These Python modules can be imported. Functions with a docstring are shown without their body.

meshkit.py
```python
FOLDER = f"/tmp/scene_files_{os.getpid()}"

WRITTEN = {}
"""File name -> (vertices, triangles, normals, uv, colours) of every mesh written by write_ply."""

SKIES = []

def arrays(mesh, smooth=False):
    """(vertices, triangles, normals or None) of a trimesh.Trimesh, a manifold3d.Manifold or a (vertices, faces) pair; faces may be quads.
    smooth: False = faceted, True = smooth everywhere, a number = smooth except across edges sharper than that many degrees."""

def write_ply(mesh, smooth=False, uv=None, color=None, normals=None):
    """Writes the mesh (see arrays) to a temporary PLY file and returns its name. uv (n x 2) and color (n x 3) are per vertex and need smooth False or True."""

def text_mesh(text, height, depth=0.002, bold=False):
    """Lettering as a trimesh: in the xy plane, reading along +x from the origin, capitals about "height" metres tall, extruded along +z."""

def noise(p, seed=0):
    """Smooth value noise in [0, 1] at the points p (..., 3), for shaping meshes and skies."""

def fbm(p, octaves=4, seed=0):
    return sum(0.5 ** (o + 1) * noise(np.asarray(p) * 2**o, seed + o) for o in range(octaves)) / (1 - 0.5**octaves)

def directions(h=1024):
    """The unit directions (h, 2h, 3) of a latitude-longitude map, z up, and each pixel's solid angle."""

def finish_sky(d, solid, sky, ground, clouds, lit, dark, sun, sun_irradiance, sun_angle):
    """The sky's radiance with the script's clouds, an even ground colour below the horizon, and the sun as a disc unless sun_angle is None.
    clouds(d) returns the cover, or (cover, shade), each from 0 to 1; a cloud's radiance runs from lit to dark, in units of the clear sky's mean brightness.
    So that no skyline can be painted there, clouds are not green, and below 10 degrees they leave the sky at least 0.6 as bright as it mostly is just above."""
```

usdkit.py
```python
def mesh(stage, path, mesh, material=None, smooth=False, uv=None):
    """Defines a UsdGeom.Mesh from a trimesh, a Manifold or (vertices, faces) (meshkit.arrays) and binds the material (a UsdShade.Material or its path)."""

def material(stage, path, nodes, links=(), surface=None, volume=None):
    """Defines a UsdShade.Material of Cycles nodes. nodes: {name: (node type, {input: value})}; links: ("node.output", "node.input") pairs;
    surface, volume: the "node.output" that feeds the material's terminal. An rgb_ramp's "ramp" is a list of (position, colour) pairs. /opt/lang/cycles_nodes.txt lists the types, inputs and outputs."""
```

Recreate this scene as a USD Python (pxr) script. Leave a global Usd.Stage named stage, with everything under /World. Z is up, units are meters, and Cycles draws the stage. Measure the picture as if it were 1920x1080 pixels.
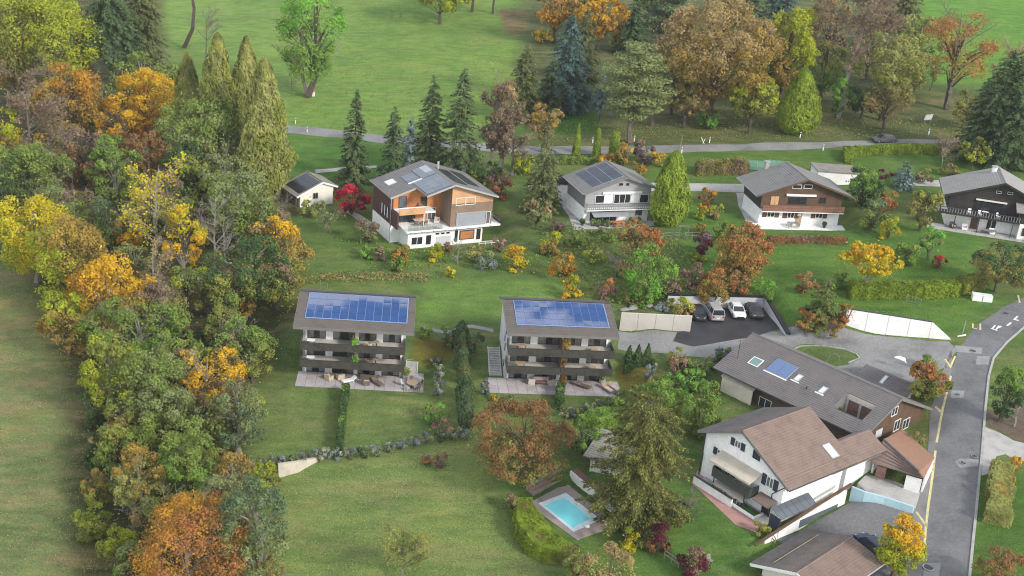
import math, random, numpy as np
import usdkit, meshkit
from pxr import Usd, UsdGeom, UsdLux, UsdShade, Gf, Sdf, Vt
stage = Usd.Stage.CreateInMemory()
UsdGeom.Xform.Define(stage, '/World')

# ---------------------------------------------------------------- camera, sky, sun, exposure
CAM_Z, FOCAL, PITCH, ROLL = 84.0, 2300.0, math.radians(22.2), math.radians(5.3)     # focal length in pixels of the 1920 px wide photograph
FWD = np.array([0, math.cos(PITCH), -math.sin(PITCH)])
_r0, _d0 = np.array([1.0, 0, 0]), np.array([0, -math.sin(PITCH), -math.cos(PITCH)])
RIGHT = math.cos(ROLL) * _r0 - math.sin(ROLL) * _d0
DOWN = np.cross(FWD, RIGHT)
EYE = np.array([0, 0, CAM_Z])
cam = UsdGeom.Camera.Define(stage, '/World/camera')
_m = np.eye(4); _m[0, :3] = RIGHT; _m[1, :3] = -DOWN; _m[2, :3] = -FWD; _m[3, :3] = EYE
cam.AddTransformOp().Set(Gf.Matrix4d(*map(float, _m.ravel())))
cam.CreateHorizontalApertureAttr(36.0); cam.CreateVerticalApertureAttr(36.0 * 9 / 16)
cam.CreateFocalLengthAttr(36.0 * FOCAL / 1920); cam.CreateClippingRangeAttr(Gf.Vec2f(1, 20000))
cam.CreateExposureAttr(1.15)
SUN_EL = math.radians(31); SUN_DIR = np.array([0.78, -0.62]); SUN_DIR = SUN_DIR / np.linalg.norm(SUN_DIR)
S = np.array([*(SUN_DIR * math.cos(SUN_EL)), math.sin(SUN_EL)])
dome = UsdLux.DomeLight.Define(stage, '/World/sky')
skymat = usdkit.material(stage, '/World/Looks/sky', {
    'tc': ('texture_coordinate', {}),
    'sky': ('sky_texture', dict(sky_type='single_scattering', sun_disc=False, sun_elevation=SUN_EL, sun_rotation=math.atan2(S[0], S[1]), altitude=600, air_density=1.0, aerosol_density=1.6, ozone_density=1.0)),
    'map': ('mapping', dict(scale=(1, 1, 5))),
    'n': ('noise_texture', dict(scale=11, detail=6, roughness=.55, distortion=.8)),
    'r': ('rgb_ramp', dict(ramp=[(0, (.04,) * 3), (.49, (.10,) * 3), (.56, (.95,) * 3), (1, (1,) * 3)])),
    'cl': ('mix', dict(mix_type='mix', color2=(6.45, 6.25, 5.95))),
    'bg': ('background_shader', dict(strength=.118))},
    [('tc.generated', 'map.vector'), ('map.vector', 'n.vector'), ('n.fac', 'r.fac'), ('r.color', 'cl.fac'), ('sky.color', 'cl.color1'), ('cl.color', 'bg.color')], surface='bg.background')
UsdShade.MaterialBindingAPI.Apply(dome.GetPrim()).Bind(skymat)
dome.GetPrim().SetCustomDataByKey('kind', 'structure')
sun = UsdLux.DistantLight.Define(stage, '/World/sun')
sun.CreateIntensityAttr(0.40); sun.CreateAngleAttr(10.0); sun.CreateNormalizeAttr(True); sun.CreateColorAttr(Gf.Vec3f(1, .95, .87))
_x = np.cross([0, 0, 1], S); _x /= np.linalg.norm(_x); _y = np.cross(S, _x)
_m = np.eye(4); _m[0, :3] = _x; _m[1, :3] = _y; _m[2, :3] = S
sun.AddTransformOp().Set(Gf.Matrix4d(*map(float, _m.ravel())))

# ---------------------------------------------------------------- helpers: names, things, parts
USED = {}
def numbered(parent, name):
    k = (parent, name); n = USED.get(k, 0); USED[k] = n + 1
    return f'{parent}/{name}' if n == 0 else f'{parent}/{name}_{n:03d}'
def tag(prim, label=None, cat=None, group=None, kind=None):
    for k, v in (('label', label), ('category', cat), ('group', group), ('kind', kind)):
        if v: prim.SetCustomDataByKey(k, v)
def emit(path, v, f, material):
    """One Mesh prim; f is (n,3) or (n,4)."""
    v = np.asarray(v, np.float32); f = np.asarray(f, np.int32)
    m = UsdGeom.Mesh.Define(stage, path)
    m.CreatePointsAttr(Vt.Vec3fArray.FromNumpy(np.ascontiguousarray(v)))
    m.CreateFaceVertexCountsAttr(Vt.IntArray.FromNumpy(np.full(len(f), f.shape[1], np.int32)))
    m.CreateFaceVertexIndicesAttr(Vt.IntArray.FromNumpy(np.ascontiguousarray(f.ravel())))
    m.CreateSubdivisionSchemeAttr('none')
    UsdShade.MaterialBindingAPI.Apply(m.GetPrim()).Bind(MAT[material])
    return m
class T:
    """A top-level thing: an Xform at its base; parts are child meshes in local metres (x right, y back, z up)."""
    def __init__(self, name, label, cat, loc=(0, 0, 0), rot=0.0, group=None):
        self.path = numbered('/World', name); self.loc = np.array(loc, float); self.rot = rot
        x = UsdGeom.Xform.Define(stage, self.path)
        x.AddTranslateOp().Set(Gf.Vec3d(*map(float, loc)))
        if rot: x.AddRotateZOp().Set(math.degrees(rot))
        self.prim = x.GetPrim(); tag(self.prim, label, cat, group)
    def part(self, name, mesh, material, parent=None, label=None, kind=None):
        p = numbered(parent or self.path, name)
        v, f = mesh
        m = emit(p, v, f, material); tag(m.GetPrim(), label, None, None, kind)
        return p
    def world(self, x, y, z=0):
        c, s = math.cos(self.rot), math.sin(self.rot)
        return self.loc + np.array([c * x - s * y, s * x + c * y, z])
def single(name, label, cat, mesh, material, group=None, kind=None):
    p = numbered('/World', name); m = emit(p, *mesh, material); tag(m.GetPrim(), label, cat, group, kind); return m
def dup(t, loc, rot, label=None, group=None):
    """A copy of a thing, by an instanceable internal reference."""
    base = t.path.rsplit('/', 1)[1]; base = base[:-4] if base[-4] == '_' and base[-3:].isdigit() else base
    was = dict(t.prim.GetCustomData())
    p = numbered('/World', base); x = UsdGeom.Xform.Define(stage, p)
    x.GetPrim().GetReferences().AddInternalReference(t.path)
    x.ClearXformOpOrder()
    x.AddTransformOp(opSuffix='place').Set(Gf.Matrix4d().SetRotate(Gf.Rotation(Gf.Vec3d(0, 0, 1), math.degrees(rot))) * Gf.Matrix4d().SetTranslate(Gf.Vec3d(*map(float, loc))))
    x.GetPrim().SetInstanceable(True)
    tag(x.GetPrim(), label or was['label'], was['category'], group or was.get('group'))
    return x
# ---------------------------------------------------------------- helpers: small meshes (triangles)
BF = np.array([[0, 2, 1], [0, 3, 2], [4, 5, 6], [4, 6, 7], [0, 1, 5], [0, 5, 4], [1, 2, 6], [1, 6, 5], [2, 3, 7], [2, 7, 6], [3, 0, 4], [3, 4, 7]])
def box(x0, x1, y0, y1, z0, z1):
    return np.array([[x0, y0, z0], [x1, y0, z0], [x1, y1, z0], [x0, y1, z0], [x0, y0, z1], [x1, y0, z1], [x1, y1, z1], [x0, y1, z1]], float), BF
def hexa(bottom, top):
    return np.array([*bottom, *top], float), BF
def join(*ms):
    ms = [m for m in ms if m is not None and len(m[0])]
    vs, fs, n = [], [], 0
    for v, f in ms:
        vs.append(v); fs.append(np.asarray(f) + n); n += len(v)
    return np.vstack(vs), np.vstack(fs)
def prism(poly, y0, y1):
    """A convex polygon of (x, z) points, extruded along y."""
    n = len(poly); v = [(x, y0, z) for x, z in poly] + [(x, y1, z) for x, z in poly]; f = []
    for i in range(1, n - 1): f += [[0, i, i + 1], [n, n + i + 1, n + i]]
    for i in range(n):
        j = (i + 1) % n; f += [[i, n + i, n + j], [i, n + j, j]]
    return np.array(v, float), np.array(f)
def slab(a, b, c, d, t, down=None):
    """A plate under the quad a b c d, t thick."""
    P = np.array([a, b, c, d], float); n = np.cross(P[1] - P[0], P[3] - P[0]); n /= np.linalg.norm(n)
    if n[2] < 0: n = -n
    return hexa(P - n * t, P)
def bar(p, q, r, n=4, r2=None):
    """A tapered bar between two points."""
    p, q = np.array(p, float), np.array(q, float); d = q - p; L = np.linalg.norm(d); d = d / max(L, 1e-9)
    a = np.cross(d, [0, 0, 1.0] if abs(d[2]) < .9 else [1.0, 0, 0]); a /= np.linalg.norm(a); b = np.cross(d, a)
    r2 = r if r2 is None else r2
    t = np.arange(n) * 2 * math.pi / n + math.pi / 4
    ring = np.outer(np.cos(t), a) + np.outer(np.sin(t), b)
    v = np.vstack([p + ring * r, q + ring * r2, [p], [q]]); f = []
    for i in range(n):
        j = (i + 1) % n; f += [[i, j, n + j], [i, n + j, n + i], [2 * n, j, i], [2 * n + 1, n + i, n + j]]
    return v, np.array(f)
def bars(P, Q, R1, R2, n=3):
    """Many tapered open bars at once."""
    P, Q = np.asarray(P, float), np.asarray(Q, float); d = Q - P; d = d / np.maximum(np.linalg.norm(d, axis=1, keepdims=True), 1e-9)
    ref = np.where(np.abs(d[:, 2:3]) < .9, [[0, 0, 1.0]], [[1.0, 0, 0]])
    a = np.cross(d, ref); a /= np.linalg.norm(a, axis=1, keepdims=True); b = np.cross(d, a)
    t = np.arange(n) * 2 * math.pi / n
    ring = a[:, None] * np.cos(t)[None, :, None] + b[:, None] * np.sin(t)[None, :, None]
    v = np.concatenate([P[:, None] + ring * np.asarray(R1)[:, None, None], Q[:, None] + ring * np.asarray(R2)[:, None, None]], 1)
    f = []
    for i in range(n):
        j = (i + 1) % n; f += [[i, j, n + j], [i, n + j, n + i]]
    f = np.array(f)
    return v.reshape(-1, 3), (f[None] + (np.arange(len(P)) * 2 * n)[:, None, None]).reshape(-1, 3)
def disc(c, r, h, n=20, r2=None):
    return bar((c[0], c[1], c[2]), (c[0], c[1], c[2] + h), r, n, r2)
def hull(points):
    import manifold3d as m3
    m = m3.Manifold.hull_points(np.asarray(points, float)).to_mesh()
    return np.array(m.vert_properties[:, :3]), np.array(m.tri_verts)
def move(m, dx=0, dy=0, dz=0, rot=0.0):
    v, f = m; c, s = math.cos(rot), math.sin(rot)
    return np.c_[c * v[:, 0] - s * v[:, 1] + dx, s * v[:, 0] + c * v[:, 1] + dy, v[:, 2] + dz], f
def blob(r, n=2, seed=0, amp=.3, sc=(1, 1, 1)):
    import trimesh
    m = trimesh.creation.icosphere(n, 1.0); v = np.array(m.vertices)
    v = v * (1 - amp / 2 + amp * meshkit.fbm(v * 1.7 + seed * 7.3, 3, seed))[:, None] * r * np.array(sc)
    return v, np.array(m.faces)

# ---------------------------------------------------------------- materials
MAT = {}
def pm(name, col, rough=.7, var=.2, scale=1.5, fine=12, col2=None, bump=0.0, metallic=0, spec=.4, wave=None):
    """Principled material: colour varied by coarse and fine noise in world space; wave=(scale, direction, depth) adds board lines."""
    c2 = col2 or tuple(c * (1 - var * 1.6) for c in col); c1 = tuple(min(1, c * (1 + var * .6)) for c in col)
    nodes = {'g': ('geometry', {}), 'n': ('noise_texture', dict(scale=scale, detail=5, roughness=.6)), 'n2': ('noise_texture', dict(scale=fine, detail=3, roughness=.6)),
             'r': ('rgb_ramp', dict(ramp=[(.25, c2), (.5, col), (.8, c1)])), 'r2': ('rgb_ramp', dict(ramp=[(.3, (1 - var * .9,) * 3), (.7, (1 + var * .25,) * 3)])),
             'm': ('mix', dict(mix_type='multiply', fac=1.0)), 'p': ('principled_bsdf', dict(roughness=rough, metallic=metallic, specular_ior_level=spec))}
    links = [('g.position', 'n.vector'), ('g.position', 'n2.vector'), ('n.fac', 'r.fac'), ('n2.fac', 'r2.fac'), ('r.color', 'm.color1'), ('r2.color', 'm.color2')]
    out = 'm.color'
    if wave:
        nodes['tc'] = ('texture_coordinate', {})
        nodes['w'] = ('wave_texture', dict(bands_direction=wave[1], scale=wave[0], distortion=.4, detail=1, profile='saw'))
        nodes['wr'] = ('rgb_ramp', dict(ramp=[(0, (1 - wave[2],) * 3), (.12, (1,) * 3), (1, (1 - wave[2] * .25,) * 3)]))
        nodes['wm'] = ('mix', dict(mix_type='multiply', fac=1.0))
        links += [('tc.object', 'w.vector'), ('w.fac', 'wr.fac'), (out, 'wm.color1'), ('wr.color', 'wm.color2')]; out = 'wm.color'
    links.append((out, 'p.base_color'))
    if bump:
        nodes['b'] = ('bump', dict(strength=.6, distance=bump)); links += [('n2.fac', 'b.height'), ('b.normal', 'p.normal')]
    MAT[name] = usdkit.material(stage, '/World/Looks/' + name, nodes, links, surface='p.BSDF')
def leafmat(name, cols, back=.4, scale=.55):
    """Foliage: each leaf has its own tone, leaning with a coarse noise so that neighbouring sprays share a tint."""
    k = len(cols)
    MAT[name] = usdkit.material(stage, '/World/Looks/' + name, {
        'g': ('geometry', {}), 'n': ('noise_texture', dict(scale=scale, detail=2, roughness=.6)), 'nr': ('map_range', dict(from_min=.3, from_max=.7, to_min=0, to_max=1, clamp=True)),
        'mx': ('mix_float', dict(fac=.5)), 'r': ('rgb_ramp', dict(ramp=[(i / (k - 1), c) for i, c in enumerate(cols)])),
        'p': ('principled_bsdf', dict(roughness=.65, specular_ior_level=.25)), 't': ('translucent_bsdf', {}), 'x': ('mix_closure', dict(fac=back))},
        [('g.position', 'n.vector'), ('n.fac', 'nr.value'), ('nr.result', 'mx.a'), ('g.random_per_island', 'mx.b'), ('mx.result', 'r.fac'), ('r.color', 'p.base_color'), ('r.color', 't.color'), ('p.BSDF', 'x.closure1'), ('t.BSDF', 'x.closure2')], surface='x.closure')
LEAF = dict(
    gold=[(.40, .23, .02), (.60, .39, .025), (.70, .50, .035), (.50, .36, .03)],
    yellow=[(.30, .24, .02), (.52, .44, .025), (.62, .54, .03), (.40, .38, .03)],
    lime=[(.16, .2, .02), (.30, .33, .025), (.42, .42, .03), (.24, .28, .03)],
    orange=[(.22, .11, .02), (.42, .23, .03), (.54, .33, .04), (.34, .22, .045)],
    rust=[(.12, .075, .032), (.20, .11, .042), (.28, .145, .05), (.18, .13, .05)],
    redorange=[(.16, .115, .035), (.32, .14, .05), (.42, .19, .065), (.22, .18, .05)],
    ochre=[(.14, .11, .03), (.27, .19, .045), (.36, .24, .06), (.22, .18, .05)],
    tan=[(.16, .12, .06), (.28, .21, .09), (.34, .26, .11), (.2, .17, .08)],
    olive=[(.07, .08, .02), (.14, .15, .03), (.2, .19, .04), (.11, .13, .03)],
    brownolive=[(.075, .07, .025), (.13, .12, .035), (.17, .145, .04), (.10, .11, .03)],
    green=[(.05, .085, .016), (.092, .148, .026), (.135, .19, .034), (.078, .13, .028)],
    brightgreen=[(.06, .13, .02), (.10, .21, .03), (.14, .25, .04), (.09, .18, .03)],
    midgreen=[(.055, .078, .018), (.105, .138, .03), (.155, .185, .04), (.09, .125, .028)],
    darkgreen=[(.02, .04, .014), (.04, .07, .022), (.06, .095, .03), (.035, .065, .022)],
    greygreen=[(.065, .078, .03), (.115, .135, .052), (.16, .178, .068), (.10, .12, .048)],
    teal=[(.04, .062, .03), (.075, .105, .05), (.11, .14, .066), (.065, .095, .046)],
    red=[(.26, .012, .025), (.52, .04, .065), (.62, .08, .10), (.42, .03, .05)],
    burgundy=[(.05, .012, .016), (.12, .025, .04), (.17, .04, .055), (.09, .025, .03)],
    purple=[(.06, .04, .05), (.11, .07, .085), (.15, .1, .11), (.09, .065, .07)],
    brown=[(.07, .05, .035), (.13, .095, .06), (.18, .13, .08), (.10, .085, .05)],
    spruce=[(.03, .048, .022), (.055, .085, .035), (.08, .115, .045), (.05, .075, .03)],
    olivespruce=[(.045, .055, .022), (.08, .09, .032), (.11, .12, .045), (.07, .08, .03)],
    bluespruce=[(.025, .048, .042), (.05, .085, .075), (.075, .115, .10), (.045, .075, .065)],
    silver=[(.10, .14, .13), (.19, .25, .235), (.27, .34, .32), (.16, .21, .2)],
    larch=[(.08, .085, .028), (.14, .145, .045), (.19, .185, .055), (.12, .13, .045)],
    thuja=[(.08, .11, .015), (.17, .22, .022), (.24, .28, .03), (.13, .18, .02)],
    clipped=[(.09, .12, .015), (.14, .19, .02), (.18, .22, .025), (.11, .155, .02)],
    bluegrey=[(.10, .13, .13), (.18, .22, .225), (.26, .30, .31), (.15, .2, .17)],
    heath=[(.05, .055, .03), (.14, .15, .09), (.3, .31, .22), (.10, .12, .06)],
    yew=[(.06, .064, .02), (.11, .112, .034), (.15, .145, .042), (.092, .098, .03)],
    pinkbrown=[(.14, .09, .07), (.24, .15, .12), (.32, .21, .17), (.2, .14, .10)],
)
GAIN = dict(yew=1.35, larch=2.7, olive=2.1, gold=1.15, yellow=1.2, lime=1.3, red=1.3, orange=1.25, clipped=1.75, thuja=1.8, tan=1.45, ochre=1.5, redorange=1.35, rust=1.5, burgundy=1.4, bluegrey=1.4, silver=1.35, pinkbrown=1.4)
for k, c in LEAF.items(): leafmat(k, [tuple(min(.75, x * GAIN.get(k, 2.25)) for x in q) for q in c])
pm('bark', (.10, .08, .06), .9, .35, 2, 9, bump=.03)
pm('pale_bark', (.26, .24, .21), .9, .3, 2, 9, bump=.03)
pm('red_bark', (.17, .125, .10), .9, .3, 2, 9, bump=.03)
pm('twig', (.17, .145, .12), .9, .3, 2, 9)
pm('asphalt', (.165, .165, .168), .85, .26, .22, 3, bump=.006)
pm('pale_asphalt', (.245, .243, .236), .85, .26, .22, 3, bump=.006)
pm('dark_asphalt', (.036, .036, .04), .5, .3, .35, 4, bump=.004)
pm('patch_asphalt', (.27, .27, .265), .85, .15, .5, 6)
pm('pavement', (.21, .205, .20), .85, .22, .4, 5)
pm('gravel', (.40, .39, .37), .95, .2, .6, 9, bump=.03)
pm('concrete', (.42, .41, .385), .85, .22, .5, 5, bump=.01)
pm('kerbstone', (.36, .36, .33), .85, .2, 1, 8)
pm('yellow_paint', (.62, .55, .26), .7, .25, 1.5, 8)
pm('white_paint', (.72, .72, .70), .6, .15, 1.5, 8)
pm('white_wall', (.80, .79, .77), .8, .15, .45, 3, col2=(.70, .69, .66))
pm('cream_wall', (.72, .69, .61), .8, .10, .35, 4)
pm('beige_wall', (.60, .555, .49), .8, .08, .4, 4)
pm('sand_wall', (.46, .42, .34), .85, .15, .8, 7)
pm('grey_wall', (.50, .50, .52), .8, .1, .4, 4)
pm('grey_render', (.46, .455, .45), .8, .1, .4, 4)
pm('black_coping', (.012, .012, .014), .5, .2, 2, 8)
pm('duplex_roof', (.118, .102, .088), .75, .14, .7, 10)
pm('rail_panel', (.056, .052, .044), .5, .35, 1.2, 5, spec=.5)
pm('floor_beige', (.50, .46, .41), .7, .12, 1, 6)
pm('interior', (.50, .44, .37), .8, .2, 1, 5)
pm('interior_dark', (.13, .075, .05), .8, .3, 1, 5)
pm('curtain', (.70, .66, .61), .9, .12, 2, 9)
pm('dark_frame', (.045, .042, .04), .5, .1, 2, 8)
pm('white_frame', (.74, .74, .72), .5, .08, 2, 8)
pm('slab_mauve', (.40, .365, .365), .75, .14, .9, 7)
pm('slab_mauve_dark', (.36, .33, .335), .75, .14, .9, 7)
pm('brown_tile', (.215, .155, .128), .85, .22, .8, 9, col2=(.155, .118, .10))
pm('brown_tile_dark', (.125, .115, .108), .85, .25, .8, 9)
pm('grey_tile', (.165, .15, .146), .8, .2, .6, 9, col2=(.125, .118, .116))
pm('red_tile', (.29, .155, .105), .85, .3, 1.1, 8, col2=(.26, .2, .09))
pm('grey_slate', (.205, .203, .195), .8, .16, .6, 9)
pm('pale_slate', (.29, .28, .262), .8, .12, .6, 9)
pm('taupe_roof', (.17, .16, .155), .6, .15, .6, 8)
pm('old_roof', (.25, .235, .205), .85, .22, .8, 9)
pm('grey_wood', (.33, .33, .34), .8, .15, 1, 7, wave=(1.2, 'z', .35))
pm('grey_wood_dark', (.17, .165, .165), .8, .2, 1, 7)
pm('brown_wood', (.115, .068, .042), .75, .25, 1, 7, wave=(1.2, 'z', .4))
pm('red_wood', (.24, .115, .075), .7, .2, 1, 7)
pm('black_wood', (.038, .034, .033), .75, .3, 1, 7, wave=(1.2, 'z', .4))
pm('orange_wood', (.50, .20, .065), .6, .25, .8, 6, wave=(1.0, 'z', .25))
pm('weathered_wood', (.25, .17, .12), .75, .3, .5, 5, col2=(.17, .135, .115), wave=(1.0, 'z', .35))
pm('honey_wood', (.56, .33, .18), .7, .2, .6, 5, wave=(1.0, 'z', .2))
pm('maroon_wood', (.075, .035, .032), .7, .25, 1, 6, wave=(1.4, 'z', .4))
pm('shed_wood', (.16, .12, .09), .8, .25, 1, 6)
pm('deck_wood', (.34, .28, .26), .8, .25, .8, 7)
pm('deck_red', (.21, .11, .095), .8, .25, .8, 7)
pm('furniture_wood', (.36, .25, .16), .7, .2, 2, 8)
pm('wicker', (.16, .115, .085), .8, .25, 3, 12)
pm('pale_wicker', (.5, .42, .28), .8, .2, 3, 12)
pm('cushion', (.55, .50, .44), .9, .12, 3, 9)
pm('pink_paving', (.42, .24, .21), .85, .2, .6, 6)
pm('awning_cream', (.55, .50, .40), .85, .12, .5, 5)
pm('awning_grey', (.27, .285, .31), .8, .1, .5, 5)
pm('shutter_navy', (.028, .034, .048), .6, .2, 2, 8)
pm('balcony_green', (.055, .062, .055), .7, .2, 2, 8)
pm('turf_green', (.06, .13, .03), .9, .2, 1, 9)
pm('pale_blue_wall', (.42, .60, .66), .7, .12, .5, 5)
pm('pool_shell', (.66, .76, .80), .5, .06, 1, 6)
pm('stone', (.33, .32, .31), .9, .3, 1.4, 6, bump=.05)
pm('metal', (.45, .46, .47), .35, .1, 2, 8, metallic=.7)
pm('dark_metal', (.05, .05, .05), .45, .1, 2, 8)
pm('chrome', (.7, .7, .7), .2, .05, 2, 8, metallic=1)
pm('zinc', (.42, .43, .45), .45, .1, 1, 8, metallic=.3)
pm('rubber', (.018, .018, .018), .8, .1, 2, 8)
pm('car_white', (.74, .75, .77), .25, .03, 1, 8, spec=.6)
pm('car_silver', (.33, .33, .33), .3, .05, 1, 8, spec=.6)
pm('car_black', (.012, .012, .014), .2, .1, 1, 8, spec=.7)
pm('car_graphite', (.055, .055, .052), .25, .1, 1, 8, spec=.6)
pm('car_blue', (.02, .032, .06), .25, .1, 1, 8, spec=.6)
pm('car_slate', (.12, .135, .14), .28, .1, 1, 8, spec=.6)
pm('lamp_red', (.35, .02, .02), .3, .1, 1, 8)
pm('lamp_clear', (.75, .75, .75), .2, .05, 1, 8)
pm('orange_paint', (.5, .17, .07), .6, .15, 2, 8)
pm('terracotta', (.40, .17, .09), .8, .2, 2, 8)
pm('soil', (.13, .095, .065), .95, .3, 1, 7, bump=.03)
pm('white_plastic', (.76, .77, .77), .45, .05, 2, 8)
pm('tarp_green', (.10, .22, .14), .6, .15, 1, 6)
def glassy(name, col, rough, coat=0.0):
    MAT[name] = usdkit.material(stage, '/World/Looks/' + name, {'p': ('principled_bsdf', dict(base_color=col, roughness=rough, specular_ior_level=.6, coat_weight=coat, coat_roughness=.03))}, surface='p.BSDF')
glassy('dark_glass', (.022, .025, .03), .08)
glassy('grey_glass', (.10, .115, .13), .12)
glassy('skylight_white', (.62, .66, .68), .15)
glassy('skylight_green', (.16, .26, .24), .12)
glassy('pv_black', (.016, .018, .024), .16)
glassy('pv_slate', (.085, .105, .135), .14, .3)
glassy('pv_pale', (.30, .33, .36), .2)
glassy('pv_thermal', (.11, .165, .30), .2)
for nm, c in (('pv_blue', (.005, .036, .135)), ('pv_blue_pale', (.006, .040, .145)), ('pv_blue_deep', (.004, .031, .12))):
    MAT[nm] = usdkit.material(stage, '/World/Looks/' + nm, {'p': ('principled_bsdf', dict(base_color=c, roughness=.03, specular_ior_level=.6, coat_weight=1.0, coat_roughness=.02, coat_ior=1.65))}, surface='p.BSDF')
MAT['pane'] = usdkit.material(stage, '/World/Looks/pane', {'t': ('transparent_bsdf', dict(color=(.78, .8, .8))), 'g': ('glossy_bsdf', dict(color=(1, 1, 1), roughness=.03)), 'f': ('fresnel', dict(IOR=1.5)), 'x': ('mix_closure', {})},
    [('f.fac', 'x.fac'), ('t.BSDF', 'x.closure1'), ('g.BSDF', 'x.closure2')], surface='x.closure')
MAT['rail_glass'] = usdkit.material(stage, '/World/Looks/rail_glass', {'t': ('transparent_bsdf', dict(color=(.86, .9, .89))), 'g': ('glossy_bsdf', dict(color=(1, 1, 1), roughness=.05)), 'f': ('fresnel', dict(IOR=1.6)), 'x': ('mix_closure', {})},
    [('f.fac', 'x.fac'), ('t.BSDF', 'x.closure1'), ('g.BSDF', 'x.closure2')], surface='x.closure')
MAT['pool_water'] = usdkit.material(stage, '/World/Looks/pool_water', {'g': ('geometry', {}), 'n': ('noise_texture', dict(scale=1.6, detail=3)), 'b': ('bump', dict(strength=.25, distance=.03)),
    'p': ('principled_bsdf', dict(base_color=(.22, .76, .82), roughness=.05, specular_ior_level=.5))}, [('g.position', 'n.vector'), ('n.fac', 'b.height'), ('b.normal', 'p.normal')], surface='p.BSDF')
# ground: tint and dryness are primvars of the sheet; the material adds blades, clover and bare earth
MAT['grass'] = usdkit.material(stage, '/World/Looks/grass', {
    'g': ('geometry', {}), 'a': ('attribute', dict(attribute='tint')), 'd': ('attribute', dict(attribute='dry')),
    'mp': ('mapping', dict(scale=(.5, 1.4, 1.0), rotation=(0, 0, .15))),
    'n1': ('noise_texture', dict(scale=.09, detail=5, roughness=.62)), 'n2': ('noise_texture', dict(scale=.55, detail=5, roughness=.65)), 'n3': ('noise_texture', dict(scale=4.5, detail=4, roughness=.7)), 'n4': ('noise_texture', dict(scale=.22, detail=6, roughness=.66, distortion=.6)),
    'r1': ('rgb_ramp', dict(ramp=[(.28, (.72, .80, .72)), (.5, (1, 1, 1)), (.72, (1.22, 1.12, 1.0))])),
    'r2': ('rgb_ramp', dict(ramp=[(.3, (.68, .74, .7)), (.55, (1, 1, 1)), (.75, (1.3, 1.2, 1.1))])),
    'r3': ('rgb_ramp', dict(ramp=[(.25, (.5, .55, .5)), (.5, (1, 1, 1)), (.75, (1.5, 1.42, 1.3))])),
    'm1': ('mix', dict(mix_type='multiply', fac=1.0)), 'm2': ('mix', dict(mix_type='multiply', fac=1.0)), 'm3': ('mix', dict(mix_type='multiply', fac=1.0)),
    'dn': ('map_range', dict(from_min=.46, from_max=.66, to_min=0, to_max=1, clamp=True)), 'dm': ('math', dict(math_type='multiply')),
    'dx': ('mix', dict(mix_type='mix', color2=(.235, .185, .095))),
    'b': ('bump', dict(strength=.7, distance=.12)), 'p': ('principled_bsdf', dict(roughness=.9, specular_ior_level=.15))},
    [('g.position', 'n1.vector'), ('g.position', 'mp.vector'), ('mp.vector', 'n2.vector'), ('g.position', 'n3.vector'), ('mp.vector', 'n4.vector'),
     ('n1.fac', 'r1.fac'), ('n2.fac', 'r2.fac'), ('n3.fac', 'r3.fac'), ('n4.fac', 'dn.value'), ('dn.result', 'dm.value1'), ('d.fac', 'dm.value2'), ('dm.value', 'dx.fac'), ('a.color', 'dx.color1'),
     ('dx.color', 'm1.color1'), ('r1.color', 'm1.color2'), ('m1.color', 'm2.color1'), ('r2.color', 'm2.color2'), ('m2.color', 'm3.color1'), ('r3.color', 'm3.color2'), ('m3.color', 'p.base_color'),
     ('n3.fac', 'b.height'), ('b.normal', 'p.normal')], surface='p.BSDF')
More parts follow.
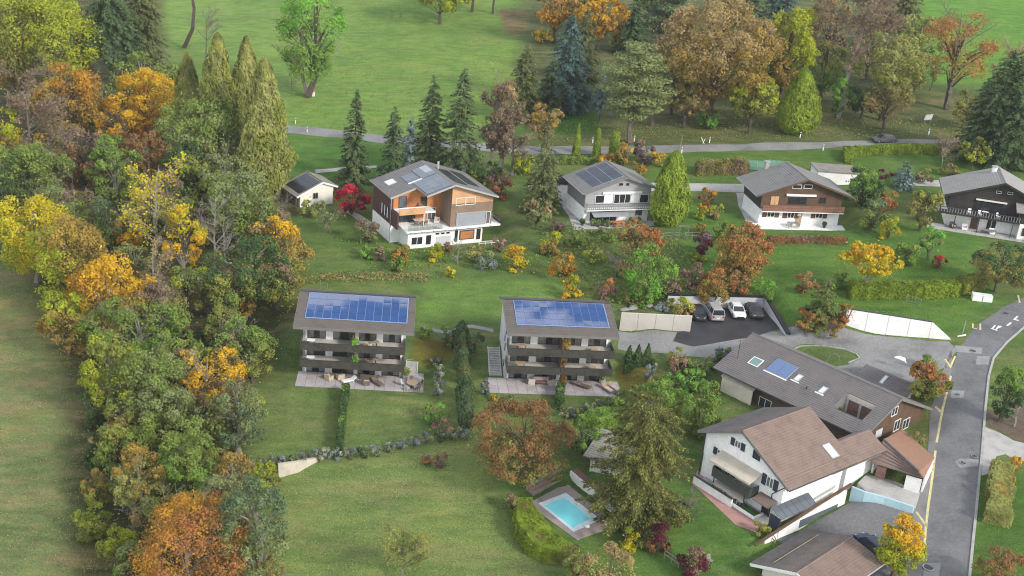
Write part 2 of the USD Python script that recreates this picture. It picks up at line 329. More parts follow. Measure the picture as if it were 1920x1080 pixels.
MAT['haze'] = usdkit.material(stage, '/World/Looks/haze', {'v': ('principled_volume', dict(color=(.86, .9, .94), density=.00009, anisotropy=.2))}, volume='v.volume')

# ---------------------------------------------------------------- the terrain
# every house: place of its front left corner, turn, and its size (metres)
HOUSE = dict(
    duplex_a=((-25.98, 141.68, 11.91), 4.86), duplex_b=((.05, 141.0, 13.95), 7.6),
    wood=((-19.99, 180.55, 16.25), 20.69), shed=((-36.41, 193.02, 16.1), 36.66), grey=((10.43, 187.97, 19.77), 20.75), brown=((38.72, 189.53, 21.9), 11.56), dark=((68.56, 189.81, 24.58), -12.29),
    long=((41.84, 125.65, 14.56), 45.29), white=((23.15, 121.26, 14.18), -49.97), lower=((27.75, 104.58, 11.21), -43.93),
    pool=((3.8, 115.0, 11.8), -49.0), bay=((24.9, 153.6, 17.4), 10.5), beige=((15.3, 154.7, 15.9), 7.0), whitewall=((45.5, 154.4, 18.7), 6.0))
PADS = [  # house, x0, x1, y0, y1, dz, feather
    ("pool", -.5, 10, -.6, 7.6, 0, 2.2), ('beige', 1, 9.3, 1.4, 3.2, 2.3, 1.6), ('whitewall', -1, 10, 1.0, 3, 2.3, 2.5), ('bay', -1, 14, 9.2, 11.5, 1.5, 2), ('bay', -.2, 13.4, -1, 8.2, 0, 2),
    ('wood', -1, 17, -3.5, 8.5, 0, 4), ('shed', -1, 7, -1, 6, 0, 3), ('grey', -1.5, 12, -2.4, 8, 0, 3), ('brown', -2.5, 14.5, -2.6, 8.5, 0, 3), ('dark', -3, 16, -3, 9, 0, 3),
    ('long', 0, 13, 0, 20, 1.6, 5), ('white', -2, 12, -4.5, 11, -.25, 3), ('lower', 0, 8, 0, 9, 1.5, 4),
    ('duplex_a', -3, 17.5, 5.5, 15, 1.9, 3.5), ('duplex_b', -3, 18, 5.5, 13, 1.7, 3.5), ('duplex_a', -.6, 16, -4.6, 1.5, 0, 2.6), ('duplex_b', -2.6, 15.2, -4.6, 1.5, 0, 2.6)]
def plane(x, y):
    return .0824 * x + .0996 * y - .05
def H(x, y):
    x, y = np.asarray(x, float), np.asarray(y, float)
    far = np.maximum(0, np.hypot(x, y - 200) - 260)
    z = plane(x, y) - far * .05
    p = np.stack([x, y, 0 * x], -1)
    z = z + .7 * (meshkit.fbm(p / 22.0, 3, 5) - .5) + .35 * (meshkit.fbm(p / 5.0, 3, 9) - .5)
    for nm, x0, x1, y0, y1, dz, fe in PADS:
        (ox, oy, oz), th = HOUSE[nm]; c, s = math.cos(math.radians(th)), math.sin(math.radians(th))
        u, v = c * (x - ox) + s * (y - oy), -s * (x - ox) + c * (y - oy)
        d = np.hypot(np.maximum(np.maximum(x0 - u, u - x1), 0), np.maximum(np.maximum(y0 - v, v - y1), 0))
        w = np.clip(1 - d / fe, 0, 1); w = w * w * (3 - 2 * w)
        z = z * (1 - w) + (oz + dz) * w
    return z
def ray(px, py):
    return FWD + (px - 960) / FOCAL * RIGHT + (py - 540) / FOCAL * DOWN
def at(px, py, z):
    """The point of a level plane that the photograph shows there."""
    q = ray(px, py); return EYE + q * ((z - CAM_Z) / q[2])
def px_of(P):
    d = np.asarray(P, float) - EYE; w = d @ FWD
    return 960 + FOCAL * (d @ RIGHT) / w, 540 + FOCAL * (d @ DOWN) / w
def G(px, py, base=False):
    """The point of the terrain that the photograph shows there."""
    q = ray(px, py); t = (plane(0, 0) - CAM_Z) / (q[2] - .0824 * q[0] - .0996 * q[1])
    for _ in range(0 if base else 12):
        P = EYE + q * t; t += (float(H(P[0], P[1])) - P[2]) / (q[2] - .0996 * q[1] - .0824 * q[0])
    P = EYE + q * t
    if not base: P[2] = float(H(P[0], P[1]))
    return P
def px_per_m(P):
    return FOCAL / ((np.asarray(P) - EYE) @ FWD)
def axis(lo, hi, far):
    a = list(np.arange(lo, hi + .5, 1.0)); s = 1.0
    while a[-1] < far: s *= 1.35; a.append(a[-1] + s)
    s = 1.0
    while a[0] > -far: s *= 1.35; a.insert(0, a[0] - s)
    return np.array(a)
GX, GY = axis(-150, 150, 2500), axis(90, 345, 2500)
_X, _Y = np.meshgrid(GX, GY)
GZ = H(_X, _Y)
def hm(x, y):
    """Height of the ground sheet's own triangles."""
    i = np.clip(np.searchsorted(GX, x, 'right') - 1, 0, len(GX) - 2); j = np.clip(np.searchsorted(GY, y, 'right') - 1, 0, len(GY) - 2)
    u, v = (x - GX[i]) / (GX[i + 1] - GX[i]), (y - GY[j]) / (GY[j + 1] - GY[j])
    a, b, c, d = GZ[j, i], GZ[j, i + 1], GZ[j + 1, i + 1], GZ[j + 1, i]
    return np.where(u >= v, a + (b - a) * u + (c - b) * v, a + (c - d) * u + (d - a) * v)
import shapely, trimesh
from shapely.geometry import Polygon, LineString
def poly(pts):
    return Polygon([tuple(G(*p)[:2]) for p in pts]).buffer(0)
ZONES = [  # outline in the photograph, tint, dryness, feather in metres
    ([(-900, 470), (60, 478), (115, 600), (160, 760), (175, 1000), (215, 1500), (-900, 1500)], (0.146, 0.182, 0.068), .7, 2.5),
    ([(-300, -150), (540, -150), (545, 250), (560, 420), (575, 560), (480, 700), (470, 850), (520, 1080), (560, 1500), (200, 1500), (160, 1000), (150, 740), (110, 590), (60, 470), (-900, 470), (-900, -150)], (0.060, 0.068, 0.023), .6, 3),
    ([(430, 900), (620, 868), (880, 838), (960, 880), (990, 1060), (1000, 1500), (500, 1500), (470, 1060)], (0.142, 0.200, 0.058), .45, 3),
    ([(300, -250), (1010, -250), (1010, 60), (960, 235), (700, 262), (530, 240), (330, 150)], (0.145, 0.245, 0.052), .3, 4),
    ([(1690, -250), (2400, -250), (2400, 160), (1700, 150)], (0.108, 0.232, 0.032), .15, 4),
    ([(1010, 180), (1900, 180), (1900, 262), (1200, 275), (1010, 275)], (0.095, 0.118, 0.040), .5, 2.5),
    ([(790, 490), (1030, 500), (1060, 590), (790, 610)], (0.120, 0.200, 0.043), .2, 1.2),
    ([(470, 725), (860, 725), (870, 800), (640, 860), (470, 860)], (0.120, 0.172, 0.049), .35, 1.5),
    ([(782, 632), (850, 632), (850, 672), (782, 668)], (0.136, 0.116, 0.019), .2, .8), ([(1160, 680), (1225, 680), (1240, 730), (1190, 745)], (0.136, 0.124, 0.024), .2, .8),
    ([(1280, 380), (1830, 440), (1860, 560), (1780, 630), (1500, 600), (1300, 560)], (0.080, 0.164, 0.030), .12, 2),
    ([(1210, 285), (1910, 285), (1910, 350), (1210, 340)], (0.084, 0.152, 0.030), .2, 2),
    ([(545, 410), (720, 410), (1000, 470), (1000, 520), (560, 520)], (0.092, 0.152, 0.037), .3, 2),
    ([(550, 520), (780, 518), (790, 560), (555, 555)], (0.096, 0.152, 0.037), .35, 1.5),
    ([(540, 245), (720, 262), (720, 330), (545, 330)], (0.080, 0.176, 0.030), .15, 2),
    ([(1010, 170), (1120, 185), (1110, 245), (1030, 250)], (0.060, 0.144, 0.022), .1, 2), ([(940, 18), (1000, 20), (995, 62), (955, 62)], (0.176, 0.120, 0.068), .5, 1.5),
    ([(960, 850), (1080, 880), (1500, 990), (1380, 1080), (1380, 1400), (1100, 1400), (1100, 1080), (970, 960)], (0.080, 0.156, 0.032), .2, 2),
    ([(1845, 880), (1990, 880), (1990, 1400), (1800, 1400)], (0.064, 0.132, 0.024), .2, 1),
    ([(1000, -150), (1690, -150), (1700, 185), (1000, 185)], (.070, .098, .034), .5, 6),
    ([(1200, 560), (1290, 560), (1290, 585), (1160, 585)], (0.064, 0.080, 0.022), .5, 1)]
def ground():
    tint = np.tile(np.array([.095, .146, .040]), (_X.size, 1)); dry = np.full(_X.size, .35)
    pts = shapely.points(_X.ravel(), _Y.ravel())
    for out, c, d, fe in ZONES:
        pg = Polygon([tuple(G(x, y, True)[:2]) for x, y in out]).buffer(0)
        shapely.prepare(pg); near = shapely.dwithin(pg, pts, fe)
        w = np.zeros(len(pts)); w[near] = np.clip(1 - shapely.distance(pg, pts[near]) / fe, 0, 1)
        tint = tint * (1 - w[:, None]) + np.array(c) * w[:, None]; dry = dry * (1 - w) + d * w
    ny, nx = _X.shape; idx = np.arange(nx * ny).reshape(ny, nx)
    a, b, c, d = idx[:-1, :-1].ravel(), idx[:-1, 1:].ravel(), idx[1:, 1:].ravel(), idx[1:, :-1].ravel()
    f = np.vstack([np.c_[a, b, c], np.c_[a, c, d]])
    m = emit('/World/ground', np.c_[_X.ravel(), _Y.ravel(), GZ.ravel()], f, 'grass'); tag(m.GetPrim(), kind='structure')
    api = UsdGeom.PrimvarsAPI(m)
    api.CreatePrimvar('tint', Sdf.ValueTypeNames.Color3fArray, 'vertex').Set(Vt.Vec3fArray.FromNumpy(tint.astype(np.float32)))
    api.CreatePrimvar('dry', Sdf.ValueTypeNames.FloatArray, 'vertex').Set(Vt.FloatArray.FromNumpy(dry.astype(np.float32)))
    # smooth shading of the gentle terrain
    n = np.stack([-np.gradient(GZ, GX, axis=1), -np.gradient(GZ, GY, axis=0), np.ones_like(GZ)], -1).reshape(-1, 3); n /= np.linalg.norm(n, axis=1, keepdims=True)
    m.CreateNormalsAttr(Vt.Vec3fArray.FromNumpy(n.astype(np.float32))); m.SetNormalsInterpolation('vertex')
ground()
def drape(pg, lift):
    """A sheet of the outline pg lying on the ground sheet."""
    vs, fs, n = [], [], 0
    x0, y0, x1, y1 = pg.bounds; shapely.prepare(pg)
    for i in range(np.searchsorted(GX, x0) - 1, np.searchsorted(GX, x1)):
        for j in range(np.searchsorted(GY, y0) - 1, np.searchsorted(GY, y1)):
            A, B, C, D = (GX[i], GY[j]), (GX[i + 1], GY[j]), (GX[i + 1], GY[j + 1]), (GX[i], GY[j + 1])
            for tri in ((A, B, C), (A, C, D)):
                tp = Polygon(tri)
                if not pg.intersects(tp): continue
                g = tp if pg.contains(tp) else pg.intersection(tp)
                for q in getattr(g, 'geoms', [g]):
                    if q.geom_type != 'Polygon' or q.area < 1e-4: continue
                    c = np.array(q.exterior.coords)[:-1]
                    if len(c) == 3: v, f = c, np.array([[0, 1, 2]])
                    else: v, f = trimesh.creation.triangulate_polygon(q, engine='earcut')
                    v = np.asarray(v); f = np.asarray(f)
                    d = (v[f[:, 1], 0] - v[f[:, 0], 0]) * (v[f[:, 2], 1] - v[f[:, 0], 1]) - (v[f[:, 1], 1] - v[f[:, 0], 1]) * (v[f[:, 2], 0] - v[f[:, 0], 0])
                    f = np.where(d[:, None] < 0, f[:, ::-1], f)
                    vs.append(np.c_[v, hm(v[:, 0], v[:, 1]) + lift]); fs.append(f + n); n += len(v)
    return np.vstack(vs), np.vstack(fs)
def soften(m, v):
    n = np.stack([(hm(v[:, 0] - .5, v[:, 1]) - hm(v[:, 0] + .5, v[:, 1])), (hm(v[:, 0], v[:, 1] - .5) - hm(v[:, 0], v[:, 1] + .5)), np.ones(len(v))], -1); n /= np.linalg.norm(n, axis=1, keepdims=True)
    m.CreateNormalsAttr(Vt.Vec3fArray.FromNumpy(n.astype(np.float32))); m.SetNormalsInterpolation('vertex')
def sheet(name, pts, mat, lift=.02, label=None):
    pg = pts if hasattr(pts, 'bounds') else poly(pts)
    p = numbered('/World', name); me = drape(pg, lift); m = emit(p, *me, mat); soften(m, me[0]); tag(m.GetPrim(), label, kind='structure'); return pg
def line(pts, w):
    return LineString([tuple(G(*p)[:2]) for p in pts]).buffer(w / 2, cap_style='flat', join_style='mitre')
# ---- roads and paved places
lane_l = [(1700, 1250), (1727, 1080), (1737, 960), (1752, 850), (1768, 760), (1786, 690), (1797, 655), (1828, 612), (1880, 577), (1990, 520)]
lane_r = [(1990, 560), (1922, 612), (1888, 642), (1863, 672), (1854, 705), (1848, 760), (1840, 860), (1830, 960), (1818, 1080), (1800, 1250)]
lane = poly(lane_l + lane_r)
walk = poly([(1660, 1250), (1690, 1080), (1712, 960), (1738, 860), (1745, 770), (1770, 690), (1784, 655)] + lane_l[6::-1][1:] + [(1700, 1250)]).difference(lane)
drive = poly([(1778, 640), (1742, 640), (1700, 634), (1580, 626), (1470, 618), (1455, 622), (1296, 624), (1160, 621), (1158, 655), (1210, 662), (1290, 668), (1340, 672), (1380, 690), (1420, 720), (1600, 745), (1700, 720), (1770, 690), (1795, 656)]).difference(lane)
island = poly([(1478, 655), (1500, 649), (1540, 648), (1580, 654), (1606, 664), (1610, 672), (1590, 680), (1560, 684), (1500, 690), (1470, 670)])
sheet('road', lane, 'asphalt')
sheet('pavement', walk, 'pavement', .02)
sheet('driveway', drive.difference(island.buffer(.3)), 'pale_asphalt')
sheet('parking_floor', poly([(1290, 583), (1429, 574), (1462, 617), (1295, 622)]), 'dark_asphalt', .03)
sheet('parking_apron', poly([(1270, 623), (1462, 616), (1400, 634), (1300, 650), (1262, 640)]), 'dark_asphalt', .024)
sheet('courtyard', poly([(1455, 1012), (1560, 962), (1612, 930), (1650, 938), (1712, 953), (1709, 980), (1696, 1040), (1690, 1085), (1640, 1090), (1560, 1040)]).difference(lane).difference(walk), 'asphalt', .022)
up = poly([(400, 218), (537, 234), (720, 254), (1000, 274), (1215, 274), (1400, 270), (1600, 264), (1700, 261), (1900, 262), (2050, 262), (2050, 276), (1900, 272), (1700, 268), (1640, 272), (1500, 281), (1215, 288), (1000, 290), (718, 269), (537, 249), (400, 232)])
sheet('road', up, 'pale_asphalt', .02)
sheet('path', [(990, 342), (1060, 342), (1200, 343), (1395, 345), (1395, 361), (1200, 358), (1060, 352), (990, 352)], 'concrete', .02)
sheet('path', [(590, 318), (706, 310), (706, 315), (592, 325)], 'concrete', .02)
sheet('path', [(1040, 345), (1064, 350), (1066, 368), (1085, 412), (1090, 430), (1076, 432), (1066, 405), (1048, 375)], 'concrete', .022)
sheet('path', [(1380, 362), (1398, 362), (1426, 428), (1405, 428)], 'concrete', .022)
sheet('path', [(1690, 335), (1765, 338), (1765, 350), (1690, 347)], 'concrete', .022)
sheet('path', [(636, 392), (645, 390), (705, 420), (712, 432), (698, 430)], 'concrete', .022)
sheet('path', [(790, 611), (925, 617), (925, 623), (790, 617)], 'patch_asphalt', .022)
sheet('path', [(1308, 882), (1440, 992), (1420, 1000), (1380, 985), (1296, 905)], 'pink_paving', .024)
sheet('gravel_drive', poly([(1846, 800), (1875, 812), (1900, 826), (2000, 850), (2000, 880), (1905, 862), (1885, 852), (1868, 856), (1856, 888), (1840, 892)]).difference(lane), 'gravel', .024)
sheet('soil_bed', [(1850, 770), (1920, 760), (1990, 790), (1990, 845), (1905, 826), (1880, 812), (1850, 797)], 'soil', .012)
# ---- kerbs (a real step) and paint
def kerb(pts, w, h, mat='kerbstone'):
    L = [G(*p) for p in pts]; out = []
    for a, b in zip(L[:-1], L[1:]):
        n = max(1, int(np.linalg.norm(b - a) / 1.5))
        for k in range(n):
            p, q = a + (b - a) * k / n, a + (b - a) * (k + .985) / n; p[2], q[2] = H(p[0], p[1]), H(q[0], q[1])
            d = (q - p)[:2]; d = d / np.linalg.norm(d); s = np.array([-d[1], d[0], 0]) * w / 2
            out.append(hexa([p - s - [0, 0, .2], q - s - [0, 0, .2], q + s - [0, 0, .2], p + s - [0, 0, .2]], [p - s + [0, 0, h], q - s + [0, 0, h], q + s + [0, 0, h], p + s + [0, 0, h]]))
    return join(*out)
single('kerb', 'pale concrete kerb along the right side of the lane', 'kerb', kerb(lane_r[::-1], .28, .12), 'kerbstone', kind='structure')
single('kerb', 'curved kerb around the grass island in the driveway', 'kerb', kerb([(1470, 668), (1478, 655), (1500, 649), (1540, 648), (1580, 654), (1606, 664), (1612, 672), (1590, 681)], .25, .1), 'kerbstone', kind='structure')
def paint(label, lines, mat, w, cat='road marking', name='road_marking'):
    ms = [drape(line(l, w), .026) for l in lines]
    single(name, label, cat, join(*ms), mat)
paint('long yellow line along the left edge of the lane', [[(1730, 1050), (1739, 960), (1750, 880), (1754, 845)], [(1756, 830), (1768, 765), (1783, 705)]], 'yellow_paint', .26)
paint('yellow zigzag stroke on the pavement beside the courtyard', [[(1718, 960), (1738, 988)]], 'yellow_paint', .26)
paint('yellow tick on the pavement by the hipped garage', [[(1744, 862), (1752, 872)]], 'yellow_paint', .24)
paint('yellow tick on the pavement beside the long dark house', [[(1754, 762), (1766, 774)]], 'yellow_paint', .24)
paint('yellow V painted on the lane above the orange round tree', [[(1772, 673), (1782, 688), (1791, 668)]], 'yellow_paint', .24)
paint('pale yellow L and bar painted at the lane edge by the verge', [[(1824, 607), (1824, 615), (1832, 617)], [(1838, 607), (1838, 619)]], 'yellow_paint', .22)
paint('pale yellow stroke on the lane at the right frame edge', [[(1909, 554), (1912, 568)]], 'yellow_paint', .24)
paint('white letters painted flat on the upper lane', [[(1858, 616), (1870, 620)], [(1861, 616), (1866, 610)], [(1868, 618), (1873, 611)], [(1872, 615), (1878, 612)]], 'white_paint', .22)
paint('white dash on the lane beyond the painted letters', [[(1888, 611), (1896, 605)]], 'white_paint', .26)
paint('white arrow head on the lane near the right frame edge', [[(1908, 593), (1902, 599), (1910, 601)]], 'white_paint', .26)
for lb, pts in (('pale square of new asphalt with a drain by the driveway mouth', [(1832, 668), (1856, 668), (1853, 684), (1829, 684)]), ('pale repair strip across the lane mouth', [(1790, 648), (1842, 652), (1840, 664), (1792, 660)]), ('pale repair patch around a manhole beside the orange tree', [(1784, 732), (1808, 733), (1806, 747), (1782, 746)]), ('pale leaf-shaped repair patch in the lane near the gravel drive', [(1790, 866), (1800, 860), (1835, 862), (1834, 874), (1800, 878)]), ('pale square repair patch at the lane bottom', [(1734, 1056), (1764, 1056), (1760, 1082), (1730, 1082)])):
    single('road_patch', lb, 'road patch', drape(poly(pts), .03), 'patch_asphalt', kind='structure')
for lb, px, py, r in (('round dark manhole cover in the pale repair strip', 1824, 658, .5), ('small dark drain cover in the patch beside the orange tree', 1795, 740, .38), ('dark drain cover on the leaf-shaped patch', 1806, 868, .4), ('dark drain grate beside the gravel drive mouth', 1827, 856, .38), ('large round manhole cover at the lane bottom', 1741, 1064, .62), ('dark manhole cover far up the lane', 1886, 588, .5)):
    P = G(px, py); t = T('manhole_cover', lb, 'manhole cover', P)
    t.part('ring', disc((0, 0, .0), r, .05, 20), 'metal'); t.part('lid', disc((0, 0, .01), r * .82, .048, 20), 'dark_metal')

# ---------------------------------------------------------------- builders for houses
class Slope:
    """A roof slope: origin at the ridge's front end, u back along the ridge, v down the slope, n off it (metres)."""
    def __init__(s, ridge_front, ridge_back, eave_front):
        s.o = np.array(ridge_front, float); b = np.array(ridge_back, float) - s.o; s.U = np.linalg.norm(b); s.du = b / s.U
        d = np.array(eave_front, float) - s.o; d = d - (d @ s.du) * s.du; s.V = np.linalg.norm(d); s.dv = d / s.V
        n = np.cross(s.du, s.dv); s.n = n if n[2] > 0 else -n
    def p(s, u, v, h=0): return s.o + u * s.du + v * s.dv + h * s.n
    def plate(s, u0, u1, v0, v1, h0, h1):
        return hexa([s.p(u0, v0, h0), s.p(u1, v0, h0), s.p(u1, v1, h0), s.p(u0, v1, h0)], [s.p(u0, v0, h1), s.p(u1, v0, h1), s.p(u1, v1, h1), s.p(u0, v1, h1)])
    def tiles(s, u0, u1, v0, v1, course, t=.16, lift=.045, hole=None):
        out = []; n = max(1, round((v1 - v0) / course)); c = (v1 - v0) / n
        spans = lambda a, b: [(u0, u1)] if hole is None or b <= hole[2] + .01 or a >= hole[3] - .01 else [(u0, hole[0]), (hole[1], u1)]
        for k in range(n):
            a, b = v0 + k * c, v0 + (k + 1) * c
            for x0, x1 in spans(a, b):
                out.append(hexa([s.p(x0, a, -t), s.p(x1, a, -t), s.p(x1, b, -t), s.p(x0, b, -t)], [s.p(x0, a, 0), s.p(x1, a, 0), s.p(x1, b + .02, lift), s.p(x0, b + .02, lift)]))
        return join(*out)
    def uv(s, t, px, py, h=0):
        """Where on the slope (of thing t) the photograph shows a spot."""
        q = ray(px, py); c, sn = math.cos(t.rot), math.sin(t.rot)
        W = lambda v: np.array([c * v[0] - sn * v[1], sn * v[0] + c * v[1], v[2]])
        o, du, dv, n = W(s.o + h * s.n) + t.loc, W(s.du), W(s.dv), W(s.n)
        P = EYE + q * ((o - EYE) @ n / (q @ n)) - o
        return P @ du, P @ dv
class Face:
    """A wall face of a thing: 'F' looks to -y, 'L' to -x, 'R' to +x; box(u0,u1,z0,z1,o0,o1) with o outwards."""
    def __init__(s, t, k, at_): s.t, s.k, s.a = t, k, at_
    def box(s, u0, u1, z0, z1, o0, o1):
        if s.k == 'F': return box(u0, u1, s.a - o1, s.a - o0, z0, z1)
        if s.k == 'L': return box(s.a - o1, s.a - o0, u0, u1, z0, z1)
        if s.k == 'B': return box(u0, u1, s.a + o0, s.a + o1, z0, z1)
        return box(s.a + o0, s.a + o1, u0, u1, z0, z1)
    def uz(s, px, py):
        t = s.t; q = ray(px, py); c, sn = math.cos(t.rot), math.sin(t.rot)
        n = np.array([-sn, c, 0]) if s.k in 'FB' else np.array([c, sn, 0]); u = np.array([c, sn, 0]) if s.k in 'FB' else np.array([-sn, c, 0])
        P = EYE + q * (((t.loc - EYE) @ n + s.a) / (q @ n)) - t.loc
        return P @ u, P[2]
    def rect(s, x0, y0, x1, y1):
        xm, ym = (x0 + x1) / 2, (y0 + y1) / 2
        a, b = sorted((s.uz(x0, ym)[0], s.uz(x1, ym)[0])); return a, b, s.uz(xm, y1)[1], s.uz(xm, y0)[1]
    def window(s, u0, u1, z0, z1, frame='white_frame', glass='dark_glass', mull=1, fw=.07, shutters=None, name='window', sw=None, cross=False):
        out = [s.box(u0, u1, z0, z0 + fw, .01, .09), s.box(u0, u1, z1 - fw, z1, .01, .08), s.box(u0, u0 + fw, z0 + fw, z1 - fw, .01, .08), s.box(u1 - fw, u1, z0 + fw, z1 - fw, .01, .08)]
        xs = np.linspace(u0, u1, mull + 2)[1:-1]
        out += [s.box(x - fw / 2, x + fw / 2, z0 + fw, z1 - fw, .01, .075) for x in xs]
        w = s.t.part(name, join(*out), frame)
        e = [u0 + fw / 2, *xs, u1 - fw / 2]
        for a, b in zip(e[:-1], e[1:]): s.t.part('pane', s.box(a, b, z0 + fw / 2, z1 - fw / 2, -.05, .03), glass, w)
        if shutters:
            k = sw or (u1 - u0) / 2
            for a, b in ((u0 - k - .04, u0 - .04), (u1 + .04, u1 + k + .04)): s.t.part('shutter', s.box(a, b, z0 - .03, z1 + .03, .01, .07), shutters)
        return w
def gable(t, W, L, h1, Hl, HR, s, a, os, of, ob, low, up, roof, course=.45, base=-2.2, hole=None, upper='upper_wall'):
    za = Hl + a * W * s; sr = (za - HR) / (W * (1 - a))
    t.part('wall', box(.0, W, .0, L, base, h1), low)
    t.part(upper, prism([(-.04, h1), (W + .04, h1), (W + .04, HR), (a * W, za), (-.04, Hl)], -.04, L + .04), up)
    e = .17
    SL = Slope((a * W, -of, za + e), (a * W, L + ob, za + e), (-os, -of, Hl - os * s + e)); SR = Slope((a * W, -of, za + e), (a * W, L + ob, za + e), (W + os, -of, HR - os * sr + e))
    m = [SL.tiles(0, SL.U, 0, SL.V, course, hole=hole), SR.tiles(0, SR.U, 0, SR.V, course)]
    m.append(bar((a * W, -of, za + e + .03), (a * W, L + ob, za + e + .03), .11, 6))
    r = t.part('roof', join(*m), roof)
    return SL, SR, r
def verge(t, S, mat, w=.22, front=True, parent=None):
    u0 = -.07
    t.part('verge_board', S.plate(u0, u0 + .06, -.02, S.V, -.24, .06), mat, parent)
def gutter(t, S, mat='zinc', parent=None):
    a, b = S.p(0, S.V + .07, -.06), S.p(S.U, S.V + .07, -.06); t.part('gutter', bar(a, b, .08, 6), mat, parent)
def skylight(t, S, r, u0, u1, v0, v1, glass='skylight_white', frame='zinc', h=.1):
    w = t.part('skylight', join(S.plate(u0, u1, v0, v0 + .12, -.02, h), S.plate(u0, u1, v1 - .12, v1, -.02, h), S.plate(u0, u0 + .1, v0 + .12, v1 - .12, -.02, h), S.plate(u1 - .1, u1, v0 + .12, v1 - .12, -.02, h)), frame, r)
    t.part('skylight_pane', S.plate(u0 + .08, u1 - .08, v0 + .1, v1 - .1, -.02, h - .03), glass, r)
def skypx(t, S, r, c, w, l, **k):
    u, v = S.uv(t, *c); skylight(t, S, r, u - w / 2, u + w / 2, v - l / 2, v + l / 2, **k)
def panels(t, S, r, u0, u1, v0, v1, nu, nv, mats, gap=.06, h=.10, name='solar_panel', back=None, tilt=.006, seed=1):
    rr = random.Random(seed); cu, cv = (u1 - u0) / nu, (v1 - v0) / nv
    if back: t.part('panel_frame', S.plate(u0 - gap, u1 + gap, v0 - gap, v1 + gap, .04, h - .03), back, r)
    for j in range(nv):
        for i in range(nu):
            a, b, c, d = u0 + i * cu + gap / 2, u0 + (i + 1) * cu - gap / 2, v0 + j * cv + gap / 2, v0 + (j + 1) * cv - gap / 2
            x, y = rr.uniform(-1, 1) * tilt * cu, rr.uniform(-1, 1) * tilt * cv
            q = [(a, c, x + y), (b, c, -x + y), (b, d, -x - y), (a, d, x - y)]
            t.part(name, hexa([S.p(u, v, h - .04) for u, v, _ in q], [S.p(u, v, h + .01 + k) for u, v, k in q]), rr.choice(mats), r)
def place(nm, label, cat, key):
    o, th = HOUSE[key]; return T(nm, label, cat, o, math.radians(th))
def chair(x, y, z, rot, mat, label, group=None, name='garden_chair', w=.5, sh=.43, bh=.9, cat='chair'):
    t = T(name, label, cat, (x, y, z), rot, group)
    t.part('seat', box(-w / 2, w / 2, -w / 2, w / 2, sh - .07, sh), mat); t.part('backrest', hexa([(-w / 2, w / 2 - .06, sh), (w / 2, w / 2 - .06, sh), (w / 2, w / 2, sh), (-w / 2, w / 2, sh)], [(-w / 2, w / 2 + .06, bh), (w / 2, w / 2 + .06, bh), (w / 2, w / 2 + .12, bh), (-w / 2, w / 2 + .12, bh)]), mat)
    for sx in (-1, 1):
        for sy in (-1, 1): t.part('leg', bar((sx * (w / 2 - .05), sy * (w / 2 - .05), 0), (sx * (w / 2 - .05), sy * (w / 2 - .05), sh - .07), .03), mat)
    return t
def armchair(x, y, z, rot, frame, cush, label, w=.85, name='armchair', cat='armchair'):
    t = T(name, label, cat, (x, y, z), rot)
    t.part('base', box(-w / 2, w / 2, -.4, .4, .06, .34), frame); t.part('seat_cushion', box(-w / 2 + .1, w / 2 - .1, -.38, .28, .34, .47), cush)
    t.part('backrest', hexa([(-w / 2, .28, .34), (w / 2, .28, .34), (w / 2, .42, .34), (-w / 2, .42, .34)], [(-w / 2, .36, .85), (w / 2, .36, .85), (w / 2, .48, .85), (-w / 2, .48, .85)]), frame)
    for sx in (-1, 1): t.part('armrest', box(sx * (w / 2 - .05) - .06, sx * (w / 2 - .05) + .06, -.4, .28, .34, .62), frame)
    return t
def table(x, y, z, rot, mat, label, l=1.4, w=.85, h=.74, round_=False, name='garden_table', leg='dark_metal', cat='table'):
    t = T(name, label, cat, (x, y, z), rot)
    if round_: t.part('table_top', disc((0, 0, h - .05), l / 2, .05, 20), mat); t.part('leg', disc((0, 0, .04), .07, h - .09, 8), leg); t.part('foot', disc((0, 0, 0), .28, .04, 12), leg)
    else:
        t.part('table_top', box(-l / 2, l / 2, -w / 2, w / 2, h - .05, h), mat)
        for sx in (-1, 1):
            for sy in (-1, 1): t.part('leg', bar((sx * (l / 2 - .1), sy * (w / 2 - .1), 0), (sx * (l / 2 - .1), sy * (w / 2 - .1), h - .05), .035), leg)
    return t
def lounger(x, y, z, rot, mat, label, cush='cushion'):
    t = T('sun_lounger', label, 'sun lounger', (x, y, z), rot)
    t.part('frame', box(-.34, .34, -1, .35, .24, .32), mat)
    t.part('backrest', hexa([(-.34, .35, .24), (.34, .35, .24), (.34, .95, .62), (-.34, .95, .62)], [(-.34, .35, .32), (.34, .35, .32), (.34, .93, .70), (-.34, .93, .70)]), mat)
    t.part('mattress', join(box(-.3, .3, -.96, .34, .32, .40)), cush)
    for sx in (-1, 1):
        for sy in (-.9, .4): t.part('leg', bar((sx * .29, sy, 0), (sx * .29, sy, .25), .03), mat)
    return t
def pot(x, y, z, label, mat='terracotta', leaf='green', r=.22, h=.42, plant=.55, seed=0, tall=1.0, name='potted_plant'):
    t = T(name, label, 'potted plant', (x, y, z))
    t.part('pot', bar((0, 0, 0), (0, 0, h), r * 1.0, 12, r * 1.3), mat)
    rng = np.random.default_rng(seed + 900); n = 260
    d = rng.normal(size=(n, 3)); d /= np.linalg.norm(d, axis=1, keepdims=True); c = d * (rng.uniform(.35, 1, (n, 1))) * [plant, plant, plant * tall] + [0, 0, h + plant * tall * .75]
    t.part('foliage', leafquads(c, d + .6 * rng.normal(size=(n, 3)), .13, rng), leaf)
    return t
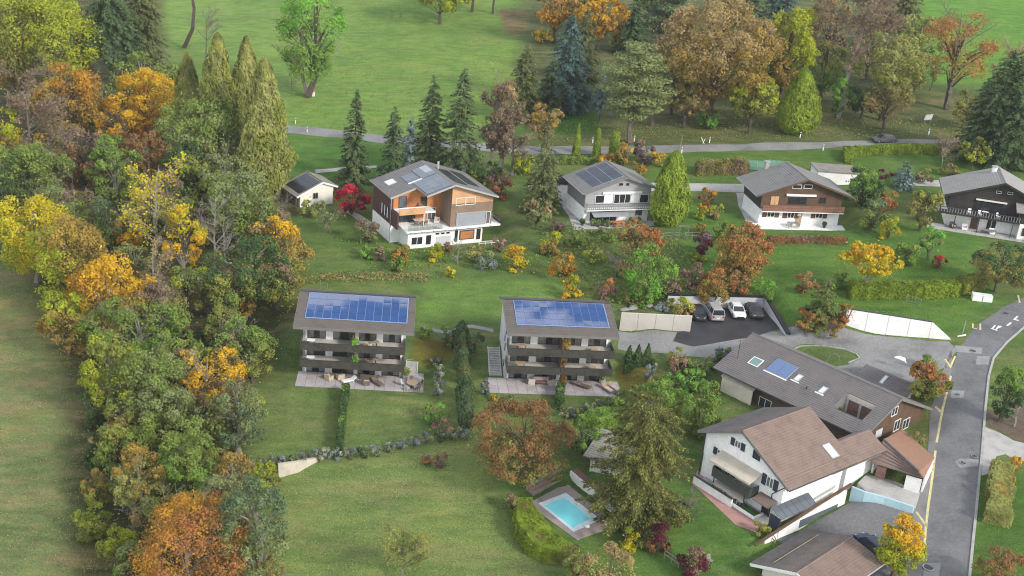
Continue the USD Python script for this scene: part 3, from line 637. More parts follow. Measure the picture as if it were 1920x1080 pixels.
def leafquads(C, N, size, rng, asp=.62, along=None):
    """One small leaf blade (a quad) per point."""
    N = N / np.maximum(np.linalg.norm(N, axis=1, keepdims=True), 1e-9)
    A = rng.normal(size=C.shape) if along is None else along + .25 * rng.normal(size=C.shape)
    A = A - (A * N).sum(1, keepdims=True) * N; A /= np.maximum(np.linalg.norm(A, axis=1, keepdims=True), 1e-9)
    B = np.cross(N, A); s = np.broadcast_to(np.asarray(size, float), (len(C),))[:, None] * rng.uniform(.7, 1.3, (len(C), 1))
    v = np.stack([C - A * s, C + B * s * asp - A * s * .1, C + A * s, C - B * s * asp - A * s * .1], 1).reshape(-1, 3)
    return v, np.arange(len(C) * 4).reshape(-1, 4)

# ---------------------------------------------------------------- the two new apartment houses
def duplex(key, label, W, b, h, Hf, of, Lr, s, os, stair_left, pv, seed, pits):
    t = place('apartment_house', label, 'apartment house', key); F = Face(t, 'F', 0)
    L = Lr + 3.2; zr = Hf + s * (Lr + of); rise = 1.8
    top = lambda y: Hf + s * (y + of) - .28
    for x0, x1 in ((0, .28), (W - .28, W)):
        t.part('side_wall', hexa([(x0, 0, -2.5), (x1, 0, -2.5), (x1, Lr, -2.5), (x0, Lr, -2.5)], [(x0, 0, top(0)), (x1, 0, top(0)), (x1, Lr, top(Lr)), (x0, Lr, top(Lr))]), 'grey_render')
        t.part('side_wall', hexa([(x0, Lr, -2.5), (x1, Lr, -2.5), (x1, L, -2.5), (x0, L, -2.5)], [(x0, Lr, top(Lr)), (x1, Lr, top(Lr)), (x1, L, top(Lr) - 1.1), (x0, L, top(Lr) - 1.1)]), 'grey_render')
    t.part('rear_wall', box(.28, W - .28, L - .25, L, -2.5, top(Lr) - 1.1), 'grey_render')
    t.part('party_wall', box(W / 2 - .12, W / 2 + .12, .35, L - .3, -1, top(.4)), 'interior')
    t.part('room_back', box(.28, W - .28, 3.2, 3.35, 0, top(2.6)), 'interior')
    for k in (1, 2):
        sl = t.part('balcony_floor', join(box(.28, W - .28, 0, 3.2, k * h - .24, k * h), box(-.05, W + .05, -b, 0, k * h - .24, k * h)), 'floor_beige')
        for x0, x1 in ((-.08, W / 2 - .03), (W / 2 + .03, W + .08)):
            r = t.part('balcony_railing', box(x0, x1, -b - .07, -b, k * h - .25, k * h + .76), 'rail_panel')
            t.part('handrail', box(x0, x1, -b - .09, -b + .02, k * h + .76, k * h + .81), 'dark_frame', r)
        for x0 in (-.08, W + .02): t.part('balcony_railing', box(x0, x0 + .06, -b, 0, k * h - .25, k * h + .76), 'rail_panel')
        t.part('balcony_divider', box(W / 2 - .04, W / 2 + .04, -b + .02, -.02, k * h, k * h + 1.8), 'interior_dark')
    edges = [0, .04, .222, .293, .507, .545, .717, .783, .96, 1.0]
    rr = random.Random(seed)
    for k in range(3):
        z0 = k * h; z1 = (k + 1) * h - .24 if k < 2 else top(0)
        for i in range(0, 9, 2): t.part('pillar', box(edges[i] * W + (.29 if i == 0 else 0), edges[i + 1] * W - (.29 if i == 8 else 0), -.04, .3, z0, z1), 'white_wall')
        for i in range(1, 9, 2):
            u0, u1 = edges[i] * W, edges[i + 1] * W; fw = .06; zt = z1 - .12; xs = [u0, u0 + (u1 - u0) * rr.uniform(.3, .4), u0 + (u1 - u0) * rr.uniform(.62, .7), u1]
            t.part('lintel', box(u0, u1, -.02, .28, zt, z1), 'white_wall')
            fr = [box(u0, u1, .08, .16, z0, z0 + fw), box(u0, u1, .08, .16, zt - fw, zt)] + [box(x - (fw / 2 if 0 < n < 3 else (0 if n == 0 else fw)), x + (fw / 2 if 0 < n < 3 else (fw if n == 0 else 0)), .07, .17, z0 + fw, zt - fw) for n, x in enumerate(xs)]
            w = t.part('window', join(*fr), 'dark_frame')
            for a, c in zip(xs[:-1], xs[1:]): t.part('pane', box(a + .03, c - .03, .115, .125, z0 + fw, zt - fw), 'pane', w)
            for n in (0, 2):
                if rr.random() < .93:
                    n_ = max(3, int((xs[n + 1] - xs[n]) / .16)); e = np.linspace(xs[n] + .05, xs[n + 1] - .02, n_ + 1)
                    t.part('curtain', join(*[hexa([(p, .135 + .05 * (q % 2), z0 + .03), (p2, .185 - .05 * (q % 2), z0 + .03), (p2, .205 - .05 * (q % 2), z0 + .03), (p, .155 + .05 * (q % 2), z0 + .03)], [(p, .135 + .05 * (q % 2), zt - .05), (p2, .185 - .05 * (q % 2), zt - .05), (p2, .205 - .05 * (q % 2), zt - .05), (p, .155 + .05 * (q % 2), zt - .05)]) for q, (p, p2) in enumerate(zip(e[:-1], e[1:]))]), 'curtain' if rr.random() < .75 else 'interior')
            t.part('cupboard', box(xs[1] - .2, xs[1] + rr.uniform(.4, 1.2), 2.4, 3.1, z0, z0 + rr.uniform(.8, 1.9)), 'interior_dark')
    S = Slope((-os, Lr, zr), (W + os, Lr, zr), (-os, -of, Hf)); SB = Slope((-os, Lr, zr), (W + os, Lr, zr), (-os, L + .7, zr - 1.35))
    r = t.part('roof', join(S.tiles(0, S.U, 0, S.V, .55, .22, .02), SB.tiles(0, SB.U, 0, SB.V, .55, .22, .02)), 'duplex_roof')
    t.part('ridge_cap', join(S.plate(-.03, S.U + .03, -.14, .2, -.03, .10)), 'dark_metal', r)
    t.part('fascia', box(-os - .02, W + os + .02, -of - .05, -of + .0, Hf - .27, Hf + .03), 'taupe_roof', r)
    t.part('verge_board', S.plate(-.05, -.003, 0, S.V, -.25, .04), 'taupe_roof', r); t.part('verge_board', S.plate(S.U + .003, S.U + .05, 0, S.V, -.25, .04), 'taupe_roof', r)
    u0, u1, v0, v1, nu, nv = pv
    panels(t, S, r, u0 * S.U, u1 * S.U, v0 * S.V, v1 * S.V, nu, nv, ['pv_blue', 'pv_blue', 'pv_blue_pale', 'pv_blue_deep'], .065, .12, back='pv_line', tilt=.0006, seed=seed)
    if stair_left:
        FL = Face(t, 'L', 0)
        for u, z, hh in ((1.2, .5, .9), (1.4, 2.6, 1.0), (2.2, 3.6, .8), (1.5, 4.9, 1.3), (2.3, 5.6, 1.0), (3.6, 6.6, .8)): FL.window(u, u + .35, z + .6, z + .6 + hh, 'dark_frame', 'dark_glass', 0, .05)
    x0, x1 = (-1.75, -.35) if stair_left else (W + .35, W + 1.75)
    st = T('garden_stairs', 'stone steps up the left side of the right apartment house' if stair_left else 'stone steps up the right side of the left apartment house', 'steps', t.loc, t.rot)
    n = 12
    for k in range(n): st.part('step', box(x0, x1, .6 + k * .4, .6 + (k + 1) * .4 - .05, -.6, (k + 1) * rise / n), 'concrete')
    for x in (x0 - .1, x1): st.part('string_wall', hexa([(x, .55, -.8), (x + .1, .55, -.8), (x + .1, 5.5, -.8), (x, 5.5, -.8)], [(x, .55, .12), (x + .1, .55, .12), (x + .1, 5.5, rise + .05), (x, 5.5, rise + .05)]), 'grey_wall')
    # terrace of single slabs
    tx0, tx1 = (-2.2, W + 1.6) if stair_left else (-.5, W + 2.7)
    te = T('terrace', 'mauve paved terrace in front of the ' + ('right' if stair_left else 'left') + ' apartment house', 'terrace', t.loc, t.rot)
    te.part('terrace_bed', box(tx0 + .03, tx1 - .03, -4.15, .5, -2.2, -.02), 'concrete')
    nx = round((tx1 - tx0) / 1.25); cx = (tx1 - tx0) / nx
    for i in range(nx):
        for j in range(4): te.part('paving_slab', box(tx0 + i * cx + .02, tx0 + (i + 1) * cx - .02, -4.2 + j * 1.05 + .02, -4.2 + (j + 1) * 1.05 - .02, -.03, .03 + .004 * rr.random()), 'slab_mauve' if rr.random() < .7 else 'slab_mauve_dark')
    if not stair_left:
        for i in range(2):
            for j in range(2): te.part('paving_slab', box(W + .35 + i * 1.17, W + .35 + (i + 1) * 1.17 - .03, .02 + j * 1.0, .02 + (j + 1) * 1.0 - .03, -.3, .03), 'slab_mauve')
    return t
pm('pv_line', (.24, .35, .58), .5, .08, 1, 8)
DA = duplex('duplex_a', 'left of the two new white terraced apartment houses, unpaved side wall in shade, stairs on its right', 13.0, 2.96, 2.39, 7.29, 2.33, 6.25, .16, 1.04, False, (.085, .935, .06, .74, 12, 4), 3, 0)
tag(DA.prim, 'left new apartment house with three balcony floors and a blue solar roof, beside the wood')
DB = duplex('duplex_b', 'right new apartment house with blue solar roof and a window-slotted left wall', 13.2, 3.0, 2.47, 7.5, 2.7, 5.2, .17, .45, True, (.10, .93, .06, .74, 11, 4), 8, 0)

# ---------------------------------------------------------------- the wooden house with slate-blue roof
t = C = place('wooden_house', 'orange and weathered timber house with slate roof and white basement, beside the red maple', 'house', 'wood')
t.loc = np.array([-19.77, 180.08, 16.55]); UsdGeom.Xformable(t.prim).GetOrderedXformOps()[0].Set(Gf.Vec3d(*t.loc)); t.rot = math.radians(29.12); UsdGeom.Xformable(t.prim).GetOrderedXformOps()[1].Set(29.12)
W, L, h1, Hl, HR, s, a, d, xn, xr = 15.62, 7.6, 2.91, 7.22, 7.65, .32, .54, 3.84, 3.74, 8.42
za = Hl + a * W * s; sr = (za - HR) / (W * (1 - a))
t.part('basement_wall', box(0, W, 0, L, -2.5, h1 - .25), 'white_wall'); t.part('basement_front', box(1.6, W - 1.2, -d + .5, -.02, -2.5, h1 - .25), 'white_wall')
t.part('deck', box(.9, W + 1.4, -d - .5, -.0, h1 - .245, h1 + .02), 'white_wall'); t.part('deck_side', box(W, W + 1.4, 0, 3, h1 - .24, h1 + .02), 'white_wall')
t.part('side_wall', prism([(-.04, h1 - .2), (.3, h1 - .2), (.3, Hl + .1), (-.04, Hl)], -.02, L), 'maroon_wood', label='dark maroon boarded side wall')
t.part('loggia_wall', prism([(.32, h1 + .03), (xr, h1 + .03), (xr, Hl + xr * s), (.32, Hl + .3 * s)], .02, L - .02), 'orange_wood')
t.part('gable_block', prism([(xr, h1 + .03), (W + .02, h1 + .03), (W + .02, HR), (a * W, za), (xr, Hl + xr * s)], -d, L - .04), 'weathered_wood')
t.part('gable_boards', prism([(xr + .02, 6.7), (W, 6.7), (W, HR), (a * W, za - .02), (xr + .02, Hl + xr * s)], -d - .04, -d + .05), 'honey_wood')
t.part('front_fin', box(.02, .3, -2.5, -.03, h1 - .2, 5.3), 'maroon_wood')
F, FD = Face(t, 'F', -d), Face(t, 'F', 0)
F.window(*F.rect(855, 370, 891, 384), 'white_frame', 'grey_glass', 1)
u0, u1, z0, z1 = F.rect(855, 399, 909, 422); t.part('blind', F.box(u0, u1, h1 + .1, z1, .02, .1), 'awning_grey')
t.part('blind_rail', F.box(u0 - .05, u1 + .05, z1, z1 + .14, .02, .16), 'zinc')
F.window(u1 + .15, u1 + .9, h1 + .1, z1, 'white_frame', 'grey_glass', 0)
FD.window(4.9, 6.0, 5.35, 6.9, 'dark_frame', 'dark_glass', 0); FD.window(1.2, 2.5, 5.35, 7.2, 'dark_frame', 'grey_glass', 0)
FD.window(1.4, 4.1, h1 + .05, h1 + 2.1, 'dark_frame', 'dark_glass', 2); FD.window(6.1, 7.6, h1 + .05, h1 + 2.1, 'white_frame', 'grey_glass', 1)
bal = t.part('balcony', box(.32, 6.4, -2.5, -.02, 5.05, 5.3), 'white_wall')
t.part('balcony_parapet', join(box(.32, 4.6, -2.55, -2.45, 5.0, 6.1), box(4.5, 4.6, -2.45, -.05, 5.3, 6.1)), 'honey_wood'); t.part('parapet_top', join(box(.3, 4.65, -2.6, -2.35, 6.1, 6.18)), 'white_wall')
t.part('post', bar((4.5, -2.45, h1), (4.5, -2.45, 5.05), .07), 'white_frame')
for k, x in enumerate(np.linspace(1.1, W + 1.2, 9)[:-1]):
    x2 = np.linspace(1.1, W + 1.2, 9)[k + 1]
    if x2 < xr + .2: t.part('glass_railing', box(x + .04, x2 - .04, -d - .42, -d - .40, h1 + .06, h1 + 1.0), 'rail_glass')
    t.part('deck_lamp', disc((x + .4, -d - .52, h1 - .25), .07, .1, 6), 'dark_metal')
for y0, y1 in ((-d - .4, -1.6), (-1.5, 1)): t.part('glass_railing', box(W + 1.3, W + 1.32, y0, y1, h1 + .06, h1 + 1.0), 'rail_glass')
FB = Face(t, 'F', -d + .5)
FB.window(2.2, 4.1, .3, 1.6, 'white_frame', 'dark_glass', 1); FB.window(4.7, 5.5, .2, 1.7, 'dark_frame', 'dark_glass', 0)
for k in range(3): FB.window(6.2 + k * .9, 6.95 + k * .9, 1.6, 2.05, 'white_frame', 'dark_glass', 0)
t.part('garage_door', FB.box(6.4, 8.9, -.1, 1.35, .01, .06), 'grey_wall')
FB.window(9.6, 10.1, .2, 2.1, 'dark_frame', 'dark_glass', 0); FB.window(10.4, 13.0, .45, 2.0, 'dark_frame', 'grey_glass', 1); t.part('lit_panel', FB.box(10.6, 12.8, .6, 1.8, .05, .1), 'orange_wood'); FB.window(13.4, 14.1, .3, 2.0, 'dark_frame', 'dark_glass', 0)
FL = Face(t, 'L', -.04)
for k in range(3): FL.window(1.0 + k * 1.15, 1.6 + k * 1.15, h1 + .4, h1 + 2.3, 'dark_frame', 'skylight_white', 0)
t.part('downpipe', bar((-.1, -.1, -.2), (-.1, -.1, Hl - .1), .06, 6), 'zinc')
e = .2; rf = -d - .95
SL = Slope((a * W, rf, za + e), (a * W, L + .8, za + e), (-.5, rf, Hl - .5 * s + e)); SR = Slope((a * W, rf, za + e), (a * W, L + .8, za + e), (W + .5, rf, HR - .5 * sr + e))
vn = (a * W - xn) * math.hypot(1, s); un = -rf - .65
CR = r = t.part('roof', join(SL.tiles(0, SL.U, 0, vn, .4), SL.tiles(un, SL.U, vn, SL.V, .4), SR.tiles(0, SR.U, 0, SR.V, .4)), 'taupe_roof')
t.part('verge_board', join(SL.plate(-.07, -.003, 0, vn, -.2, .08), SR.plate(-.07, -.003, 0, SR.V, -.2, .08)), 'zinc', r); t.part('verge_board', SL.plate(un - .07, un - .003, vn, SL.V, -.2, .08), 'zinc', r)
panels(t, SL, r, .5, 6.2, .35, vn - .3, 4, 3, ['pv_slate'], .02, .09); panels(t, SL, r, 6.5, 10.8, .35, 2.9, 3, 2, ['pv_pale', 'pv_slate'], .03, .09, seed=4); panels(t, SL, r, 6.5, 10.0, 3.2, 5.2, 3, 1, ['pv_slate'], .03, .09)
t.part('roof_rail', SL.plate(6.4, 6.55, 2.9, 5.3, .02, .16), 'white_frame', r)
skylight(t, SL, r, 8.6, 10.6, 6.3, 7.9, 'skylight_white')
panels(t, SR, r, 2.0, 9.8, .8, 3.2, 5, 2, ['pv_black'], .03, .09); panels(t, SR, r, 3.4, 10.4, 3.9, 6.1, 5, 2, ['pv_black'], .03, .09)
t.part('chimney', disc((9.6, 4.5, za - .2), .18, 1.3, 10), 'zinc', r)
z = t.loc[2] + h1 + .02
for nm, x, y, l in (('table', 4.2, -1.3, 'pale table on the deck of the wooden house'),): P = t.world(x, y); table(P[0], P[1], z, t.rot, 'cushion', l, 1.8, .9, cat='table')
for k, (x, y) in enumerate(((3.4, -2.1), (4.2, -2.2), (5.0, -2.1))): P = t.world(x, y); chair(P[0], P[1], z, t.rot + math.pi, 'wicker', ('left', 'middle', 'right')[k] + ' one of the three chairs at the deck table of the wooden house')
P = t.world(7.2, -1.5); armchair(P[0], P[1], z, t.rot - .5, 'cushion', 'cushion', 'white garden armchair on the deck by the orange loggia wall')

# ---------------------------------------------------------------- garage with black roof panels
t = place('garage_building', 'white garage with black panelled roof, left of the red maple', 'garage', 'shed')
SL, SR, r = gable(t, 6.02, 5.31, 2.2, 2.19, 3.2, .44, .66, .8, .3, .8, 'cream_wall', 'cream_wall', 'old_roof', .4)
panels(t, SL, r, .5, 5.7, .35, 4.4, 4, 3, ['pv_black'], .03, .09); verge(t, SL, 'white_frame'); verge(t, SR, 'white_frame')
Face(t, 'F', -.04).window(2.3, 3.2, 1.3, 2.3, 'grey_wood_dark', 'dark_glass', 1)
t.part('open_side', Face(t, 'L', -.04).box(.6, 4.6, -.1, 1.75, .01, .06), 'shed_wood')
for y in (.1, 2.6, 5.1): t.part('post', bar((-.7, y, -.6), (-.7, y, 1.95), .08), 'shed_wood')

# ---------------------------------------------------------------- the row of three chalets
def baluster_rail(t, x0, x1, y0, z0, hh, n, mat, top=None, side=None):
    top = top or mat
    t.part('handrail', box(x0, x1, y0 - .05, y0 + .05, z0 + hh - .09, z0 + hh), top); t.part('bottom_rail', box(x0, x1, y0 - .04, y0 + .04, z0 + .06, z0 + .14), top)
    xs = np.linspace(x0 + .06, x1 - .06, n); t.part('balusters', join(*[box(x - .045, x + .045, y0 - .03, y0 + .03, z0 + .14, z0 + hh - .09) for x in xs]), mat, kind='stuff')
    if side is not None:
        for x in (x0, x1): t.part('side_rail', join(box(x - .03, x + .03, y0 + .05, side, z0 + hh - .09, z0 + hh), *[box(x - .025, x + .025, y - .04, y + .04, z0, z0 + hh - .09) for y in np.linspace(y0 + .15, side - .1, 5)]), mat)
t = E_ = place('chalet', 'grey timber chalet with a black solar roof, left of the tall lime thuja', 'house', 'grey')
W, L, h1 = 11.38, 7.56, 2.54
SL, SR, r = gable(t, W, L, h1, 5.22, 5.96, .36, .59, .73, .71, 1.2, 'white_wall', 'grey_wood', 'grey_slate', .4)
verge(t, SL, 'grey_wood_dark'); verge(t, SR, 'grey_wood_dark'); gutter(t, SL); gutter(t, SR)
c = [SL.uv(t, *q) for q in ((1131, 303), (1170, 333), (1070, 327), (1108, 355))]
ua, ub, va, vb = 1.0, 8.4, .45, 6.0
for k in range(3): panels(t, SL, r, ua, ub, va + k * (vb - va) / 3, va + (k + 1) * (vb - va) / 3 - .08, 5, 1, ['pv_black'], .012, .09, seed=k)
t.part('panel_frame', SL.plate(ua - .05, ub + .05, va - .05, vb - .03, .03, .075), 'zinc', r)
t.part('side_cladding', Face(t, 'L', -.04).box(.0, L, h1 + .02, 5.1, .005, .05), 'grey_wood_dark')
F = Face(t, 'F', -.04)
F.window(*F.rect(1116, 366, 1133, 381), 'white_frame', 'dark_glass', 0); F.window(*F.rect(1151, 364, 1182, 381), 'white_frame', 'dark_glass', 2); F.window(*F.rect(1199, 364, 1216, 380), 'white_frame', 'dark_glass', 0)
for q in ((1133, 364, 1149, 381), (1183, 364, 1198, 380)): t.part('shutter', F.box(*F.rect(*q), .01, .06), 'white_wall')
for q in ((1161, 343, 1168, 348), (1174, 343, 1180, 348)): F.window(*F.rect(*q), 'grey_wood_dark', 'dark_glass', 0, .04)
t.part('awning_case', F.box(*F.rect(1130, 359, 1203, 363), .01, .25), 'white_plastic')
t.part('balcony_floor', box(-.1, W + .1, -1.3, -.05, h1 - .16, h1), 'white_wall'); baluster_rail(t, -.1, W + .1, -1.28, h1, 1.0, 34, 'grey_wood', 'grey_wood_dark', -.1)
FG = Face(t, 'F', 0)
FG.window(1.0, 5.8, .1, 2.0, 'white_frame', 'dark_glass', 3); t.part('awning', hexa([(1.0, -.05, 2.1), (7.0, -.05, 2.1), (7.0, -1.9, 1.55), (1.0, -1.9, 1.55)], [(1.0, -.05, 2.16), (7.0, -.05, 2.16), (7.0, -1.9, 1.61), (1.0, -1.9, 1.61)]), 'awning_grey')
FG.window(9.0, 10.4, .9, 2.0, 'white_frame', 'grey_glass', 0, shutters=None)
te = T('terrace', 'pale paved terrace in front of the grey chalet', 'terrace', t.loc, t.rot)
for i in range(9): te.part('paving_slab', box(-1.3 + i * 1.5, .17 + i * 1.5, -2.9, -.02, -1.2, .03), 'concrete')
for k, (x, y, lf) in enumerate(((-.6, -1.2, 'darkgreen'), (1.0, -1.6, 'greygreen'), (1.8, -2.1, 'green'), (2.6, -1.7, 'darkgreen'), (3.4, -2.2, 'greygreen'), (7.9, -1.4, 'darkgreen'), (9.2, -1.4, 'green'))):
    P = t.world(x, y, .03); pot(*P, ('potted plant at the left corner of the grey chalet', 'grey-leaved pot left of the orange garden table', 'green pot plant in the row left of the orange table', 'dark pot plant nearest the awning of the grey chalet', 'pale pot plant beside the orange table', 'dark pot plant right of the grey chalet table', 'pot plant under the small window of the grey chalet')[k], 'dark_metal', lf, .2, .35, .5, k)
P = t.world(5.3, -2.0, .03); table(*P, t.rot, 'orange_paint', 'orange table on the terrace of the grey chalet', 2.0, 1.0)
for k, x in enumerate((4.8, 5.9)): P = t.world(x, -2.75, .03); chair(*P, t.rot + math.pi, 'orange_paint', ('left', 'right')[k] + ' orange chair in front of the orange table')
P = t.world(7.0, -1.9, .03); chair(*P, t.rot + .9, 'wicker', 'dark chair right of the orange table')

t = F_ = place('chalet', 'brown timber chalet with white ground floor and a chimney, left of the round dark bush', 'house', 'brown')
W, L, h1 = 13.77, 7.73, 2.55
SL, SR, r = gable(t, W, L, h1, 5.34, 5.5, .36, .5, 1.36, 1.07, .97, 'white_wall', 'brown_wood', 'grey_slate', .42)
verge(t, SL, 'brown_wood'); verge(t, SR, 'brown_wood'); gutter(t, SL); gutter(t, SR)
u, v = SL.uv(t, 1437, 316); P = SL.p(u, v, 0); t.part('chimney', box(P[0] - .35, P[0] + .35, P[1] - .35, P[1] + .35, P[2] - .4, P[2] + 1.2), 'stone', r); t.part('chimney_cap', box(P[0] - .45, P[0] + .45, P[1] - .45, P[1] + .45, P[2] + 1.2, P[2] + 1.3), 'zinc', r)
t.part('side_cladding', Face(t, 'L', -.04).box(.0, L, h1 + .02, 5.2, .005, .05), 'black_wood')
F = Face(t, 'F', -.04)
F.window(*F.rect(1478, 370, 1512, 383), 'dark_frame', 'dark_glass', 2); F.window(*F.rect(1535, 370, 1549, 382), 'brown_wood', 'dark_glass', 1)
F.window(*F.rect(1486, 346, 1503, 354), 'white_frame', 'dark_glass', 0); F.window(*F.rect(1507, 346, 1523, 354), 'white_frame', 'dark_glass', 0)
for q in ((1445, 368, 1452, 384), (1452.5, 368, 1459.5, 384)): t.part('shutter', F.box(*F.rect(*q), .01, .07), 'honey_wood', label='pale honey shutter')
t.part('awning_case', F.box(*F.rect(1474, 364, 1530, 367.5), .01, .3), 'white_plastic')
t.part('balcony_floor', box(-.1, W + .1, -1.3, -.05, h1 - .15, h1), 'white_wall')
for k in range(3): t.part('balcony_board', box(-.1, W + .1, -1.32, -1.26, h1 + .05 + k * .3, h1 + .3 + k * .3), 'red_wood')
for k in range(9): t.part('railing_post', box(-.1 + k * (W + .1) / 8, .0 + k * (W + .1) / 8, -1.25, -1.17, h1, h1 + .98), 'red_wood')
t.part('handrail', box(-.12, W + .12, -1.36, -1.2, h1 + .96, h1 + 1.04), 'red_wood')
FG = Face(t, 'F', 0)
for q in ((1438, 397, 1452, 407), (1476, 398, 1489, 409), (1529, 399, 1542, 409)): FG.window(*FG.rect(*q), 'white_frame', 'dark_glass', 1, shutters='brown_wood', sw=.75)
q = FG.rect(1492, 397, 1503, 419); t.part('door', FG.box(q[0], q[1], 0, 2.1, .01, .07), 'furniture_wood'); t.part('sign_ring', FG.box(q[0] + .2, q[1] - .2, 1.5, 1.9, .07, .1), 'white_plastic')
te = T('terrace', 'white terrace along the front of the brown chalet', 'terrace', t.loc, t.rot)
for i in range(11): te.part('paving_slab', box(-1.6 + i * 1.5, -.13 + i * 1.5, -2.7, -.02, -1.3, .03), 'white_wall')
P = t.world(5.4, -1.3, .03); table(*P, t.rot, 'metal', 'grey table on the white terrace of the brown chalet', 1.8, .9)
for k, (x, y, q) in enumerate(((4.7, -2.0, math.pi), (6.0, -2.0, math.pi))): P = t.world(x, y, .03); chair(*P, t.rot + q, 'metal', ('left', 'right')[k] + ' grey chair at the brown chalet terrace table')
P = t.world(10.9, -1.3, .03); pot(*P, 'dark pot plant on the white terrace right of the door', 'dark_metal', 'darkgreen', .2, .35, .4, 31)

t = G_ = place('chalet', 'black timber chalet with pale grey roof cut by the right frame edge', 'house', 'dark')
W, L, h1 = 15.4, 8.23, 2.58
SL, SR, r = gable(t, W, L, h1, 5.41, 5.0, .38, .49, 1.22, 1.06, .8, 'white_wall', 'black_wood', 'pale_slate', .42)
verge(t, SL, 'black_wood'); verge(t, SR, 'black_wood'); gutter(t, SL, 'dark_metal')
u, v = SL.uv(t, 1864, 322); P = SL.p(u, v, 0); t.part('chimney', disc((P[0], P[1], P[2] - .3), .4, 1.1, 10), 'white_plastic', r); t.part('chimney_cap', disc((P[0], P[1], P[2] + .85), .55, .12, 10), 'zinc', r)
S2 = Slope((9.9, -2.2, 5.3), (W + 2, -2.2, 5.5), (9.9, -3.6, 4.85)); S2 = Slope((9.9, -.04, 5.35), (W + .6, -.04, 5.35), (9.9, -2.6, 4.5)); t.part('porch_roof', S2.tiles(0, S2.U, 0, S2.V, .42), 'pale_slate')
t.part('front_wing', box(10.9, W, -2.0, -.04, h1, 4.55), 'black_wood'); t.part('front_wing_base', box(10.9, W, -1.98, -.02, -2, h1), 'white_wall')
F = Face(t, 'F', -.04)
F.window(3.9, 8.2, h1 + .1, h1 + 2.2, 'black_wood', 'dark_glass', 3); t.part('awning_case', F.box(3.9, 8.6, h1 + 2.3, h1 + 2.5, .01, .3), 'cream_wall')
F.window(8.3, 9.1, 6.5, 6.9, 'white_frame', 'dark_glass', 0, .05); F.window(6.6, 7.4, 6.4, 6.8, 'white_frame', 'dark_glass', 0, .05)
Face(t, 'F', -2.0).window(12.9, 14.6, h1 + .5, h1 + 1.6, 'black_wood', 'dark_glass', 1)
t.part('balcony_floor', box(-1.6, 10.8, -2.0, -.05, h1 - .2, h1), 'black_wood'); baluster_rail(t, -1.6, 10.8, -1.98, h1, .95, 30, 'grey_wood', 'balcony_green', -.1)
for x in (1.2, 4.8, 9.9): t.part('post', bar((x, -1.95, -.2), (x, -1.95, h1 - .2), .09), 'dark_metal')
FG = Face(t, 'F', 0); FG.window(3.9, 5.0, 0, 2.1, 'brown_wood', 'interior_dark', 0, name='door'); FG.window(6.3, 7.8, .3, 2.0, 'white_frame', 'dark_glass', 1); FW = Face(t, 'F', -1.98)
FW.window(12.3, 14.6, .7, 1.9, 'white_frame', 'dark_glass', 1, shutters='black_wood', sw=.8)
te = T('terrace', 'cream terrace in front of the black chalet', 'terrace', t.loc, t.rot)
for i in range(12): te.part('paving_slab', box(-2.9 + i * 1.5, -1.43 + i * 1.5, -3.3, -.02, -1.3, .03), 'concrete')
for k, (x, y, q, w) in enumerate(((1.2, -1.2, .3, 'dark'), (3.0, -1.3, 0, 'x'), (7.2, -1.4, .2, 'x'), (13.1, -2.9, 0, 'x'))):
    P = t.world(x, y, .03); armchair(*P, t.rot + q, 'dark_metal' if w == 'dark' else 'white_plastic', 'cushion', ('dark armchair at the left end of the black chalet terrace', 'white armchair left of the brown door', 'white armchair right of the brown door under the balcony', 'white armchair under the window at the right frame edge')[k])
P = t.world(6.6, -1.9, .03); table(*P, t.rot, 'metal', 'grey table on the terrace of the black chalet', 2.2, .9)
for k, (x, y) in enumerate(((3.2, -1.1), (4.8, -1.2), (7.6, -1.1))): P = t.world(x, y, h1); chair(*P, t.rot + .4 * k, 'white_plastic', ('left', 'middle', 'right')[k] + ' white chair on the balcony of the black chalet')
P = t.world(5.6, -.9, h1); table(*P, t.rot, 'white_plastic', 'round white table on the balcony of the black chalet', 1.1, round_=True)

# ---------------------------------------------------------------- the long dark house with the roof terrace
t = LO = place('long_house', 'long dark timber house under a big grey tiled roof with a sunken terrace', 'house', 'long')
W, L, Hl, HR, s, a = 13.76, 20.21, 4.65, 3.58, .38, .45
za = Hl + a * W * s; e = .17
hole = None
S0 = Slope((a * W, -.63, za + e), (a * W, L + .8, za + e), (-1.27, -.63, Hl - 1.27 * s + e))
q = [S0.uv(t, *p) for p in ((1590, 738), (1648, 760), (1558, 764), (1615, 788))]
hole = (q[3][0] * .5 + q[1][0] * .5, q[0][0] * .5 + q[2][0] * .5, (q[0][1] + q[1][1]) / 2, (q[2][1] + q[3][1]) / 2)
t.part('wall', box(0, W, 0, L, -1.0, 2.4), 'brown_wood', label='dark lower wall')
va, vb = hole[2], hole[3]; xa, xb = S0.p(0, vb)[0], S0.p(0, va)[0]; ya, yb = S0.p(hole[0], 0)[1], S0.p(hole[1], 0)[1]; zf = 3.6
sr = (za - HR) / (W * (1 - a)); zs = lambda x: Hl + x * s if x < a * W else HR + (W - x) * sr
t.part('upper_wall', prism([(0, 2.42), (W, 2.42), (W, HR), (a * W, za), (0, Hl)], -.02, .25), 'brown_wood'); t.part('rear_gable', prism([(0, 2.42), (W, 2.42), (W, HR), (a * W, za), (0, Hl)], L - .25, L), 'brown_wood')
t.part('eave_wall', box(0, .25, .25, L - .25, 2.42, Hl), 'brown_wood'); t.part('eave_wall', box(W - .25, W, .25, L - .25, 2.42, HR), 'brown_wood')
SL, SR = S0, Slope((a * W, -.63, za + e), (a * W, L + .8, za + e), (W + 1.27, -.63, HR - 1.27 * sr + e))
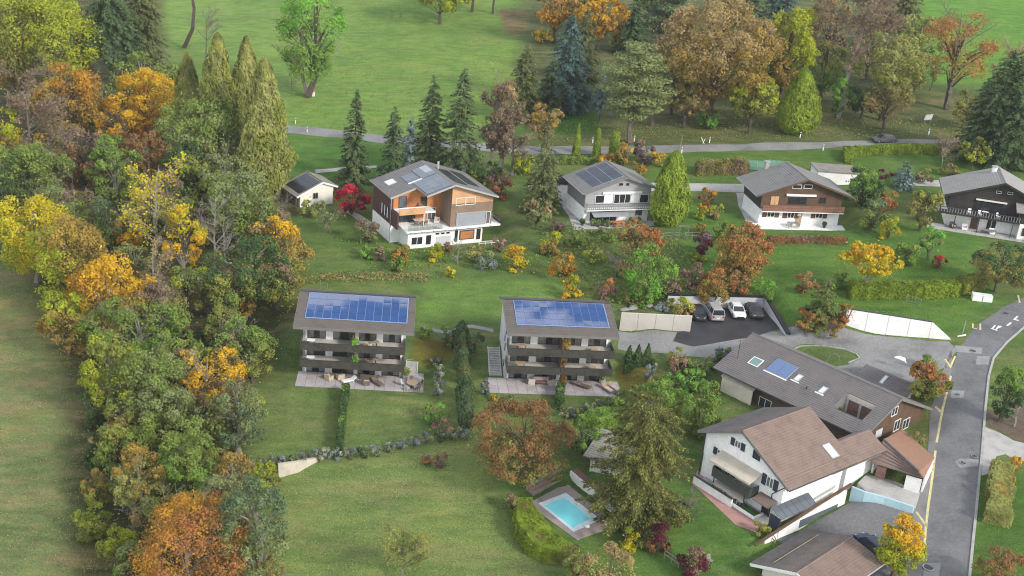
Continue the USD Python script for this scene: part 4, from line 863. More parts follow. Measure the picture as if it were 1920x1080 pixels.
LR = r = t.part('roof', join(SL.tiles(0, SL.U, 0, hole[2], .34), SL.tiles(0, SL.U, hole[2], hole[3], hole[3] - hole[2] if False else .34, hole=(hole[0], hole[1], hole[2], hole[3])), SL.tiles(0, SL.U, hole[3], SL.V, .34), SR.tiles(0, SR.U, 0, SR.V, .34), bar((a * W, -.63, za + e + .03), (a * W, L + .8, za + e + .03), .12, 6)), 'grey_tile')
for S_ in (SL, SR): verge(t, S_, 'grey_wood_dark'); gutter(t, S_, 'dark_metal')
# the sunken terrace: floor, lining, glazed doors, furniture
t.part('terrace_floor', box(xa, xb, ya, yb, zf - .1, zf), 'deck_wood')
lin = []
for y in (ya, yb): lin.append(hexa([(xa, y - .03, zf), (xb, y - .03, zf), (xb, y + .03, zf), (xa, y + .03, zf)], [(xa, y - .03, zs(xa) + .2), (xb, y - .03, zs(xb) + .2), (xb, y + .03, zs(xb) + .2), (xa, y + .03, zs(xa) + .2)]))
lin.append(box(xa - .05, xa + .03, ya, yb, zf, zs(xa) + .2))
t.part('terrace_lining', join(*lin), 'grey_wood_dark'); t.part('terrace_back', box(xb - .05, xb, ya + .03, yb - .03, zf, zs(xb) + .1), 'interior')
FB_ = Face(t, 'L', xb - .05); n = 2
for k in range(2):
    u = ya + .25 + k * (yb - ya - .5) / 2; FB_.window(u + .05, u + (yb - ya - .5) / 2 - .05, zf + .05, min(zf + 2.0, zs(xb)), 'zinc', 'interior_dark', 0, .08, name='terrace_door')
mid = ((xa + xb) / 2, (ya + yb) / 2)
P = t.world(xa + .8, mid[1], zf); table(*P, t.rot, 'terracotta', 'terracotta topped table on the sunken roof terrace', 1.0, round_=True)
for k, dy in enumerate((-1.1, 1.1)): P = t.world(xa + .8, mid[1] + dy, zf); armchair(*P, t.rot + math.pi / 2 * (1 if k else 1), 'white_plastic', 'cushion', ('white armchair nearest the road on the sunken roof terrace', 'white armchair in the middle of the sunken roof terrace')[k])
P = t.world(xa + .7, yb - .7, zf); pot(*P, 'dark plant in the corner of the sunken roof terrace', 'dark_metal', 'darkgreen', .3, .5, .6, 77)
skypx(t, SL, r, (1417, 679), 1.5, 1.5, glass='skylight_green', frame='white_frame')
u, v = SL.uv(t, 1466, 692); panels(t, SL, r, u - 1.55, u + 1.55, v - 1.25, v + 1.25, 2, 1, ['pv_thermal'], .03, .14, back='zinc', name='thermal_panel'); t.part('flashing', SL.plate(u - 1.7, u + 1.7, v + 1.35, v + 1.55, .02, .09), 'white_frame', r)
for c in ((1497, 709), (1543, 732)): skypx(t, SL, r, c, .75, 1.25, frame='zinc'); u, v = SL.uv(t, *c); t.part('flashing', SL.plate(u - .6, u + .6, v + .68, v + .85, .02, .09), 'white_frame', r)
P = SL.p(*SL.uv(t, 1383, 672), 0); t.part('antenna', join(bar(P, P + [0, 0, 2.6], .04), bar(P + [-.5, 0, 2.4], P + [.5, 0, 2.4], .025)), 'dark_metal', r)
P = SL.p(*SL.uv(t, 1512, 730), 0); t.part('vent_pipe', disc(P - [0, 0, .2], .09, .6, 8), 'dark_metal', r)
F = Face(t, 'F', -.02)
F.window(*F.rect(1672, 764, 1682, 778), 'white_frame', 'dark_glass', 1); F.window(*F.rect(1676, 788, 1686, 806), 'white_frame', 'dark_glass', 1); F.window(*F.rect(1692, 786, 1703, 803), 'white_frame', 'dark_glass', 1)
for q in ((1619, 812, 1631, 828), (1641, 806, 1652, 820)): t.part('closed_shutter', F.box(*F.rect(*q), .01, .08), 'grey_wall')
t.part('purlin', join(*[bar((x, -.6, zs(x) - .15), (x, 1, zs(x) - .15), .1) for x in (.3, a * W, W - .3)]), 'grey_wood_dark')
# loggia and awning at the far left end, under the eave
FLg = Face(t, 'L', 0)
t.part('awning', hexa([(-1.0, 14.8, 3.5), (-1.0, 19.8, 3.5), (-.1, 19.8, 4.05), (-.1, 14.8, 4.05)][::-1], [(-1.0, 14.8, 3.56), (-1.0, 19.8, 3.56), (-.1, 19.8, 4.11), (-.1, 14.8, 4.11)][::-1]), 'awning_cream')
t.part('blind', FLg.box(14.9, 19.6, .9, 3.45, .9, 1.0), 'awning_cream'); t.part('balcony_floor', box(-2.2, -.02, 12.5, L, .3, .5), 'white_wall'); t.part('balcony_front', box(-2.25, -2.15, 12.5, L, .5, 1.2), 'cream_wall')
FLg.window(12.6, 14.4, .6, 2.8, 'white_frame', 'dark_glass', 1); FLg.window(9.0, 11.0, .8, 2.4, 'white_frame', 'dark_glass', 1)
t.part('trellis', join(*[box(-1.3 + .0, -1.25, L + .2 + k * .0, L + 1.4, .6 + k * .5, .68 + k * .5) for k in range(4)]), 'white_frame')
# annex behind, with its own roof
P0 = G(1700, 705); A = T('annex', 'low tiled annex with one slim skylight behind the long dark house', 'building', (*LO.world(W - .1, 3.0)[:2], LO.loc[2] + 1.2), LO.rot)
aw, al = 5.2, 6.4
A.part('wall', box(0, aw, 0, al, -2, 2.0), 'cream_wall'); A.part('gable_wall', prism([(0, 2.02), (aw, 2.02), (aw * .5, 3.3)], 0, al), 'cream_wall')
SA = Slope((aw * .5, -.4, 3.5), (aw * .5, al + .4, 3.5), (-.3, -.4, 2.0)); SB = Slope((aw * .5, -.4, 3.5), (aw * .5, al + .4, 3.5), (aw + .6, -.4, 1.95))
ra = A.part('roof', join(SA.tiles(0, SA.U, 0, SA.V, .34), SB.tiles(0, SB.U, 0, SB.V, .34)), 'grey_tile'); skylight(A, SA, ra, 3.6, 4.1, .5, 2.0)
Face(A, 'F', 0).window(1.2, 4.0, .7, 1.7, 'white_frame', 'grey_glass', 2)
single('white_sail', 'small white curved shade sail behind the annex roof', 'shade sail', (lambda P: (np.array([P + q for q in ((-.7, 0, 1.5), (0, .15, 1.7), (.7, -.1, 1.6), (.95, -.4, .9), (.7, -.35, 1.2), (0, -.1, 1.35), (-.7, 0, 1.46), (0, .15, 1.66), (.7, -.1, 1.56), (.95, -.4, .86), (.7, -.35, 1.16), (0, -.1, 1.31))]), np.array([[0, 1, 5], [1, 4, 5], [1, 2, 4], [2, 3, 4], [6, 11, 7], [7, 11, 10], [7, 10, 8], [8, 10, 9]])))(G(1682, 690)), 'white_plastic')

# ---------------------------------------------------------------- the white house
t = WH = place('white_house', 'white rendered house with dark shutters, brown tiled roof and green balcony under a cream awning', 'house', 'white')
W, L, Hl, HR, s, a = 11.35, 10.06, 5.35, 4.78, .48, .45
SL, SR, r = gable(t, W, L, 2.6, Hl, HR, s, a, 1.0, .45, .8, 'white_wall', 'white_wall', 'brown_tile', .34)
USED.clear() if False else None
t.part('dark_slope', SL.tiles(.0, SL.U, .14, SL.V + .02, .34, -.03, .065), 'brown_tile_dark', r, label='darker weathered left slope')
for S_ in (SL, SR): verge(t, S_, 'grey_wood_dark'); gutter(t, S_, 'dark_metal')
F = Face(t, 'F', -.04)
F.window(*F.rect(1378, 826, 1390, 840), 'white_frame', 'grey_glass', 1, shutters='shutter_navy', sw=.55); F.window(*F.rect(1345, 844, 1357, 857), 'white_frame', 'grey_glass', 1, shutters='shutter_navy', sw=.55)
F.window(*F.rect(1412, 843, 1427, 862), 'shutter_navy', 'shutter_navy', 0); F.window(*F.rect(1437, 894, 1451, 915), 'white_frame', 'grey_glass', 1, shutters='shutter_navy', sw=.6)
t.part('shutter', F.box(*F.rect(1337, 874, 1350, 891), .01, .08), 'shutter_navy')
u0, _ = F.uz(1352, 880); u1, _ = F.uz(1424, 912); zb = F.uz(1350, 895)[1]
zb = 1.75
t.part('balcony_floor', box(u0, u1, -1.5, -.05, zb - .2, zb), 'balcony_green'); t.part('balcony_front', box(u0, u1, -1.56, -1.48, zb - .15, zb + 1.0), 'balcony_green')
for x in (u0, u1 - .06): t.part('balcony_side', box(x, x + .06, -1.48, -.05, zb - .15, zb + 1.0), 'balcony_green')
t.part('awning', hexa([(u0 - .3, -.06, zb + 2.45), (u1 + .1, -.06, zb + 2.45), (u1 + .1, -1.9, zb + 1.8), (u0 - .3, -1.9, zb + 1.8)], [(u0 - .3, -.06, zb + 2.51), (u1 + .1, -.06, zb + 2.51), (u1 + .1, -1.9, zb + 1.86), (u0 - .3, -1.9, zb + 1.86)]), 'awning_cream')
t.part('awning_valance', box(u0 - .3, u1 + .1, -1.94, -1.9, zb + 1.62, zb + 1.86), 'awning_cream')
F.window(u0 + .6, u0 + 2.2, zb + .05, zb + 2.0, 'white_frame', 'dark_glass', 1, name='balcony_door')
for x in (u0 + .4, u1 - .6): t.part('balcony_post', bar((x, -1.5, -.2), (x, -1.5, zb - .2), .07), 'balcony_green')
FG = Face(t, 'F', 0)
t.part('lower_awning', hexa([(u0 + .3, -.05, 1.25), (u1 - .6, -.05, 1.25), (u1 - .6, -1.6, .75), (u0 + .3, -1.6, .75)], [(u0 + .3, -.05, 1.3), (u1 - .6, -.05, 1.3), (u1 - .6, -1.6, .8), (u0 + .3, -1.6, .8)]), 'awning_cream')
t.part('porch_roof', hexa([(u1 + .3, -.05, 2.1), (u1 + 2.6, -.05, 2.1), (u1 + 2.6, -1.3, 1.6), (u1 + .3, -1.3, 1.6)], [(u1 + .3, -.05, 2.22), (u1 + 2.6, -.05, 2.22), (u1 + 2.6, -1.3, 1.72), (u1 + .3, -1.3, 1.72)]), 'brown_tile'); FG.window(u1 + .8, u1 + 1.9, -.1, 1.5, 'shutter_navy', 'dark_glass', 0, name='door')
t.part('downpipe', bar((-.12, -.14, -.6), (-.12, -.14, Hl - .4), .07, 6), 'dark_metal'); t.part('downpipe', join(bar((W - 1.2, -.2, -.6), (W - 1.2, -.2, 2.8), .06, 6), bar((W - 1.2, -.2, 2.8), (W + .3, -.4, HR - .4), .06, 6)), 'dark_metal')
for c, w, l in (((1557, 846), 1.25, 1.9),): skypx(t, SR, r, c, w, l, glass='skylight_white', frame='zinc', h=.14)
u, v = SR.uv(t, 1552, 892); t.part('snow_guard', join(bar(SR.p(.2, SR.V - 1.1, .12), SR.p(SR.U - .2, SR.V - 1.1, .12), .035), *[bar(SR.p(k, SR.V - 1.1, 0), SR.p(k, SR.V - 1.1, .12), .025) for k in np.arange(.4, SR.U, 1.2)]), 'furniture_wood', r)
# wing on the right: the lower half of the same slope runs on
wing = T('wing', 'brown tiled wing between the white house and the hipped garage', 'building', t.loc, t.rot)
v0 = SR.V * .62; wl = 5.6
wr = wing.part('roof', SR.tiles(SR.U + .02, SR.U + wl, v0, SR.V, .34), 'brown_tile'); SX = Slope(SR.p(SR.U + .02, v0), SR.p(SR.U + wl, v0), SR.p(SR.U + .02, v0) + np.array([-1.4, 0, -1.0])); wing.part('rear_slope', SX.tiles(0, SX.U, 0, SX.V, .34), 'brown_tile', wr)
xw0, xw1 = SR.p(0, v0)[0] - .9, W; wing.part('wall', box(xw0, xw1, L + .85, L + .8 + wl - .4, -1.5, SR.p(0, SR.V)[2] - .25), 'white_wall'); gw = SR.p(0, SR.V)[2]
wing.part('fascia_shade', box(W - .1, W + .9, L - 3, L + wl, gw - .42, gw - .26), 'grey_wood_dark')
# covered stair with glass roof along the right side
gl = T('lean_to', 'glazed lean-to with dark beam along the right wall of the white house', 'lean-to', t.loc, t.rot)
for k in range(6):
    y0, y1 = -1.6 + k * 1.0, -.65 + k * 1.0
    gl.part('roof_pane', hexa([(W + .1, y0, 2.2), (W + 1.5, y0, 1.5), (W + 1.5, y1, 1.5), (W + .1, y1, 2.2)], [(W + .1, y0, 2.25), (W + 1.5, y0, 1.55), (W + 1.5, y1, 1.55), (W + .1, y1, 2.25)]), 'grey_glass')
gl.part('beam', join(bar((W + 1.6, -5.4, -.2), (W + 1.7, 4.5, 1.7), .17), bar((W + 1.7, 4.5, 1.7), (W + 1.6, 9.8, 2.4), .17)), 'interior_dark'); gl.part('end_wall', box(W + .1, W + 1.5, -1.7, -1.6, -.6, 1.6), 'shutter_navy')
gl.part('side_wall', hexa([(W + 1.3, -3.6, -2.2), (W + 1.5, -3.6, -2.2), (W + 1.5, 9.5, -2.2), (W + 1.3, 9.5, -2.2)], [(W + 1.3, -3.6, -.1), (W + 1.5, -3.6, -.1), (W + 1.5, 9.5, 1.6), (W + 1.3, 9.5, 1.6)]), 'white_wall'); gl.part('wall_panel', box(W + 1.5, W + 1.54, 1.8, 8.2, -.6, .35), 'grey_glass')
pa = T('patio', 'white walled patio below the balcony of the white house', 'patio', t.loc, t.rot)
pa.part('patio_wall', box(.9, 6.6, -2.15, -1.95, -1.2, .75), 'white_wall'); pa.part('coping', box(.85, 6.6, -2.2, -1.9, .75, .82), 'dark_metal'); pa.part('patio_floor', box(.9, W - .4, -1.95, -.02, -1.2, -.05), 'concrete')
pa.part('artificial_lawn', box(6.7, 9.6, -1.9, -.4, -.05, .0), 'turf_green'); pa.part('lawn_border', join(box(6.65, 9.7, -2.02, -1.92, -.05, .3), box(9.6, 9.7, -1.92, -.4, -.05, .25)), 'white_wall')
P = t.world(5.9, -1.2, -.05); table(*P, t.rot, 'white_plastic', 'white table on the patio of the white house', 1.2, .8)
for k, (x, y, q) in enumerate(((5.1, -1.4, 2.0), (6.7, -1.0, -1.2))): P = t.world(x, y, -.05); chair(*P, t.rot + q, 'white_plastic', ('left', 'right')[k] + ' white chair at the patio table of the white house')
# hipped garage of old red tiles, and the two courts
zr, ze = 19.0, 17.55
ga = T('hipped_garage', 'open garage with old red tiled hipped roof beside the lane', 'garage', G(1690, 872), WH.rot); ga.loc[2] = 15.6
UsdGeom.Xformable(ga.prim).GetOrderedXformOps()[0].Set(Gf.Vec3d(*ga.loc))
def loc_(t, P):
    d = P - t.loc; c, sn = math.cos(t.rot), math.sin(t.rot); return np.array([c * d[0] + sn * d[1], -sn * d[0] + c * d[1], d[2]])
R0, R1, E0, E1, F0, F1 = [loc_(ga, at(*p)) for p in ((1657, 824, zr), (1724, 884, zr - .5), (1692, 805, ze), (1752, 858, ze), (1634, 866, ze), (1733, 896, ze))]
SG1, SG2 = slab(R0, R1, E1, E0, .14), slab(R0, R1, F1, F0, .14)
def rows(R0, R1, E1, E0, n=9):
    out = []
    for k in range(n):
        a, b = k / n, (k + 1) / n; up_ = np.array([0, 0, .045])
        out.append(hexa([R0 + (E0 - R0) * a - up_ * 3, R1 + (E1 - R1) * a - up_ * 3, R1 + (E1 - R1) * b - up_ * 3, R0 + (E0 - R0) * b - up_ * 3], [R0 + (E0 - R0) * a, R1 + (E1 - R1) * a, R1 + (E1 - R1) * b + up_, R0 + (E0 - R0) * b + up_]))
    return join(*out)
gr = ga.part('roof', rows(R0, R1, E1, E0), 'red_tile'); ga.part('front_slope', rows(R0, R1, F1, F0, 6), 'brown_tile', gr); ga.part('hip_end', slab(R1, E1, F1, R1 + [0, 0, .01], .1), 'red_tile', gr)
ga.part('ridge_cap', bar(R0 + [0, 0, .05], R1 + [0, 0, .05], .11, 6), 'grey_wood_dark', gr)
def quadwall(t, nm, A, B, z0, z1, th, mat, **k):
    d = (B - A)[:2]; d = d / np.linalg.norm(d); o = np.array([-d[1], d[0], 0]) * th / 2
    A0, B0 = np.array([A[0], A[1], z0]), np.array([B[0], B[1], z0])
    return t.part(nm, hexa([A0 - o, B0 - o, B0 + o, A0 + o], [p + [0, 0, z1 - z0] for p in (A0 - o, B0 - o, B0 + o, A0 + o)]), mat, **k)
m = lambda p, q, k: p + (q - p) * k
quadwall(ga, 'rear_wall', m(E0, F0, .08), m(E1, F1, .08), -1.5, 1.7, .2, 'white_wall'); quadwall(ga, 'side_wall', m(E0, F0, .08), m(E0, F0, .9), -1.5, 1.75, .2, 'white_wall')
quadwall(ga, 'front_wall', m(F0, F1, .68), m(F0, F1, .97), -1.2, 1.65, .2, 'white_wall'); quadwall(ga, 'garage_door', m(F0, F1, .12), m(F0, F1, .3), .4, 1.7, .1, 'deck_red')
quadwall(ga, 'end_wall', m(F1, E1, .06), m(F1, E1, .9), -1.5, 1.6, .2, 'white_wall')
fc = T('forecourt', 'raised concrete forecourt in front of the hipped garage', 'forecourt', (0, 0, 0)); Q = [at(*p, 15.55) for p in ((1608, 906), (1640, 874), (1734, 900), (1716, 952), (1650, 930), (1625, 922))]
import shapely.ops
pg = Polygon([q[:2] for q in Q]).buffer(0); v, f = trimesh.creation.extrude_polygon(pg, 1.4, engine='earcut').vertices, trimesh.creation.extrude_polygon(pg, 1.4, engine='earcut').faces
fc.part('concrete_slab', (np.asarray(v) + [0, 0, 14.15], np.asarray(f)), 'concrete')
bw = T('painted_wall', 'pale blue painted retaining wall tapering to the pavement above the courtyard', 'wall', (0, 0, 0))
B = [at(*p, z) for p, z in (((1598, 914), 15.8), ((1622, 924), 15.8), ((1660, 934), 15.7), ((1714, 952), 15.65))]
for k in range(3):
    A_, C_ = B[k], B[k + 1]; quad = hexa([A_ + [-.1, -.12, -1.8], C_ + [-.1, -.12, -1.8], C_ + [.05, .1, -1.8], A_ + [.05, .1, -1.8]], [A_ + [-.1, -.12, .15], C_ + [-.1, -.12, .15], C_ + [.05, .1, .15], A_ + [.05, .1, .15]]); bw.part('wall_panel', quad, 'pale_blue_wall')

# ---------------------------------------------------------------- the roof at the lower edge
t = J_ = place('house', 'house with worn brown tiled roof at the lower frame edge', 'house', 'lower')
SL, SR, r = gable(t, 7.31, 8.42, 2.3, 2.92, 3.67, .35, .58, .88, 1.05, .78, 'cream_wall', 'cream_wall', 'brown_tile', .34)
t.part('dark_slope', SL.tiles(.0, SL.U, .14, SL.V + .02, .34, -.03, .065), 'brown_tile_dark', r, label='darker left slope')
for S_ in (SL, SR): verge(t, S_, 'white_frame'); gutter(t, S_)
t.part('snow_guard', bar(SL.p(1.0, 3.3, .14), SL.p(SL.U - 1.0, 3.3, .14), .04), 'furniture_wood', r)

# ---------------------------------------------------------------- retaining walls, parking bay
def wall_run(nm, label, pts, n, h0, h1, th, mat, cap=None, base=-.5, ends=None):
    t = T(nm, label, 'wall', G(*pts[0])); L_ = [G(*p) for p in pts]; ls = LineString([p[:2] for p in L_])
    for k in range(n):
        A, B = [np.array(ls.interpolate(q, normalized=True).coords[0]) for q in (k / n, (k + .982) / n)]
        ha, hb = h0 + (h1 - h0) * k / n, h0 + (h1 - h0) * (k + 1) / n
        d = (B - A) / np.linalg.norm(B - A); o = np.array([-d[1], d[0]]) * th; P = []
        zA, zB = float(H(*A)), float(H(*B))
        if ends: zA, zB = ends[0] + (ends[1] - ends[0]) * k / n, ends[0] + (ends[1] - ends[0]) * (k + 1) / n
        b = [(*A, zA + base), (*B, zB + base), (*(B + o), zB + base), (*(A + o), zA + base)]; tp = [(*A, zA + ha), (*B, zB + hb), (*(B + o), zB + hb), (*(A + o), zA + ha)]
        t.part('wall_panel', hexa(np.array(b) - t.loc, np.array(tp) - t.loc), mat)
        if cap: t.part('coping', hexa([np.array(p) - t.loc + [0, 0, .0] for p in tp], [np.array(p) - t.loc + [0, 0, .12] for p in tp]), cap)
    return t
wall_run('retaining_wall', 'long beige rendered retaining wall right of the right apartment house', [(1161, 619), (1294, 622)], 4, 2.25, 2.2, .3, 'beige_wall', base=-1.6, ends=(16.0, 17.5))
w = wall_run('retaining_wall', 'bright white retaining wall at the driveway, its right end sloping down to the lane', [(1580, 624), (1741, 634)], 4, 2.3, 2.3, .35, 'white_wall', base=-1, ends=(float(H(*G(1580, 624)[:2])), float(H(*G(1741, 634)[:2]))))
A, B = G(1741, 634), G(1782, 637); w.part('sloping_end', hexa(np.array([A - [0, 0, 1], B - [0, 0, 1], B + [0, .35, -1], A + [0, .35, -1]]) - w.loc, np.array([A + [0, 0, 2.35], B + [0, 0, .1], B + [0, .35, .1], A + [0, .35, 2.35]]) - w.loc), 'white_wall'); w.part('coping', hexa(np.array([(*G(1580, 624)[:2], 0), (*A[:2], 0), (A[0], A[1] + .35, 0), (G(1580, 624)[0], G(1580, 624)[1] + .35, 0)]) * [1, 1, 0] + np.array([[0, 0, G(1580, 624)[2] + 2.22], [0, 0, A[2] + 2.36], [0, 0, A[2] + 2.36], [0, 0, G(1580, 624)[2] + 2.22]]) - w.loc, np.array([(*G(1580, 624)[:2], 0), (*A[:2], 0), (A[0], A[1] + .35, 0), (G(1580, 624)[0], G(1580, 624)[1] + .35, 0)]) * [1, 1, 0] + np.array([[0, 0, G(1580, 624)[2] + 2.3], [0, 0, A[2] + 2.44], [0, 0, A[2] + 2.44], [0, 0, G(1580, 624)[2] + 2.3]]) - w.loc), 'dark_metal')
bay = T('parking_bay', 'white walled parking bay with black coping holding four cars', 'parking bay', HOUSE['bay'][0], math.radians(HOUSE['bay'][1]))
bay.part('back_wall', box(-1.2, 13.2, 8.25, 8.6, -.6, 1.75), 'grey_wall'); bay.part('coping', box(-1.3, 13.75, 8.2, 8.75, 1.75, 1.98), 'black_coping')
bay.part('side_wall', hexa([(13.2, -1.2, -1), (13.6, -1.2, -1), (13.6, 8.25, -1), (13.2, 8.25, -1)], [(13.2, -1.2, .35), (13.6, -1.2, .35), (13.6, 8.25, 1.75), (13.2, 8.25, 1.75)]), 'grey_wall'); bay.part('coping', hexa([(13.15, -1.3, .36), (13.75, -1.3, .36), (13.75, 8.2, 1.75), (13.15, 8.2, 1.75)], [(13.15, -1.3, .6), (13.75, -1.3, .6), (13.75, 8.2, 1.98), (13.15, 8.2, 1.98)]), 'black_coping')
lw = T('garden_wall', 'sand coloured sloping garden wall under the flower bank by the wood', 'wall', (0, 0, 0))
A, B, C2 = G(524, 898), G(560, 888), G(616, 862)
for p, q, ha, hb in ((A, B, 1.5, 1.15), (B, C2, 1.15, .15)): lw.part('wall_panel', hexa([p - [0, 0, .6], q - [0, 0, .6], q + [-.1, .35, -.6], p + [-.1, .35, -.6]], [p + [-.3, .5, ha], q + [-.3, .5, hb], q + [-.4, .9, hb], p + [-.4, .9, ha]]), 'sand_wall')
# flat white garage behind the brown chalet
g0 = G(1530, 347); t = T('garage_building', 'flat roofed white garage behind the brown chalet', 'garage', g0, math.radians(4)); t.part('wall', box(0, 7.2, 0, 4.5, -1, 2.5), 'white_wall'); t.part('roof', box(-.2, 7.6, -.2, 4.8, 2.5, 2.68), 'old_roof'); t.part('base_strip', Face(t, 'F', 0).box(3.4, 7.1, -.4, .4, .01, .05), 'grey_wall')

# ---------------------------------------------------------------- plants
def unit(v): return v / np.maximum(np.linalg.norm(v, axis=-1, keepdims=True), 1e-9)
def cards(C, N, size, rng, **k): return leafquads(C, N, size, rng, **k)
def ground_and_size(cx, by, top, w):
    """Foot, height and half width of a plant from where the photograph shows its foot, top and width."""
    bx = cx
    for _ in range(3):
        P = G(bx, by); lo, hi = 0, 60
        for _ in range(30):
            m = (lo + hi) / 2; lo, hi = (m, hi) if px_of(P + [0, 0, m])[1] > top else (lo, m)
        bx += cx - px_of(P + [0, 0, lo * .6])[0]
    return P, max(lo, .3), w / 2 / px_per_m(P)
def count(w, h, k=.5, lo=160): return int(max(lo, .735 * k * w * h))
def limbs(h, r, tips, rng, tr, start=.2):
    """A tapered, slightly bent trunk and one limb to each tip."""
    zs = np.linspace(0, h * .82, 6); off = np.cumsum(rng.normal(0, .012 * h, (6, 2)), 0); off[0] = 0
    pts = np.c_[off, zs]; rad = tr * np.linspace(1, .22, 6); rad[0] *= 1.35
    P, Q, A, B = list(pts[:-1]), list(pts[1:]), list(rad[:-1]), list(rad[1:])
    for tip in tips:
        z0 = np.clip(tip[2] - .25 * h - .12 * r, start * h, h * .75); k = np.interp(z0, zs, np.arange(6)); i = int(min(k, 4)); f = k - i
        p = pts[i] * (1 - f) + pts[i + 1] * f; m = (p + tip) / 2 + [0, 0, .06 * h] + rng.normal(0, .04 * r, 3); ra = tr * .34
        P += [p, m]; Q += [m, np.array(tip)]; A += [ra, ra * .6]; B += [ra * .6, ra * .15]
    return bars(P, Q, A, B, 5)
def crown(h, r, n, ls, rng, base=.22, K=None, flat=.8, inner=.12, up=.45, hollow=.62):
    """Leaf blades in uneven sprays spread over the crown; returns points, normals, spray centres."""
    cz, rz = h * (1 + base) / 2, h * (1 - base) / 2; lobes = int(np.clip(5 + n / 700, 6, 22)) if K is None else max(5, K // 3)
    i = np.arange(lobes) + .5; ph = np.arccos(1 - 2 * i / lobes); th = math.pi * (1 + 5 ** .5) * i + rng.uniform(0, 6)
    d = unit(np.c_[np.cos(th) * np.sin(ph), np.sin(th) * np.sin(ph), np.cos(ph)] + rng.normal(0, .2, (lobes, 3)))
    ir = (.80 + .40 * meshkit.fbm(d * 1.3 + rng.uniform(0, 50), 2, 3))[:, None]; lr = rng.uniform(.30, .50, lobes)
    lc = d * np.maximum(1 - lr, .1)[:, None] * ir * rng.uniform(.85, 1.1, (lobes, 1))
    m = int(np.clip(n / lobes / 42, 4, 14)); L_ = np.repeat(np.arange(lobes), m); K = len(L_)
    e = unit(rng.normal(size=(K, 3)) + .95 * d[L_] + [0, 0, .25]); sr = lr[L_] * rng.uniform(.28, .5, K) * np.clip(1.75 - n / 7000, 1.1, 1.7)
    sp = (lc[L_] + e * (lr[L_] - sr * .7)[:, None] * rng.uniform(.75, 1.12, (K, 1))) * [r, r, rz]; rc = sr * min(r, rz)
    w = rc ** 2; k = rng.choice(K, n, p=w / w.sum())
    e2 = unit(rng.normal(size=(n, 3)) + .7 * e[k] + [0, 0, up * .8])
    C = sp[k] + e2 * rc[k][:, None] * (rng.uniform(.25, 1.2, (n, 1)) ** .6) * [1, 1, flat]
    q = rng.random(n) < inner * .6; C[q] = rng.normal(0, .33, (q.sum(), 3)) * [r, r, rz]
    return C + [0, 0, cz], unit(e2 + .42 * rng.normal(size=(n, 3))), sp + [0, 0, cz], k
def plant(name, label, cat, P, group=None): return T(name, label, cat, P, 0, group)
SEED = [100]; WOOD = False
def nxt(): SEED[0] += 1; return np.random.default_rng(SEED[0])
def leafsize(P, k=1.0): return k * 4.9 / px_per_m(P) * .5
def tree(label, cx, by, top, w, leaf, leaf2=None, mix=.35, side=(0, 0, 1), bark='bark', name='leafy_tree', cat='tree', dens=.5, base=.2, K=None, ls=1.0, trunk=1.0, group=None, hollow=.62, bare=0):
    """Broadleaved tree: trunk with limbs, crown of leaf blades; leaf2 tints the sprays that face side."""
    if WOOD: base, w, top = min(base, .06), w * 1.16, top - 8; bare = bare or (.5 if SEED[0] % 3 == 0 else 0); bark = 'pale_bark' if SEED[0] % 2 else bark; dens *= .92
    rng = nxt(); P, h, r = ground_and_size(cx, by, top, w * 1.08); n = count(w, by - top, dens * 1.12); s = leafsize(P, ls)
    t = plant(name, label, cat, P, group); C, N, sp, k = crown(h, r, n, s, rng, base, K, hollow=hollow)
    tr = .022 * h * trunk + .05
    t.part('trunk', limbs(h, r, sp[::max(1, len(sp) // 20)], rng, tr, .18), bark)
    two = np.zeros(n, bool)
    if leaf2:
        sc = unit(sp - [0, 0, h * .55]) @ unit(np.array(side, float)) + rng.normal(0, .35, len(sp)); two = sc[k] > np.quantile(sc, 1 - mix)
    t.part('crown', cards(C[~two], N[~two], s, rng), leaf)
    if two.any(): t.part('tinted_sprays', cards(C[two], N[two], s, rng), leaf2)
    if bare: t.part('twigs', twigs(h, r * .9, rng, bare), 'twig')
    return t
def shrub(label, cx, by, top, w, leaf, leaf2=None, mix=.35, side=(0, 0, 1), name='shrub', cat='shrub', dens=.85, ls=.9, group=None, K=None):
    rng = nxt(); P, h, r = ground_and_size(cx, by, top, w); n = count(w, by - top, dens, 140); s = leafsize(P, ls)
    t = plant(name, label, cat, P, group); C, N, sp, k = crown(h, r, n, s, rng, -.12, K or int(np.clip(8 + n / 160, 8, 26)), hollow=.55)
    C[:, 2] = np.maximum(C[:, 2], .03)
    a = rng.uniform(0, 6.28, 7); q = np.c_[np.cos(a), np.sin(a)] * r * .5
    t.part('stems', bars(np.zeros((7, 3)) - [0, 0, .15], np.c_[q, np.full(7, h * .75)], np.full(7, .03 + .012 * h), np.full(7, .01), 4), 'bark')
    two = np.zeros(n, bool)
    if leaf2:
        sc = unit(sp - [0, 0, h * .45]) @ unit(np.array(side, float)) + rng.normal(0, .35, len(sp)); two = sc[k] > np.quantile(sc, 1 - mix)
    t.part('foliage', cards(C[~two], N[~two], s, rng), leaf)
    if two.any(): t.part('tinted_sprays', cards(C[two], N[two], s, rng), leaf2)
    return t
